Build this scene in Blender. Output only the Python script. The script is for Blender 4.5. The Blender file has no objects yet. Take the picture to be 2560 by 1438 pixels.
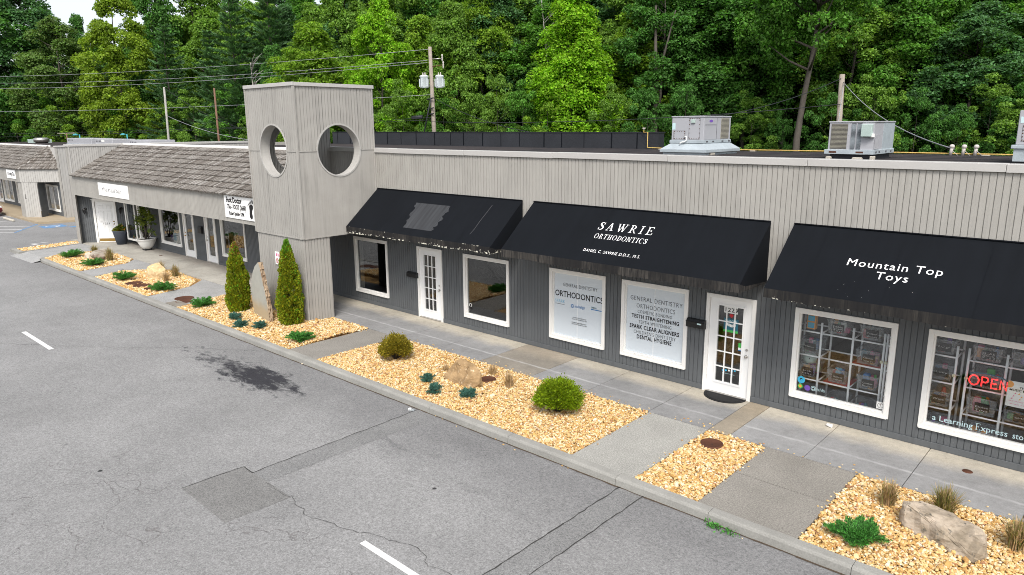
import bpy, math, random
import numpy as np
from mathutils import Vector, Matrix
R_ = math.radians
random.seed(7)
scene = bpy.context.scene

# ------------------------------------------------------------------ camera
YAW, PITCH, ROLL = 0.737804, 0.221592, -0.006099
fw = Vector((-math.sin(YAW)*math.cos(PITCH), math.cos(YAW)*math.cos(PITCH), -math.sin(PITCH)))
rt = Vector((math.cos(YAW), math.sin(YAW), 0)); up = rt.cross(fw)
rt2 = rt*math.cos(ROLL) + up*math.sin(ROLL); up2 = up*math.cos(ROLL) - rt*math.sin(ROLL)
cam_d = bpy.data.cameras.new('camera'); cam = bpy.data.objects.new('camera', cam_d)
scene.collection.objects.link(cam)
cam.matrix_world = Matrix(((rt2.x, up2.x, -fw.x, 0), (rt2.y, up2.y, -fw.y, -13.7507), (rt2.z, up2.z, -fw.z, 5.64486), (0, 0, 0, 1)))
cam_d.sensor_width = 36; cam_d.lens = 1788.86/2560*36
cam_d.clip_start = 0.1; cam_d.clip_end = 3000
scene.camera = cam
# ------------------------------------------------------------------ sky, sun, exposure
SUN_EL, SUN_AZ = 50, 42          # azimuth: degrees from -y towards +x
sd = Vector((math.sin(R_(SUN_AZ))*math.cos(R_(SUN_EL)), -math.cos(R_(SUN_AZ))*math.cos(R_(SUN_EL)), math.sin(R_(SUN_EL))))
w = bpy.data.worlds.new('World'); scene.world = w; w.use_nodes = True
nt = w.node_tree
sky = nt.nodes.new('ShaderNodeTexSky'); sky.sky_type = 'NISHITA'; sky.sun_disc = False
sky.sun_elevation = R_(SUN_EL); sky.sun_rotation = math.atan2(sd.x, sd.y)
sky.air_density = 1.0; sky.dust_density = 4.0; sky.ozone_density = 1.0; sky.altitude = 400
hs = nt.nodes.new('ShaderNodeHueSaturation'); hs.inputs['Saturation'].default_value = 0.35
nt.links.new(sky.outputs[0], hs.inputs['Color'])
nt.links.new(hs.outputs[0], nt.nodes['Background'].inputs[0])
nt.nodes['Background'].inputs[1].default_value = 0.15
sun_d = bpy.data.lights.new('sun', 'SUN'); sun_d.energy = 1.9; sun_d.angle = R_(18); sun_d.color = (1, .95, .88)
sun = bpy.data.objects.new('sun', sun_d); scene.collection.objects.link(sun)
sun.rotation_euler = sd.to_track_quat('Z', 'Y').to_euler(); sun.location = (0, 0, 60)
scene.view_settings.view_transform = 'Standard'; scene.view_settings.look = 'None'
scene.view_settings.exposure = 0.72; scene.view_settings.gamma = 1
scene.cycles.use_denoising = True; scene.cycles.denoiser = 'OPENIMAGEDENOISE'; scene.cycles.denoising_input_passes = 'RGB_ALBEDO_NORMAL'; scene.cycles.denoising_prefilter = 'NONE'; scene.cycles.filter_width = 0.95
scene.cycles.max_bounces = 8; scene.cycles.transparent_max_bounces = 16

# ------------------------------------------------------------------ material helpers
def newmat(name):
    m = bpy.data.materials.new(name); m.use_nodes = True
    t = m.node_tree; t.nodes.clear()
    out = t.nodes.new('ShaderNodeOutputMaterial')
    return m, t, out
def setin(t, n, k, v):
    s = n.inputs[k]
    if isinstance(v, bpy.types.NodeSocket): t.links.new(v, s)
    elif isinstance(v, (tuple, list)) and len(v) == 3 and s.type == 'RGBA': s.default_value = (*v, 1)
    else: s.default_value = v
def nd(t, typ, ins=None, **props):
    n = t.nodes.new(typ)
    for k, v in props.items(): setattr(n, k, v)
    for k, v in (ins or {}).items(): setin(t, n, k, v)
    return n
def pos(t): return nd(t, 'ShaderNodeNewGeometry').outputs['Position']
def oco(t): return nd(t, 'ShaderNodeTexCoord').outputs['Object']
def isl(t): return nd(t, 'ShaderNodeNewGeometry').outputs['Random Per Island']
def scaled(t, v, s):
    return nd(t, 'ShaderNodeVectorMath', {0: v, 1: Vector(s)}, operation='MULTIPLY').outputs[0]
def noise(t, v, scale, detail=3, rough=.55):
    return nd(t, 'ShaderNodeTexNoise', {'Vector': v, 'Scale': scale, 'Detail': detail, 'Roughness': rough}).outputs['Fac']
def ma(t, op, a, b=0.0, c=0.0, clamp=False):
    n = nd(t, 'ShaderNodeMath', {0: a, 1: b, 2: c}, operation=op); n.use_clamp = clamp
    return n.outputs[0]
def ramp(t, v, a, b, lo=0.0, hi=1.0):
    n = nd(t, 'ShaderNodeMapRange', {'Value': v, 'From Min': a, 'From Max': b, 'To Min': lo, 'To Max': hi}); n.clamp = True
    return n.outputs[0]
def mix(t, f, a, b):
    n = t.nodes.new('ShaderNodeMix'); n.data_type = 'RGBA'
    for s, v in ((n.inputs[0], f), (n.inputs[6], a), (n.inputs[7], b)):
        if isinstance(v, bpy.types.NodeSocket): t.links.new(v, s)
        elif isinstance(v, (tuple, list)): s.default_value = (*v[:3], 1)
        else: s.default_value = v
    return n.outputs[2]
def mul(t, c, f):
    n = t.nodes.new('ShaderNodeMix'); n.data_type = 'RGBA'; n.blend_type = 'MULTIPLY'; n.inputs[0].default_value = 1
    for s, v in ((n.inputs[6], c), (n.inputs[7], f)):
        if isinstance(v, bpy.types.NodeSocket): t.links.new(v, s)
        elif isinstance(v, (tuple, list)): s.default_value = (*v[:3], 1)
        else: s.default_value = (v, v, v, 1)
    return n.outputs[2]
def pbr(t, out, col, rough=.8, spec=.3, metal=0, bump=None, bstr=.3, bdist=.01, **kw):
    p = nd(t, 'ShaderNodeBsdfPrincipled', {'Base Color': col, 'Roughness': rough, 'Specular IOR Level': spec, 'Metallic': metal, **kw})
    if bump is not None:
        b = nd(t, 'ShaderNodeBump', {'Height': bump, 'Strength': bstr, 'Distance': bdist})
        t.links.new(b.outputs[0], p.inputs['Normal'])
    t.links.new(p.outputs[0], out.inputs[0])
    return p
def M(name, base, rough=.8, var=.2, vs=2.5, fine=.15, fs=40, bump=.25, spec=.3, metal=0, island=0.0, bdist=.006, co=None):
    m, t, out = newmat(name)
    v = oco(t) if co is None else co(t)
    n1 = noise(t, v, vs, 4); n2 = noise(t, v, fs, 3)
    f = ma(t, 'ADD', ma(t, 'MULTIPLY_ADD', n1, 2*var, 1-var), ma(t, 'MULTIPLY_ADD', n2, 2*fine, -fine))
    if island:
        f = ma(t, 'MULTIPLY', f, ma(t, 'MULTIPLY_ADD', isl(t), 2*island, 1-island))
    pbr(t, out, mul(t, base, f), rough, spec, metal, n2 if bump else None, bump, bdist)
    return m
MT = {}
# painted siding: vertical weather streaks
def siding_mat(name, base, streak=.15, dirt=.17):
    m, t, out = newmat(name); v = pos(t)
    s = noise(t, scaled(t, v, (9, 9, .5)), 1.6, 4, .65)
    b = noise(t, v, 1.1, 4)
    g = noise(t, scaled(t, v, (30, 30, 160)), 1, 2)
    f = ma(t, 'ADD', ma(t, 'MULTIPLY_ADD', s, 2*streak, 1-streak), ma(t, 'MULTIPLY_ADD', b, 2*dirt, -dirt))
    f = ma(t, 'ADD', f, ma(t, 'MULTIPLY_ADD', g, .12, -.06))
    st = noise(t, scaled(t, v, (3.2, 3.2, .22)), 1.3, 5, .7)
    f = ma(t, 'MULTIPLY', f, ramp(t, st, .54, .72, 1.0, .80))
    pbr(t, out, mul(t, base, f), .75, .25, 0, g, .35, .004)
    return m
MT['siding_light'] = siding_mat('taupe painted siding', (.335, .323, .298))
MT['siding_tower'] = siding_mat('tower siding', (.33, .318, .295), .14, .22)
MT['siding_dark'] = siding_mat('charcoal painted siding', (.108, .115, .121), .15, .13)
MT['siding_pale'] = siding_mat('pale and lit side siding', (.39, .38, .36))  # pale trim tone; on right-facing walls it carries their brighter light
MT['coping'] = M('grey painted metal coping', (.42, .41, .395), .55, .12, .8, .06, 30, .1, .4)
MT['white_trim'] = M('white painted trim', (.78, .77, .74), .5, .07, 2, .04, 40, .1, .4)
MT['white_door'] = M('white door paint', (.82, .82, .81), .4, .05, 1.5, .02, 40, .05, .45)
MT['roof'] = M('dark roll roofing', (.045, .04, .04), .95, .3, 1, .25, 60, .4, .1)
MT['black_membrane'] = M('black membrane', (.022, .024, .029), .6, .45, .9, .3, 12, .4, .4, bdist=.03)
MT['black_metal'] = M('black metal', (.012, .012, .013), .45, .2, 4, .1, 40, .1, .45)
MT['steel'] = M('brushed steel', (.5, .48, .45), .32, .1, 8, .05, 60, 0, .5, .9)
MT['brass'] = M('brass', (.42, .27, .09), .35, .1, 8, .05, 60, 0, .5, .9)
MT['hinge'] = M('brown hinge', (.09, .05, .03), .5)
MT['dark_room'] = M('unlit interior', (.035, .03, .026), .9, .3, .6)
MT['room_floor'] = M('interior floor', (.16, .145, .13), .6)
MT['curtain'] = M('cream curtain', (.45, .43, .38), .9, .15, 14)
MT['rust'] = M('rusty iron', (.085, .036, .022), .85, .3, 6, .3, 70, .5, .2)
MT['rubber'] = M('black rubber', (.011, .011, .012), .75, .2, 5, .3, 120, .5, .3)
MT['ink'] = M('black ink', (.012, .011, .012), .6, .05, 4, 0, 40, 0)
MT['ink_grey'] = M('grey ink', (.05, .05, .055), .6, .05, 4, 0, 40, 0)
MT['ink_white'] = M('white lettering', (.85, .85, .85), .6, .04, 4, 0, 40, 0)
MT['ink_pale'] = M('pale aqua lettering', (.5, .66, .68), .5, .04, 4, 0, 40, 0)
MT['ink_red'] = M('red ink', (.45, .02, .03), .6, .1, 4, 0, 40, 0)
MT['ink_blue'] = M('blue ink', (.02, .16, .42), .6, .1, 4, 0, 40, 0)
MT['ink_sky'] = M('sky blue ink', (.05, .4, .62), .6, .1, 4, 0, 40, 0)
MT['ink_teal'] = M('teal ink', (.02, .12, .17), .6, .1, 4, 0, 40, 0)
MT['ink_green'] = M('green ink', (.07, .42, .09), .6, .1, 4, 0, 40, 0)
MT['ink_purple'] = M('purple ink', (.16, .08, .38), .6, .1, 4, 0, 40, 0)
MT['ink_orange'] = M('orange ink', (.75, .32, .05), .6, .1, 4, 0, 40, 0)
MT['ink_pink'] = M('pink ink', (.62, .14, .28), .6, .1, 4, 0, 40, 0)
MT['paper'] = M('white paper', (.74, .74, .72), .7, .05, 4, .02, 40, 0)
MT['film'] = M('frosted film', (.60, .655, .70), .45, .03, .7, .015, 60, 0, .5)
MT['film_seam'] = M('film seam', (.75, .78, .8), .4, .03, 3, .02, 60, 0, .5)
MT['sign_white'] = M('white sign board', (.86, .86, .85), .45, .03, 2, .01, 40, 0, .4)
MT['kerb'] = M('kerb concrete', (.27, .265, .245), .9, .3, 1.6, .3, 45, .6, .2, co=pos)
MT['block'] = M('pale block', (.45, .42, .36), .95, .2, 3, .2, 30, .6, .2)
MT['paint_white'] = M('worn white road paint', (.62, .62, .61), .8, .25, 6, .25, 30, .3)
MT['paint_blue'] = M('worn blue road paint', (.10, .22, .40), .8, .25, 6, .25, 30, .3)
MT['hvac'] = M('grey unit casing', (.36, .365, .39), .5, .1, 1.4, .06, 40, .1, .4)
MT['hvac_b'] = M('galvanised steel', (.38, .43, .46), .5, .22, 3, .12, 25, .15, .45, .15)
MT['hvac_gap_shade'] = M('painted shadow gap', (.08, .08, .09), .8)  # dark colour standing in for shade in unit seams, slots and louvre backs
MT['coil'] = M('condenser fins', (.14, .13, .115), .6, .25, 6, .2, 60, .3, .4)
MT['coil_pale'] = M('dusty condenser fins', (.27, .26, .21), .7, .25, 6, .2, 60, .3, .3)
MT['cabinet'] = M('grey green cabinet', (.38, .47, .44), .5, .1, 3)
MT['wood_pole'] = M('weathered pole', (.27, .235, .20), .9, .3, 4, .25, 30, .5, .15)
MT['brown_pole'] = M('reddish pole', (.17, .10, .07), .9, .3, 4, .25, 30, .5, .15)
MT['trans'] = M('transformer paint', (.55, .6, .62), .45, .1, 4, .05, 40, 0, .45)
MT['wire'] = M('black cable', (.02, .022, .026), .6)
MT['wire_pale'] = M('pale bare cable', (.28, .29, .31), .5)
MT['pipe_y'] = M('yellow gas pipe', (.5, .34, .1), .6, .35, 5, .3, 14, .2)
MT['vent'] = M('galvanised vent', (.5, .46, .43), .6, .2, 6)
MT['pot_dark'] = M('slate blue planter', (.055, .065, .085), .6, .15, 4, .08, 40, .2, .3)
MT['pot_white'] = M('white glazed bowl', (.72, .72, .70), .35, .08, 4, .03, 40, 0, .5)
MT['soil'] = M('soil', (.03, .02, .013), .95, .3, 12, .3, 60, .8)
MT['pvc'] = M('white plastic pipe', (.88, .9, .92), .4, .04, 3, .02, 40, 0, .5)
MT['chalk'] = M('chalk label', (.02, .02, .021), .8, .2, 8)
MT['chalkline'] = M('chalk strokes', (.55, .55, .55), .9, .2, 30)
MT['tan_wall'] = M('tan wall', (.42, .33, .24), .85, .08, 1)
MT['teal'] = M('teal lamp head', (.05, .28, .32), .5)
MT['car_red'] = M('dark red car paint', (.13, .012, .016), .25, .05, 2, 0, 40, 0, .6)
MT['tyre'] = M('tyre', (.012, .012, .012), .85)
MT['car_glass'] = M('dark car glass', (.01, .012, .014), .08, 0, 1, 0, 40, 0, .6)
MT['lens_red'] = M('red lens', (.3, .01, .01), .2, 0, 1, 0, 40, 0, .6)
MT['antenna'] = M('old aluminium', (.3, .26, .23), .6)
MT['slab_tan'] = M('tan concrete', (.33, .27, .19), .92, .2, 1.2, .18, 40, .5, .2, co=pos)
MT['ivory'] = M('ivory disc', (.75, .72, .55), .5)

def glass_mat(name, tint=(.80, .84, .84), ior=1.62, boost=.05):
    m, t, out = newmat(name)
    tr = nd(t, 'ShaderNodeBsdfTransparent', {'Color': tint}); gl = nd(t, 'ShaderNodeBsdfGlossy', {'Roughness': .015, 'Color': (1, 1, 1)})
    g = nd(t, 'ShaderNodeNewGeometry')
    c = ma(t, 'ABSOLUTE', nd(t, 'ShaderNodeVectorMath', {0: g.outputs['Incoming'], 1: g.outputs['Normal']}, operation='DOT_PRODUCT').outputs['Value'])
    f0 = ((ior-1)/(ior+1))**2
    fr = ma(t, 'MULTIPLY_ADD', ma(t, 'POWER', ma(t, 'SUBTRACT', 1.0, c), 5.0), 1-f0, f0)
    mx = nd(t, 'ShaderNodeMixShader', {0: ma(t, 'ADD', fr, boost, clamp=True), 1: tr.outputs[0], 2: gl.outputs[0]})
    t.links.new(mx.outputs[0], out.inputs[0]); return m
MT['glass'] = glass_mat('window glass', tint=(.95, .96, .96), boost=0.0)
MT['glass_ref'] = glass_mat('reflective window glass', (.66, .68, .68), 1.7, .03)
MT['bin'] = glass_mat('clear plastic bin', (.72, .75, .78), 1.5, .06)
def bin_plastic():
    m, t, out = newmat('cloudy plastic bin')
    tr = nd(t, 'ShaderNodeBsdfTransparent', {'Color': (.9, .92, .93)})
    p = nd(t, 'ShaderNodeBsdfPrincipled', {'Base Color': (.5, .53, .55), 'Roughness': .35})
    mx = nd(t, 'ShaderNodeMixShader', {0: .30, 1: tr.outputs[0], 2: p.outputs[0]})
    t.links.new(mx.outputs[0], out.inputs[0]); return m
MT['bin'] = bin_plastic()
def emit(name, col, s):
    m, t, out = newmat(name)
    e = nd(t, 'ShaderNodeEmission', {'Color': col, 'Strength': s}); t.links.new(e.outputs[0], out.inputs[0]); return m
MT['neon'] = emit('lit red neon tube', (1, .03, .03), 2.2)

def wob(t, v): return nd(t, 'ShaderNodeVectorMath', {0: v, 1: scaled(t, nd(t, 'ShaderNodeTexNoise', {'Vector': v, 'Scale': 9, 'Detail': 3}).outputs['Color'], (.12, .12, 0))}, operation='ADD').outputs[0]
# asphalt: grain, tone patches, fine cracks, oil stains
def asphalt():
    m, t, out = newmat('old asphalt'); v = pos(t)
    sx = nd(t, 'ShaderNodeSeparateXYZ', {0: v}); X, Y = sx.outputs[0], sx.outputs[1]
    g1 = noise(t, v, 42, 3, .85); g2 = noise(t, v, 15, 4, .85); big = noise(t, v, .35, 5, .6); mid = noise(t, v, 2.2, 4, .6)
    f = ma(t, 'ADD', ma(t, 'MULTIPLY_ADD', g1, 2.2, -.1), ma(t, 'MULTIPLY_ADD', g2, 1.0, -.5))
    f = ma(t, 'MULTIPLY', f, ma(t, 'MULTIPLY_ADD', big, .5, .75)); f = ma(t, 'MULTIPLY', f, ma(t, 'MULTIPLY_ADD', mid, .3, .85))
    col = mul(t, (.222, .221, .219), f)
    # darker, damper strip along the kerb, ragged edge
    band = ramp(t, ma(t, 'ADD', Y, ma(t, 'MULTIPLY_ADD', noise(t, v, .9, 4), 2.0, -1.0)), -6.6, -5.2)
    band = ma(t, 'MULTIPLY', band, ramp(t, X, -24, -12, .25, 1))
    col = mix(t, ma(t, 'MULTIPLY', band, .42), col, mul(t, (.105, .105, .108), f))
    # tyre scuffs along x
    sc = noise(t, scaled(t, v, (.35, 3.2, 1)), 1.3, 3)
    col = mix(t, ramp(t, sc, .56, .78, 0, .22), col, mul(t, (.25, .25, .25), f))
    # oil stain
    def ell(cx, cy, rx, ry, amp, ns):
        a = ma(t, 'DIVIDE', ma(t, 'SUBTRACT', X, cx), rx); b = ma(t, 'DIVIDE', ma(t, 'SUBTRACT', Y, cy), ry)
        d = ma(t, 'ADD', ma(t, 'MULTIPLY', a, a), ma(t, 'MULTIPLY', b, b))
        n = noise(t, scaled(t, v, (.55, 1.2, 1)), ns, 6, .72)
        return ma(t, 'ADD', ma(t, 'SUBTRACT', 1.0, d), ma(t, 'MULTIPLY_ADD', n, 2*amp, -amp))
    st = ramp(t, ell(-15.3, -5.9, 1.9, .65, 2.1, 4.5), .15, .8)
    st2 = ramp(t, ell(-17.2, -5.9, 2.3, .6, 2.2, 5), .6, 1.3, 0, .8)
    st3 = ramp(t, ell(-10.0, -6.1, 2.6, .6, 1.7, 5), .9, 1.5, 0, .4)
    st4 = ramp(t, ell(-6.8, -6.4, 3.0, .8, 1.6, 4), .9, 1.6, 0, .3)
    for s in (st, st2, st3, st4):
        col = mix(t, s, col, mul(t, (.032, .032, .037), f))
    # small spots
    vo = nd(t, 'ShaderNodeTexVoronoi', {'Vector': v, 'Scale': 1.1}, feature='F1').outputs['Distance']
    col = mix(t, ma(t, 'MULTIPLY', ramp(t, vo, .05, .035), ramp(t, noise(t, v, 1.7), .5, .56)), col, (.03, .03, .03))
    vo2 = nd(t, 'ShaderNodeTexVoronoi', {'Vector': wob(t, v), 'Scale': 2.3}, feature='F1').outputs['Distance']
    col = mix(t, ma(t, 'MULTIPLY', ramp(t, vo2, .10, .05, 0, .55), ramp(t, noise(t, v, .9), .5, .6)), col, (.06, .06, .062))
    # cracks
    wv = nd(t, 'ShaderNodeVectorMath', {0: v, 1: scaled(t, nd(t, 'ShaderNodeTexNoise', {'Vector': v, 'Scale': 1.4, 'Detail': 5}).outputs['Color'], (.9, .9, 0))}, operation='ADD').outputs[0]
    ce = nd(t, 'ShaderNodeTexVoronoi', {'Vector': wv, 'Scale': 1.0}, feature='DISTANCE_TO_EDGE').outputs['Distance']
    def dist(cx, cy, rx, ry):
        a = ma(t, 'DIVIDE', ma(t, 'SUBTRACT', X, cx), rx); b = ma(t, 'DIVIDE', ma(t, 'SUBTRACT', Y, cy), ry)
        return ma(t, 'ADD', ma(t, 'MULTIPLY', a, a), ma(t, 'MULTIPLY', b, b))
    reg = ma(t, 'MAXIMUM', ramp(t, ma(t, 'ADD', dist(-12.2, -10.6, 2.6, 1.6), ma(t, 'MULTIPLY', noise(t, v, .8), .8)), 1.5, 1.1), ramp(t, dist(-8.2, -9.2, 2.0, .6), 1.2, .8, 0, .8))
    cr = ma(t, 'MULTIPLY', ramp(t, ce, .007, .0015), reg)
    col = mix(t, ma(t, 'MULTIPLY', cr, .38), col, (.06, .043, .04))
    pbr(t, out, col, .92, .2, 0, ma(t, 'SUBTRACT', ma(t, 'ADD', g1, g2), ma(t, 'MULTIPLY', cr, 2)), .5, .006)
    return m
MT['asphalt'] = asphalt()
def asphalt_patch(name, base):
    m, t, out = newmat(name); v = pos(t)
    g1 = noise(t, v, 42, 3, .85); g2 = noise(t, v, 15, 4, .85); big = noise(t, v, 1.2, 5, .6)
    f = ma(t, 'MULTIPLY', ma(t, 'ADD', ma(t, 'MULTIPLY_ADD', g1, 2.4, -.2), ma(t, 'MULTIPLY_ADD', g2, .5, -.25)), ma(t, 'MULTIPLY_ADD', big, .6, .7))
    pbr(t, out, mul(t, base, f), .92, .2, 0, ma(t, 'ADD', g1, g2), .6, .006); return m
MT['patch'] = asphalt_patch('newer asphalt patch', (.172, .17, .165))
MT['patch_b'] = asphalt_patch('trench asphalt', (.182, .182, .18))
MT['walk_dark'] = asphalt_patch('exposed aggregate dark', (.225, .212, .19))
MT['walk_light'] = asphalt_patch('exposed aggregate light', (.30, .295, .272))
MT['walk_grey'] = asphalt_patch('smooth grey walk', (.30, .30, .295))
MT['seal'] = M('crack filler', (.045, .044, .042), .9)
MT['gutter'] = M('gutter silt', (.075, .055, .038), .95, .4, 5, .3, 40, .4)
# sidewalk: grey, tan under the awnings, pale drip line
def walk(name, grey, tan, line=True):
    m, t, out = newmat(name); v = pos(t)
    sx = nd(t, 'ShaderNodeSeparateXYZ', {0: v}); X, Y = sx.outputs[0], sx.outputs[1]
    n1 = noise(t, v, .9, 5, .65); n2 = noise(t, v, 9, 4, .6); n3 = noise(t, v, 40, 3, .8)
    f = ma(t, 'ADD', ma(t, 'MULTIPLY_ADD', n1, .9, .56), ma(t, 'MULTIPLY_ADD', n2, .5, -.25)); f = ma(t, 'MULTIPLY', f, ma(t, 'MULTIPLY_ADD', n3, .8, .6))
    f = ma(t, 'MULTIPLY', f, ma(t, 'MULTIPLY_ADD', isl(t), .12, .94))
    yy = ma(t, 'ADD', Y, ma(t, 'MULTIPLY_ADD', noise(t, v, 1.6, 3), .5, -.25))
    c = mix(t, ramp(t, yy, -.75, -.35), grey, tan)
    c = mul(t, c, f)
    if line:
        ly = ma(t, 'ADD', Y, ma(t, 'MULTIPLY_ADD', noise(t, scaled(t, v, (1, 0, 0)), 2.5, 4), .1, -.05))
        d = ma(t, 'ABSOLUTE', ma(t, 'ADD', ly, 1.24))
        l = ma(t, 'MULTIPLY', ramp(t, d, .055, .01), ramp(t, noise(t, v, 3, 5, .7), .28, .6))
        c = mix(t, ma(t, 'MULTIPLY', l, .5), c, (.5, .5, .5))
    pbr(t, out, c, .9, .2, 0, n3, .3, .003); return m
MT['walk'] = walk('sidewalk concrete', (.235, .235, .235), (.42, .385, .32))
MT['walk_brown'] = walk('stained sidewalk concrete', (.225, .205, .175), (.31, .27, .215))
MT['walk_tan'] = walk('tan infill strip', (.27, .235, .185), (.33, .28, .21), False)
MT['walk_plain'] = walk('plain pale walk', (.34, .325, .29), (.31, .285, .25), False)
# gravel stones
def gravel():
    m, t, out = newmat('river gravel'); r = isl(t); v = oco(t)
    cr = nd(t, 'ShaderNodeValToRGB', {0: r}); e = cr.color_ramp.elements
    cols = [(0, (.36, .20, .065)), (.2, (.50, .305, .105)), (.45, (.59, .405, .17)), (.66, (.63, .475, .255)), (.82, (.67, .55, .365)), (.915, (.71, .64, .50)), (.95, (.46, .22, .08)), (1, (.27, .14, .08))]
    e[0].position, e[0].color = 0, (*cols[0][1], 1); e[1].position, e[1].color = 1, (*cols[-1][1], 1)
    for p, c in cols[1:-1]:
        k = e.new(p); k.color = (*c, 1)
    n = noise(t, v, 45, 3)
    pbr(t, out, mul(t, cr.outputs[0], ma(t, 'MULTIPLY_ADD', n, .4, .8)), .75, .3, 0, n, .3, .004); return m
MT['gravel'] = gravel()
MT['gravel_base'] = M('gravel bed base', (.36, .22, .09), .95, .3, 6, .35, 40, .8, .1)
# wood shingles
def shingle():
    m, t, out = newmat('weathered cedar shingle'); v = pos(t); r = isl(t)
    cr = nd(t, 'ShaderNodeValToRGB', {0: r}); e = cr.color_ramp.elements
    e[0].color = (.095, .082, .07, 1); e[1].color = (.31, .295, .275, 1)
    for p, c in ((.25, (.155, .138, .122)), (.5, (.225, .21, .19)), (.75, (.125, .11, .098))):
        k = e.new(p); k.color = (*c, 1)
    s = noise(t, scaled(t, v, (30, 2, 2)), 1, 4, .75)
    pbr(t, out, mul(t, cr.outputs[0], ma(t, 'MULTIPLY_ADD', s, 2.6, -.3)), .9, .15, 0, s, .5, .006); return m
MT['shingle'] = shingle()
# awning canvas
def canvas():
    m, t, out = newmat('black awning canvas'); v = pos(t)
    s = noise(t, scaled(t, v, (5, .5, .5)), 1, 4, .6); n = noise(t, v, .8, 4)
    f = ma(t, 'ADD', ma(t, 'MULTIPLY_ADD', s, .5, .75), ma(t, 'MULTIPLY_ADD', n, .5, -.25))
    weave = noise(t, v, 300, 2)
    pbr(t, out, mul(t, (.0055, .0068, .0092), f), .85, .12, 0, weave, .15, .001); return m
MT['canvas'] = canvas()
MT['canvas_patch'] = None
def valance(name, flake, fade):
    m, t, out = newmat(name); v = pos(t)
    sx = nd(t, 'ShaderNodeSeparateXYZ', {0: v}); X, Z = sx.outputs[0], sx.outputs[2]
    s = noise(t, scaled(t, v, (26, 26, 2)), 1, 5, .7); b = noise(t, scaled(t, v, (1.7, 1.7, .3)), 1, 2)
    c = mix(t, ma(t, 'MULTIPLY', ramp(t, s, .38, .68), ramp(t, b, .42, .56, .15, 1)), (.012, .012, .013), (fade, fade*.92, fade*.82))
    edge = ma(t, 'MAXIMUM', ramp(t, Z, 2.66, 2.56), ma(t, 'MULTIPLY', ramp(t, Z, 2.70, 2.75), (.5 if flake < .75 else .1)))
    fl = ma(t, 'ADD', ma(t, 'MULTIPLY', edge, .24), noise(t, v, 13, 4, .6))
    fl = ma(t, 'ADD', fl, ma(t, 'MULTIPLY_ADD', noise(t, scaled(t, v, (1, 1, .2)), 1.1, 2), .3, -.15))
    k = ramp(t, fl, flake, flake+.02)
    pbr(t, out, mix(t, k, c, (.58, .56, .48)), .8, .2, 0, k, .4, .004); return m
MT['valance_a'] = valance('flaking valance', .72, .05)
MT['valance_b'] = valance('faded valance', .97, .075)
MT['valance_c'] = valance('mildewed valance', .835, .04)
# foliage
def leaf(name, col, var=.5, trans=.42, hue=(.9, 1.25, .8), rough=.6):
    m, t, out = newmat(name); r = isl(t); r2 = ma(t, 'FRACT', ma(t, 'MULTIPLY', r, 17.3))
    big = noise(t, oco(t), .55, 2)
    c = mix(t, r2, col, tuple(col[i]*hue[i] for i in range(3)))
    c = mul(t, c, ma(t, 'MULTIPLY_ADD', r, 2*var, 1-var)); c = mul(t, c, ma(t, 'MULTIPLY_ADD', big, .7, .65))
    d = nd(t, 'ShaderNodeBsdfPrincipled', {'Base Color': c, 'Roughness': rough, 'Specular IOR Level': .25})
    tl = nd(t, 'ShaderNodeBsdfTranslucent', {'Color': mul(t, c, (1.3, 1.35, .6))})
    mx = nd(t, 'ShaderNodeMixShader', {0: trans, 1: d.outputs[0], 2: tl.outputs[0]})
    t.links.new(mx.outputs[0], out.inputs[0]); return m
LEAF = {'L': leaf('lime foliage', (.22, .36, .022), .45), 'M': leaf('mid green foliage', (.14, .265, .05), .5, .45, hue=(1.25, 1.15, .8)), 'D': leaf('deep green foliage', (.078, .17, .04), .55),
        'O': leaf('olive foliage', (.125, .18, .055)), 'Y': leaf('yellowing foliage', (.18, .29, .03), .4, hue=(1.2, 1.05, .8)), 'G': leaf('bright green foliage', (.16, .30, .035), .5, .45, hue=(1.3, 1.1, .8)),
        'P': leaf('pine needles', (.10, .175, .085), .5, .25), 'B': leaf('blue green foliage', (.082, .16, .07), .6), 'T': leaf('forest green foliage', (.10, .205, .036), .55)}
MT['arbor'] = leaf('golden green conifer', (.175, .225, .012), .5, .3, hue=(1.3, 1.0, .7))
MT['arbor_tip'] = leaf('green conifer tip', (.13, .26, .02), .4, .3)
MT['arbor_brown'] = leaf('browned conifer tip', (.3, .11, .045), .4, .1)
MT['shrub_gold'] = leaf('golden cypress', (.22, .20, .022), .45, .3, hue=(1.2, 1, .7))
MT['shrub_green'] = leaf('bright cypress', (.155, .255, .008), .45, .3, hue=(1.3, 1.05, .7))
MT['juniper'] = leaf('green juniper', (.07, .20, .045), .75, .25)
MT['juniper_blue'] = leaf('blue green juniper', (.05, .135, .105), .5, .15, hue=(1.1, 1.1, 1.1))
MT['grass_g'] = leaf('green grass blades', (.19, .21, .075), .4, .3, hue=(1.5, 1.1, 1))
MT['grass_d'] = leaf('dry grass blades', (.48, .34, .2), .35, .3, hue=(.8, .8, .8))
MT['potleaf'] = leaf('glossy plant leaves', (.08, .13, .022), .5, .25, hue=(2.2, 1.6, 1), rough=.4)
MT['bark'] = M('grey bark', (.085, .075, .065), .95, .3, 3, .3, 25, .8, .1)
MT['bark_pale'] = M('pale bark', (.2, .19, .17), .95, .4, 3, .3, 25, .8, .1)
MT['pole_pale'] = M('pale grey pole', (.31, .30, .28), .9, .3, 4, .25, 30, .5, .15)
MT['dead_wood'] = M('bleached dead wood', (.34, .32, .29), .95, .3, 4, .25, 30, .5, .1)
MT['dirt'] = M('forest floor', (.03, .032, .015), .98, .4, .3, .3, 4, .8, .05)
MT['ground'] = M('rough ground', (.07, .08, .035), .98, .4, .2, .3, 3, .5, .05)
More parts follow.
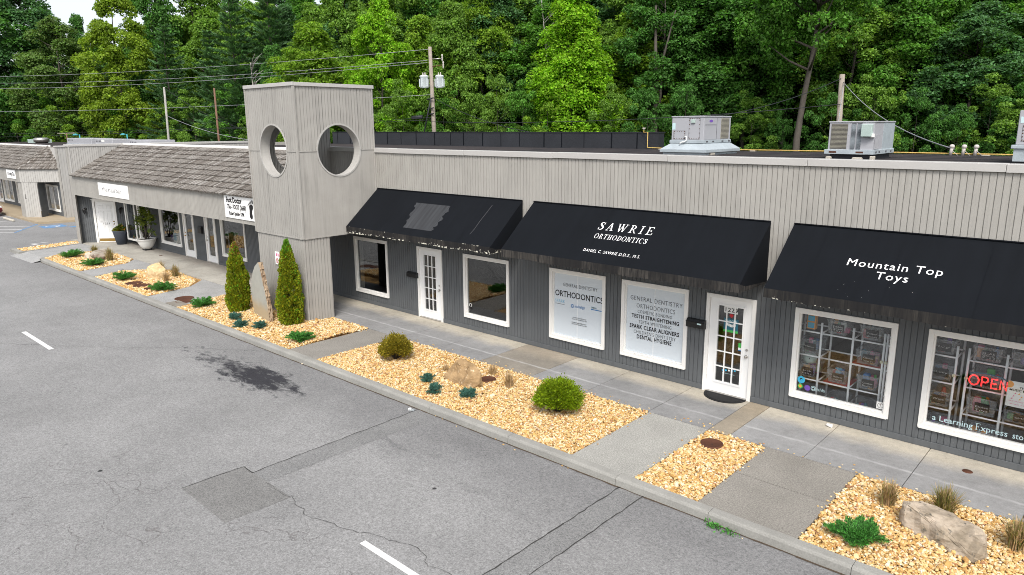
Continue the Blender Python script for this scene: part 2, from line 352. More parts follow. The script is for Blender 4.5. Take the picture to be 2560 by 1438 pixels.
# rocks
def rock(name, c1, c2, c3, s=2.2):
    m, t, out = newmat(name); v = oco(t)
    a = noise(t, v, s, 6, .65); b = noise(t, v, s*3.5, 5, .7); c = noise(t, scaled(t, v, (1, 1, 3)), s*1.6, 4, .7)
    col = mix(t, ramp(t, a, .4, .62), c1, c2); col = mix(t, ramp(t, b, .58, .68), col, c3)
    col = mul(t, col, ma(t, 'MULTIPLY_ADD', c, 1.3, .35))
    pbr(t, out, col, .9, .2, 0, ma(t, 'ADD', a, ma(t, 'MULTIPLY', b, .5)), .8, .03); return m
MT['rock_tan'] = rock('tan sandstone', (.345, .235, .125), (.25, .165, .085), (.58, .47, .33))
MT['rock_grey'] = rock('lichened boulder', (.40, .335, .265), (.25, .205, .15), (.10, .095, .08), 2.6)
MT['rock_cream'] = rock('cream stone', (.60, .45, .25), (.48, .34, .18), (.68, .57, .4))
MT['rock_brown'] = rock('brown layered stone', (.33, .30, .25), (.18, .13, .10), (.42, .39, .34))
MT['rock_pale'] = rock('pale pinkish stone', (.5, .42, .34), (.45, .38, .3), (.55, .48, .4))
def mono():
    m, t, out = newmat('standing stone face'); v = oco(t); z = nd(t, 'ShaderNodeSeparateXYZ', {0: v}).outputs[2]
    a = noise(t, v, 3, 6, .6); g = noise(t, v, 80, 2)
    col = mul(t, (.36, .355, .315), ma(t, 'ADD', ma(t, 'MULTIPLY_ADD', a, .5, .75), ma(t, 'MULTIPLY_ADD', g, .2, -.1)))
    k = ramp(t, ma(t, 'ADD', z, ma(t, 'MULTIPLY_ADD', noise(t, v, 2), .5, -.25)), .62, .35, 0, .75)
    pbr(t, out, mix(t, k, col, (.40, .30, .17)), .85, .2, 0, a, .5, .02); return m
MT['mono'] = mono()
MT['mono_edge'] = rock('broken stone edge', (.33, .25, .17), (.19, .125, .08), (.52, .44, .32), 4)
# ------------------------------------------------------------------ mesh builder
WLOC = {}
def wl(o): return WLOC.get(o.name, Vector((0, 0, 0))) if o else Vector((0, 0, 0))
class MB:
    def __init__(s): s.v = []; s.f = []; s.m = []; s.mats = []; s.sm = []
    def mi(s, m):
        if isinstance(m, str): m = MT[m]
        if m not in s.mats: s.mats.append(m)
        return s.mats.index(m)
    def face(s, pts, m, smooth=False):
        b = len(s.v); s.v += [tuple(p) for p in pts]; s.f.append(tuple(range(b, b+len(pts)))); s.m.append(s.mi(m)); s.sm.append(smooth)
    def mesh(s, vs, fs, m, smooth=False):
        b = len(s.v); s.v += [tuple(p) for p in vs]; k = s.mi(m)
        for f in fs: s.f.append(tuple(b+i for i in f)); s.m.append(k); s.sm.append(smooth)
        return s
    def box(s, x0, x1, y0, y1, z0, z1, m, xf=None):
        p = [(x, y, z) for x in (x0, x1) for y in (y0, y1) for z in (z0, z1)]
        if xf: p = [xf(*q) for q in p]
        return s.mesh(p, [(0, 1, 3, 2), (4, 6, 7, 5), (0, 4, 5, 1), (2, 3, 7, 6), (0, 2, 6, 4), (1, 5, 7, 3)], m)
    def bbox(s, x0, x1, y0, y1, z0, z1, m, b=.01, xf=None):      # box with chamfered long edges
        P = []
        for z, i in ((z0, b), (z0+b, 0), (z1-b, 0), (z1, b)):
            P += [(x0+i+b, y0+i, z), (x1-i-b, y0+i, z), (x1-i, y0+i+b, z), (x1-i, y1-i-b, z), (x1-i-b, y1-i, z), (x0+i+b, y1-i, z), (x0+i, y1-i-b, z), (x0+i, y0+i+b, z)]
        if xf: P = [xf(*q) for q in P]
        F = [tuple(range(7, -1, -1)), tuple(range(24, 32))]
        for k in range(3):
            for j in range(8): F.append((k*8+j, k*8+(j+1) % 8, k*8+8+(j+1) % 8, k*8+8+j))
        return s.mesh(P, F, m)
    def tube(s, pts, r, m, n=8, caps=True, smooth=True):
        pts = [Vector(p) for p in pts]; rs = r if isinstance(r, (list, tuple)) else [r]*len(pts)
        V = []; F = []; prev = None
        for i, p in enumerate(pts):
            d = (pts[min(i+1, len(pts)-1)]-pts[max(i-1, 0)])
            d = d.normalized() if d.length > 1e-9 else Vector((0, 0, 1))
            if prev is None:
                a = d.cross(Vector((0, 0, 1)) if abs(d.z) < .9 else Vector((1, 0, 0))).normalized()
            else:
                a = (prev-d*prev.dot(d)).normalized()
            prev = a; b = d.cross(a)
            for k in range(n):
                t = 2*math.pi*k/n; V.append(p+a*(rs[i]*math.cos(t))+b*(rs[i]*math.sin(t)))
        for i in range(len(pts)-1):
            for k in range(n): F.append((i*n+k, i*n+(k+1) % n, (i+1)*n+(k+1) % n, (i+1)*n+k))
        if caps: F += [tuple(range(n-1, -1, -1)), tuple(range((len(pts)-1)*n, len(pts)*n))]
        return s.mesh(V, F, m, smooth)
    def lathe(s, prof, c, m, n=20, smooth=True, axis='z'):
        V = []; F = []; k = len(prof)
        for j in range(n):
            t = 2*math.pi*j/n
            for r, z in prof:
                q = (r*math.cos(t), r*math.sin(t), z)
                if axis == 'y': q = (q[0], -q[2], q[1])
                if axis == 'x': q = (q[2], q[0], q[1])
                V.append((c[0]+q[0], c[1]+q[1], c[2]+q[2]))
        for j in range(n):
            for i in range(k-1): F.append((j*k+i, ((j+1) % n)*k+i, ((j+1) % n)*k+i+1, j*k+i+1))
        return s.mesh(V, F, m, smooth)
    def disc(s, c, r, m, n=16, xf=None):
        pts = [(c[0]+r*math.cos(2*math.pi*k/n), c[1]+r*math.sin(2*math.pi*k/n), c[2]) for k in range(n)]
        if xf: pts = [xf(*p) for p in pts]
        s.face(pts, m)
    def build(s, name, parent=None, origin=None):
        me = bpy.data.meshes.new(name)
        if parent is not None: o0 = wl(parent)
        elif origin is not None: o0 = Vector(origin)
        else:
            a = np.array(s.v); o0 = Vector(((a[:, 0].min()+a[:, 0].max())/2, (a[:, 1].min()+a[:, 1].max())/2, a[:, 2].min()))
        vs = [(x-o0[0], y-o0[1], z-o0[2]) for x, y, z in s.v]
        me.from_pydata(vs, [], s.f); me.polygons.foreach_set('material_index', s.m); me.polygons.foreach_set('use_smooth', s.sm)
        for m in s.mats: me.materials.append(m)
        me.update()
        o = bpy.data.objects.new(name, me); scene.collection.objects.link(o)
        if parent is not None: o.parent = parent; WLOC[o.name] = Vector(o0)
        else: o.location = o0; WLOC[o.name] = Vector(o0)
        return o
def tag(o, label=None, cat=None, group=None, kind=None):
    for k, v in (('label', label), ('category', cat), ('group', group), ('kind', kind)):
        if v: o[k] = v
    return o
def thing(name, label, cat, loc=(0, 0, 0), group=None):
    o = bpy.data.objects.new(name, None); scene.collection.objects.link(o); o.location = loc; o.empty_display_size = .2
    WLOC[o.name] = Vector(loc); return tag(o, label, cat, group)
def copy_tree(o, loc, rz=None, label=None, group=None, s=None):
    def cp(a, par):
        c = a.copy(); scene.collection.objects.link(c)
        if par is not None: c.parent = par
        for ch in a.children: cp(ch, c)
        return c
    r = cp(o, None); r.location = loc
    if rz is not None: r.rotation_euler = (0, 0, rz)
    if s is not None: r.scale = s if isinstance(s, tuple) else (s, s, s)
    return tag(r, label, None, group)
def npmesh(name, V, F, mats, midx=None, parent=None, loc=None, smooth=False):
    me = bpy.data.meshes.new(name); V = np.asarray(V, np.float32); F = np.asarray(F, np.int32); k = F.shape[1]
    me.vertices.add(len(V)); me.vertices.foreach_set('co', V.ravel())
    me.loops.add(F.size); me.loops.foreach_set('vertex_index', F.ravel())
    me.polygons.add(len(F)); me.polygons.foreach_set('loop_start', np.arange(0, F.size, k, dtype=np.int32))
    if midx is not None: me.polygons.foreach_set('material_index', np.asarray(midx, np.int32))
    me.polygons.foreach_set('use_smooth', np.full(len(F), smooth))
    for m in mats: me.materials.append(MT[m] if isinstance(m, str) else m)
    me.update(calc_edges=True)
    o = bpy.data.objects.new(name, me); scene.collection.objects.link(o)
    if parent is not None: o.parent = parent; WLOC[o.name] = Vector(wl(parent))
    if loc is not None: o.location = loc; WLOC[o.name] = Vector(loc)
    return o
# ------------------------------------------------------------------ lettering
_TC = {}
def text_geo(s, offset=0.0, spacing=1.0):
    k = (s, offset, spacing)
    if k not in _TC:
        c = bpy.data.curves.new('t', 'FONT'); c.body = s; c.size = 1; c.offset = offset; c.space_character = spacing; c.resolution_u = 2
        o = bpy.data.objects.new('t', c); me = bpy.data.meshes.new_from_object(o)
        V = [tuple(v.co) for v in me.vertices]; F = [tuple(p.vertices) for p in me.polygons]
        bpy.data.objects.remove(o); bpy.data.curves.remove(c); bpy.data.meshes.remove(me)
        _TC[k] = (V, F)
    return _TC[k]
CAP = max(v[1] for v in text_geo('H')[0])
def put_text(mb, s, xf, m, x0, x1, z, cap, offset=0.0, spacing=1.0, w=.003, clip=None):
    """fit string s between x0..x1, baseline z, capital height cap; xf(u, v, w) -> world"""
    V, F = text_geo(s, offset, spacing)
    a = min(v[0] for v in V); b = max(v[0] for v in V); kx = (x1-x0)/(b-a); kz = cap/CAP
    P = [(x0+(v[0]-a)*kx, z+v[1]*kz) for v in V]
    if clip is not None: P = [(min(p[0], clip), p[1]) for p in P]
    mb.mesh([xf(p[0], p[1], w) for p in P], F, m)
def serif(ch):
    """Roman capital as (width, list of polygons) on a unit cap height"""
    q = []
    def bar(x0, z0, x1, z1, t): q.append([(x0-t/2, z0), (x0+t/2, z0), (x1+t/2, z1), (x1-t/2, z1)])
    def rect(x0, x1, z0, z1): q.append([(x0, z0), (x1, z0), (x1, z1), (x0, z1)])
    def ring(cx, cz, rx, rz, tx, tz, a0, a1, n=20):
        for k in range(n):
            A = [a0+(a1-a0)*(k+j)/n for j in (0, 1)]
            q.append([(cx+rx*math.cos(A[0]), cz+rz*math.sin(A[0])), (cx+rx*math.cos(A[1]), cz+rz*math.sin(A[1])),
                      (cx+(rx-tx)*math.cos(A[1]), cz+(rz-tz)*math.sin(A[1])), (cx+(rx-tx)*math.cos(A[0]), cz+(rz-tz)*math.sin(A[0]))])
    def sf(x, z, l=.15): rect(x-l, x+l, z if z < .5 else z-.045, z+.045 if z < .5 else z)
    pi = math.pi; W = .7
    if ch == 'I': bar(.2, 0, .2, 1, .115); sf(.2, 0, .19); sf(.2, 1, .19); W = .4
    elif ch == 'E': bar(.2, 0, .2, 1, .115); rect(.02, .64, 0, .05); rect(.02, .62, .95, 1); rect(.2, .48, .485, .53); bar(.47, .40, .47, .62, .05); bar(.62, 0, .66, .24, .05); bar(.6, .78, .6, 1, .05); W = .68
    elif ch == 'T': bar(.34, 0, .34, 1, .115); rect(0, .68, .95, 1); bar(.02, .76, .02, 1, .05); bar(.66, .76, .66, 1, .05); sf(.34, 0, .19); W = .68
    elif ch == 'H':
        for x in (.19, .63): bar(x, 0, x, 1, .115); sf(x, 0, .18); sf(x, 1, .18)
        rect(.19, .63, .48, .53); W = .82
    elif ch == 'N': bar(.14, 0, .14, 1, .06); bar(.16, 1, .66, 0, .125); bar(.68, 0, .68, 1, .06); sf(.14, 0, .14); sf(.1, 1, .12); sf(.68, 1, .14); W = .82
    elif ch == 'O': ring(.4, .5, .4, .52, .12, .04, 0, 2*pi, 32); W = .8
    elif ch == 'C': ring(.4, .5, .4, .52, .12, .04, .28*pi, 1.72*pi, 26); bar(.68, .70, .68, .98, .045); W = .74
    elif ch == 'D': bar(.19, 0, .19, 1, .115); ring(.26, .5, .48, .5, .12, .045, -pi/2, pi/2, 20); rect(.02, .28, 0, .05); rect(.02, .28, .95, 1); W = .76
    elif ch == 'R': bar(.19, 0, .19, 1, .115); ring(.28, .735, .32, .265, .115, .04, -pi/2, pi/2, 16); rect(.02, .3, .955, 1); rect(.2, .3, .47, .515); sf(.19, 0, .18); bar(.36, .5, .66, 0, .125); rect(.58, .78, 0, .045); W = .76
    elif ch == 'A': bar(.12, 0, .37, 1, .06); bar(.37, 1, .64, 0, .125); rect(.2, .52, .31, .36); sf(.12, 0, .14); sf(.64, 0, .17); W = .8
    elif ch == 'W':
        bar(.12, 1, .36, 0, .115); bar(.36, 0, .54, .9, .055); bar(.5, 1, .74, 0, .115); bar(.74, 0, .95, 1, .055); sf(.12, 1, .115); sf(.52, 1, .115); sf(.95, 1, .13); W = 1.05
    elif ch == 'S':
        c = [(.50, .72, .04), (.48, .86, .05), (.40, .95, .05), (.27, .98, .06), (.13, .91, .10), (.10, .77, .14), (.20, .63, .18), (.36, .50, .19), (.48, .36, .17), (.49, .2, .13), (.40, .07, .09), (.26, .02, .05), (.13, .06, .05), (.07, .18, .05), (.05, .3, .04)]
        for a, b in zip(c, c[1:]):
            d = Vector((b[0]-a[0], b[1]-a[1])).normalized(); n = Vector((-d.y, d.x))
            q.append([(a[0]+n.x*a[2]/2, a[1]+n.y*a[2]/2), (a[0]-n.x*a[2]/2, a[1]-n.y*a[2]/2), (b[0]-n.x*b[2]/2, b[1]-n.y*b[2]/2), (b[0]+n.x*b[2]/2, b[1]+n.y*b[2]/2)])
        bar(.50, .68, .50, .98, .04); bar(.05, .02, .05, .32, .04); W = .58
    return W, q
def put_serif(mb, s, xf, m, x0, x1, z, cap, gap=.12, bold=1.0):
    tot = sum(serif(c)[0] for c in s)+gap*(len(s)-1); k = (x1-x0)/tot; x = x0; i = 0
    for c in s:
        W, q = serif(c)
        for p in q:
            i += 1; mb.face([xf(x+a*k, z+b*cap, .003+.00012*(i % 9)) for a, b in p], m)
        x += (W+gap)*k
# ------------------------------------------------------------------ grooved siding
def siding(mb, u0, u1, z0, z1, xf, m, opens=(), pitch=.1016, groove=.013, depth=.016, phase=0.0):
    """vertical grooved boards between u0..u1; xf(u, out, z); opens: ('r',u0,u1,z0,z1) or ('c',u,z,r)"""
    ed = set([u0, u1]); k = math.floor((u0-phase)/pitch)
    while k*pitch+phase < u1+pitch:
        for e in (k*pitch+phase, k*pitch+phase+pitch-groove):
            if u0 < e < u1: ed.add(round(e, 5))
        k += 1
    for o in opens:
        if o[0] == 'r': ed |= {e for e in (o[1], o[2]) if u0 < e < u1}
        else:
            for j in range(61):
                e = o[1]+o[3]*math.cos(math.pi*j/60)
                if u0 < e < u1: ed.add(round(e, 5))
    ed = sorted(ed)
    for a, b in zip(ed, ed[1:]):
        if b-a < 1e-4: continue
        mid = (a+b)/2; ph = (mid-phase) % pitch; isg = ph > pitch-groove
        d = -depth if isg else 0
        iv = [((z0, z0), (z1, z1))]
        for o in opens:
            if o[0] == 'r':
                if not (o[1] < mid < o[2]): continue
                lo, hi = (o[3], o[3]), (o[4], o[4])
            else:
                if abs(mid-o[1]) >= o[3]: continue
                ha, hb = (math.sqrt(max(0, o[3]**2-(e-o[1])**2)) for e in (a, b))
                lo, hi = (o[2]-ha, o[2]-hb), (o[2]+ha, o[2]+hb)
            nv = []
            for p, q in iv:
                if hi[0] <= p[0]+1e-6 and hi[1] <= p[1]+1e-6 or lo[0] >= q[0]-1e-6 and lo[1] >= q[1]-1e-6: nv.append((p, q)); continue
                if max(lo) > min(p)+1e-5: nv.append((p, (min(lo[0], q[0]), min(lo[1], q[1]))))
                if min(hi) < max(q)-1e-5: nv.append(((max(hi[0], p[0]), max(hi[1], p[1])), q))
            iv = nv
        for p, q in iv:
            mb.face([xf(a, d, p[0]), xf(b, d, p[1]), xf(b, d, q[1]), xf(a, d, q[0])], m)
            if isg:
                mb.face([xf(a, 0, p[0]), xf(a, d, p[0]), xf(a, d, q[0]), xf(a, 0, q[0])], m)
                mb.face([xf(b, d, p[1]), xf(b, 0, p[1]), xf(b, 0, q[1]), xf(b, d, q[1])], m)
def plane_y(y0):           # wall facing -y
    return lambda u, o, z: (u, y0-o, z)
def plane_x(x0):           # wall facing +x, u is y
    return lambda u, o, z: (x0+o, u, z)
def oblique(p0, p1):       # wall from p0 to p1 (seen left to right), facing the viewer
    d = Vector((p1[0]-p0[0], p1[1]-p0[1], 0)).normalized(); n = Vector((d.y, -d.x, 0))
    return lambda u, o, z: (p0[0]+d.x*u+n.x*o, p0[1]+d.y*u+n.y*o, z)
def frame_rect(mb, u0, u1, z0, z1, wd, o0, o1, xf, m, bottom=True):
    """rectangular frame ring, o0..o1 outwards"""
    parts = [(u0, u0+wd, z0, z1), (u1-wd, u1, z0, z1), (u0+wd, u1-wd, z1-wd, z1)]
    if bottom: parts.append((u0+wd, u1-wd, z0, z0+wd))
    for a, b, c, d in parts: mb.box(a, b, o0, o1, c, d, m, xf=lambda x, y, z: xf(x, y, z))
# ================================================================== THE SETTING
ZA = -0.13        # asphalt level
def struct(o): o['kind'] = 'structure'; return o
mb = MB(); mb.face([(-900, -900, ZA-.02), (900, -900, ZA-.02), (900, 900, ZA-.02), (-900, 900, ZA-.02)], 'ground'); struct(mb.build('ground'))
mb = MB(); mb.face([(-170, -45, ZA), (45, -45, ZA), (45, 21, ZA), (-170, 21, ZA)], 'asphalt'); struct(mb.build('parking_lot'))
# repair patches, trenches, filled cracks
mb = MB()
mb.face([(-11.27, -9.46, ZA+.004), (-9.72, -9.49, ZA+.004), (-9.66, -8.42, ZA+.004), (-10.41, -8.40, ZA+.004), (-11.22, -8.40, ZA+.004)], 'patch')
mb.face([(-10.9, -8.40, ZA+.0042), (-10.41, -8.40, ZA+.0042), (-10.36, -4.66, ZA+.0042), (-10.91, -4.66, ZA+.0042)], 'patch_b')
mb.face([(-5.95, -9.2, ZA+.004), (-5.5, -9.2, ZA+.004), (-5.46, -4.66, ZA+.004), (-5.91, -4.66, ZA+.004)], 'patch_b')
struct(mb.build('asphalt_patch'))
def wobble(pts, amp, step=.12):
    out = []
    for a, b in zip(pts, pts[1:]):
        n = max(1, int(math.dist(a, b)/step))
        for i in range(n):
            t = i/n; out.append((a[0]+(b[0]-a[0])*t+random.uniform(-amp, amp), a[1]+(b[1]-a[1])*t+random.uniform(-amp, amp)))
    return out+[pts[-1]]
def strip(mb, pts, w, z, m):
    for a, b in zip(pts, pts[1:]):
        d = Vector((b[0]-a[0], b[1]-a[1])); 
        if d.length < 1e-6: continue
        d.normalize(); n = Vector((-d.y, d.x))*random.uniform(.6, 1.3)*w/2
        mb.face([(a[0]+n.x, a[1]+n.y, z), (a[0]-n.x, a[1]-n.y, z), (b[0]-n.x, b[1]-n.y, z), (b[0]+n.x, b[1]+n.y, z)], m)
mb = MB(); zc = ZA+.0075
for pts, wd in (([(-11.27, -9.46), (-11.22, -8.41), (-10.9, -8.4), (-10.91, -4.66)], .018), ([(-10.41, -8.40), (-9.66, -8.42)], .006),
                ([(-9.66, -8.42), (-8.9, -8.55), (-8.0, -8.3), (-7.2, -8.0), (-6.6, -8.15), (-5.95, -8.1)], .007), ([(-5.93, -9.2), (-5.91, -4.66)], .022), ([(-5.49, -9.2), (-5.46, -4.66)], .016),
                ([(-13.6, -10.6), (-12.9, -10.2), (-11.9, -10.1), (-11.27, -9.5)], .004),
                ([(-23.5, -9.4), (-21.0, -7.7), (-19.2, -6.2), (-17.0, -4.7)], .008), ([(-30, -10.5), (-26, -9.8), (-23.5, -9.4)], .008)):
    strip(mb, wobble(pts, .014 if wd > .012 else .045), wd, zc, 'seal')
strip(mb, wobble([(-36.5, -4.675), (6, -4.675)], .008, .2), .03, zc, 'gutter')
struct(mb.build('crack_seal'))
# painted markings
mb = MB(); zm = ZA+.005
def line(a, b, w, m): d = (Vector(b)-Vector(a)).normalized(); n = Vector((-d.y, d.x))*w/2; mb.face([(a[0]+n.x, a[1]+n.y, zm), (a[0]-n.x, a[1]-n.y, zm), (b[0]-n.x, b[1]-n.y, zm), (b[0]+n.x, b[1]+n.y, zm)], m)
line((-7.76, -8.42), (-6.0, -8.44), .10, 'paint_white'); line((-24.1, -8.46), (-21.55, -8.46), .12, 'paint_white'); line((-40.5, -8.5), (-38.2, -8.5), .12, 'paint_white')
line((-54.5, -5.0), (-50.95, -1.35), .1, 'paint_white'); line((-53, -5.3), (-49.6, -2.1), .1, 'paint_white'); line((-51.5, -5.6), (-48.42, -2.8), .1, 'paint_white')
line((-55.5, -2.6), (-54.95, -1.6), .1, 'paint_white'); line((-58.0, -3.2), (-57.66, -.55), .1, 'paint_white'); line((-48.42, -2.78), (-52.1, -.55), .12, 'paint_blue')
line((-42.95, -2.6), (-42.9, -3.4), .09, 'paint_white'); line((-42.9, -3.4), (-41.2, -3.1), .09, 'paint_white'); line((-48.6, .1), (-48.65, .5), .5, 'paint_blue')
mb.face([(-50.35, -1.1, zm), (-49.1, -1.1, zm), (-49.15, .2, zm), (-50.4, .2, zm)], 'paint_blue')
zm += .004      # wheelchair figure
line((-49.95, -.55), (-49.6, -.15), .09, 'paint_white'); line((-49.6, -.15), (-49.4, -.45), .09, 'paint_white')
for k in range(10):
    a0, a1 = (math.pi*(.25+1.3*k/10), math.pi*(.25+1.3*(k+1)/10)); line((-49.75+.3*math.cos(a0), -.55+.3*math.sin(a0)), (-49.75+.3*math.cos(a1), -.55+.3*math.sin(a1)), .07, 'paint_white')
mb.disc((-49.9, -.1, zm), .08, 'paint_white')
struct(mb.build('road_marking'))

# sidewalk: separate slabs with open joints
mb = MB(); G = .007
def slab(x0, x1, y0, y1, m, z=0.0): mb.box(x0+G, x1-G, y0+G, y1-G, -.16, z, m)
jx = [-40.6, -38.0, -36.0, -33.7, -31.5, -29.4, -27.35, -25.2, -23.4, -20.9, -18.3, -16.7, -15.0, -13.5, -11.93, -10.25, -8.72, -7.1, -5.78, -5.36, -3.99, -2.43, -.85, .75, 2.3, 4.0, 6.0]
for a, b in zip(jx, jx[1:]):
    m = 'walk_plain' if b < -23 else 'walk'
    if (a, b) == (-11.93, -10.25): m = 'walk_brown'
    if (a, b) == (-5.78, -5.36): m = 'walk_tan'
    slab(a, b, -1.87, -.002, m)
slab(-16.35, -15.07, -4.45, -1.87, 'walk_dark'); slab(-7.07, -5.77, -4.45, -1.87, 'walk_light')
slab(-4.64, -3.1, -3.15, -1.87, 'walk_dark'); slab(-4.64, -3.1, -4.45, -3.15, 'walk_dark')
def poly_slab(pts, m): mb.face([(x, y, -.002) for x, y in pts], m); n = len(pts); [mb.face([(*pts[i], -.16), (*pts[(i+1) % n], -.16), (*pts[(i+1) % n], -.002), (*pts[i], -.002)], m) for i in range(n)]
poly_slab([(-25.45, -4.45), (-23.15, -4.45), (-23.42, -2.75), (-23.2, -1.88), (-26.8, -1.88), (-25.9, -2.75)], 'walk_grey')
poly_slab([(-32.2, -4.45), (-30.62, -4.45), (-31.15, -3.2), (-30.1, -1.88), (-33.4, -1.88), (-32.62, -2.5)], 'walk_grey')
poly_slab([(-41.2, -3.4), (-39.7, -4.45), (-37.0, -4.45), (-37.6, -3.3), (-37.05, -2.5), (-36.6, -1.88), (-40.2, -1.88)], 'walk_grey')
mb.box(-24.0, -23.1, -4.44, -4.0, -.05, .012, 'walk_brown')      # square concrete box cover
mb.face([(-42, -1.86, -.004), (-40.6, -1.86, -.004), (-40.6, 0, -.004), (-42, 0, -.004)], 'walk_plain')
mb.mesh([(-39.9, -4.4, -.003), (-36.55, -4.44, -.003), (-36.6, -5.0, ZA+.003), (-39.6, -5.1, ZA+.003)], [(0, 1, 2, 3)], 'walk_grey')
struct(mb.build('sidewalk'))
mb = MB(); mb.box(-40.2, 6, -4.45, 0, -.3, -.045, 'gravel_base'); struct(mb.build('bed_soil'))
# kerb with joints and rounded nose
mb = MB(); x = -36.6; ks = [-36.6, -33.4, -30.5, -27.4, -24.4, -21.3, -18.3, -15.3, -12.2, -10.6, -8.4, -6.0, -4.35, -2.32, .2, 3, 6.2]
prof = [(-4.46, -.2), (-4.46, .012), (-4.475, .02), (-4.61, .018), (-4.635, .008), (-4.652, -.02), (-4.665, -.2)]
for a, b in zip(ks, ks[1:]):
    V = [(xx, y, z) for xx in (a+.004, b-.004) for y, z in prof]; n = len(prof)
    mb.mesh(V, [(i, i+1, n+i+1, n+i) for i in range(n-1)]+[tuple(range(n)), tuple(range(2*n-1, n-1, -1))], 'kerb')
# nose turning round the end bed
for k in range(6):
    A = [math.pi/2*(k+j)/6 for j in (0, 1)]; c = (-36.6, -4.06); ri, ro = .40, .605
    for (r0, z0), (r1, z1) in (((ri, .012), (ro, .01)), ((ro, .01), (ro, -.2)), ((ri, -.2), (ri, .012))):
        mb.face([(c[0]-r0*math.sin(A[0]), c[1]-r0*math.cos(A[0]), z0), (c[0]-r0*math.sin(A[1]), c[1]-r0*math.cos(A[1]), z0), (c[0]-r1*math.sin(A[1]), c[1]-r1*math.cos(A[1]), z1), (c[0]-r1*math.sin(A[0]), c[1]-r1*math.cos(A[0]), z1)], 'kerb')
# edging of the second bed and of the island at the drive
for pts in ([(-30.6, -4.5), (-31.15, -3.2), (-30.1, -1.95)], [(-39.55, -4.75), (-39.75, -3.6), (-40.2, -1.95)]):
    for a, b in zip(pts, pts[1:]):
        d = (Vector(b)-Vector(a)).normalized(); n = Vector((d.y, -d.x))*.13
        for q in ([(*a, .02), (*b, .02), (b[0]+n.x, b[1]+n.y, .02), (a[0]+n.x, a[1]+n.y, .02)], [(*a, .02), (*b, .02), (*b, -.2), (*a, -.2)], [(a[0]+n.x, a[1]+n.y, .02), (b[0]+n.x, b[1]+n.y, .02), (b[0]+n.x, b[1]+n.y, -.2), (a[0]+n.x, a[1]+n.y, -.2)]): mb.face(q, 'kerb')
mb.box(-40.95, -39.45, -4.78, -4.56, -.2, .015, 'kerb')
struct(mb.build('kerb'))

# gravel: real stones on each bed
rng = np.random.default_rng(3)
ph = (1+5**.5)/2
ICO = np.array([(-1, ph, 0), (1, ph, 0), (-1, -ph, 0), (1, -ph, 0), (0, -1, ph), (0, 1, ph), (0, -1, -ph), (0, 1, -ph), (ph, 0, -1), (ph, 0, 1), (-ph, 0, -1), (-ph, 0, 1)])/1.9
ICF = np.array([(0, 11, 5), (0, 5, 1), (0, 1, 7), (0, 7, 10), (0, 10, 11), (1, 5, 9), (5, 11, 4), (11, 10, 2), (10, 7, 6), (7, 1, 8), (3, 9, 4), (3, 4, 2), (3, 2, 6), (3, 6, 8), (3, 8, 9), (4, 9, 5), (2, 4, 11), (6, 2, 10), (8, 6, 7), (9, 8, 1)])
def inside(P, poly):
    r = np.zeros(len(P), bool); n = len(poly)
    for i in range(n):
        (x1, y1), (x2, y2) = poly[i], poly[(i+1) % n]
        c = ((y1 > P[:, 1]) != (y2 > P[:, 1])) & (P[:, 0] < (x2-x1)*(P[:, 1]-y1)/(y2-y1+1e-12)+x1); r ^= c
    return r
def stones(poly, dens, size, holes=(), mound=None):
    a = np.array(poly); lo, hi = a.min(0), a.max(0); n = int(dens*np.prod(hi-lo))
    P = rng.random((n, 2))*(hi-lo)+lo; P = P[inside(P, poly)]
    for h in holes: P = P[~inside(P, h)]
    n = len(P); sz = size*rng.lognormal(0, .28, n)
    S = np.stack([sz*rng.uniform(.8, 1.35, n), sz*rng.uniform(.6, 1, n), sz*rng.uniform(.45, .75, n)], 1)
    V = ICO[None]*(1+rng.uniform(-.22, .22, (n, 12, 1)))*S[:, None]
    t = rng.normal(0, .45, n); V = np.stack([V[..., 0]*np.cos(t)[:, None]-V[..., 2]*np.sin(t)[:, None], V[..., 1], V[..., 0]*np.sin(t)[:, None]+V[..., 2]*np.cos(t)[:, None]], 2)
    t = rng.uniform(0, 6.28, n); c, s = np.cos(t)[:, None], np.sin(t)[:, None]
    V = np.stack([V[..., 0]*c-V[..., 1]*s, V[..., 0]*s+V[..., 1]*c, V[..., 2]], 2)
    z = rng.uniform(-.03, .014, n)
    if mound is not None: z += mound(P)
    V += np.concatenate([P, z[:, None]], 1)[:, None]
    F = ICF[None]+12*np.arange(n)[:, None, None]
    return V.reshape(-1, 3), F.reshape(-1, 3)
BEDS = [([(-15.05, -4.45), (-7.08, -4.45), (-7.08, -1.87), (-14.5, -1.87), (-15.05, -2.6)], 2150, .0195, ()),
        ([(-5.76, -4.45), (-4.65, -4.45), (-4.65, -1.89), (-5.76, -1.89)], 2300, .0215, ()),
        ([(-3.09, -4.45), (2.3, -4.45), (2.3, -1.89), (-3.09, -1.89)], 2100, .0218, ()),
        ([(-23.1, -4.45), (-16.36, -4.45), (-16.38, -1.88), (-18.2, -1.84), (-18.2, -2.65), (-23.15, -2.65), (-23.38, -2.75)], 1500, .0230, ()),
        ([(-36.85, -4.45), (-32.28, -4.45), (-32.66, -2.5), (-33.5, -1.95), (-35.5, -1.89), (-36.95, -2.1), (-37.1, -2.8), (-37.6, -3.3)], 620, .036, ()),
        ([(-30.5, -4.45), (-25.5, -4.45), (-25.92, -2.77), (-26.9, -2.02), (-29.2, -1.9), (-29.95, -2.05), (-31.0, -3.2)], 750, .033, ()),
        ([(-40.75, -4.5), (-39.7, -4.5), (-39.95, -3.5), (-40.3, -1.95), (-41.3, -1.75)], 520, .038, ())]
LIDH = [(-10.82, -2.68, .17), (-5.42, -2.44, .19), (-27.99, -3.92, .3), (-27.37, -3.88, .3), (-26.6, -3.9, .2)]
VV, FF, b0 = [], [], 0
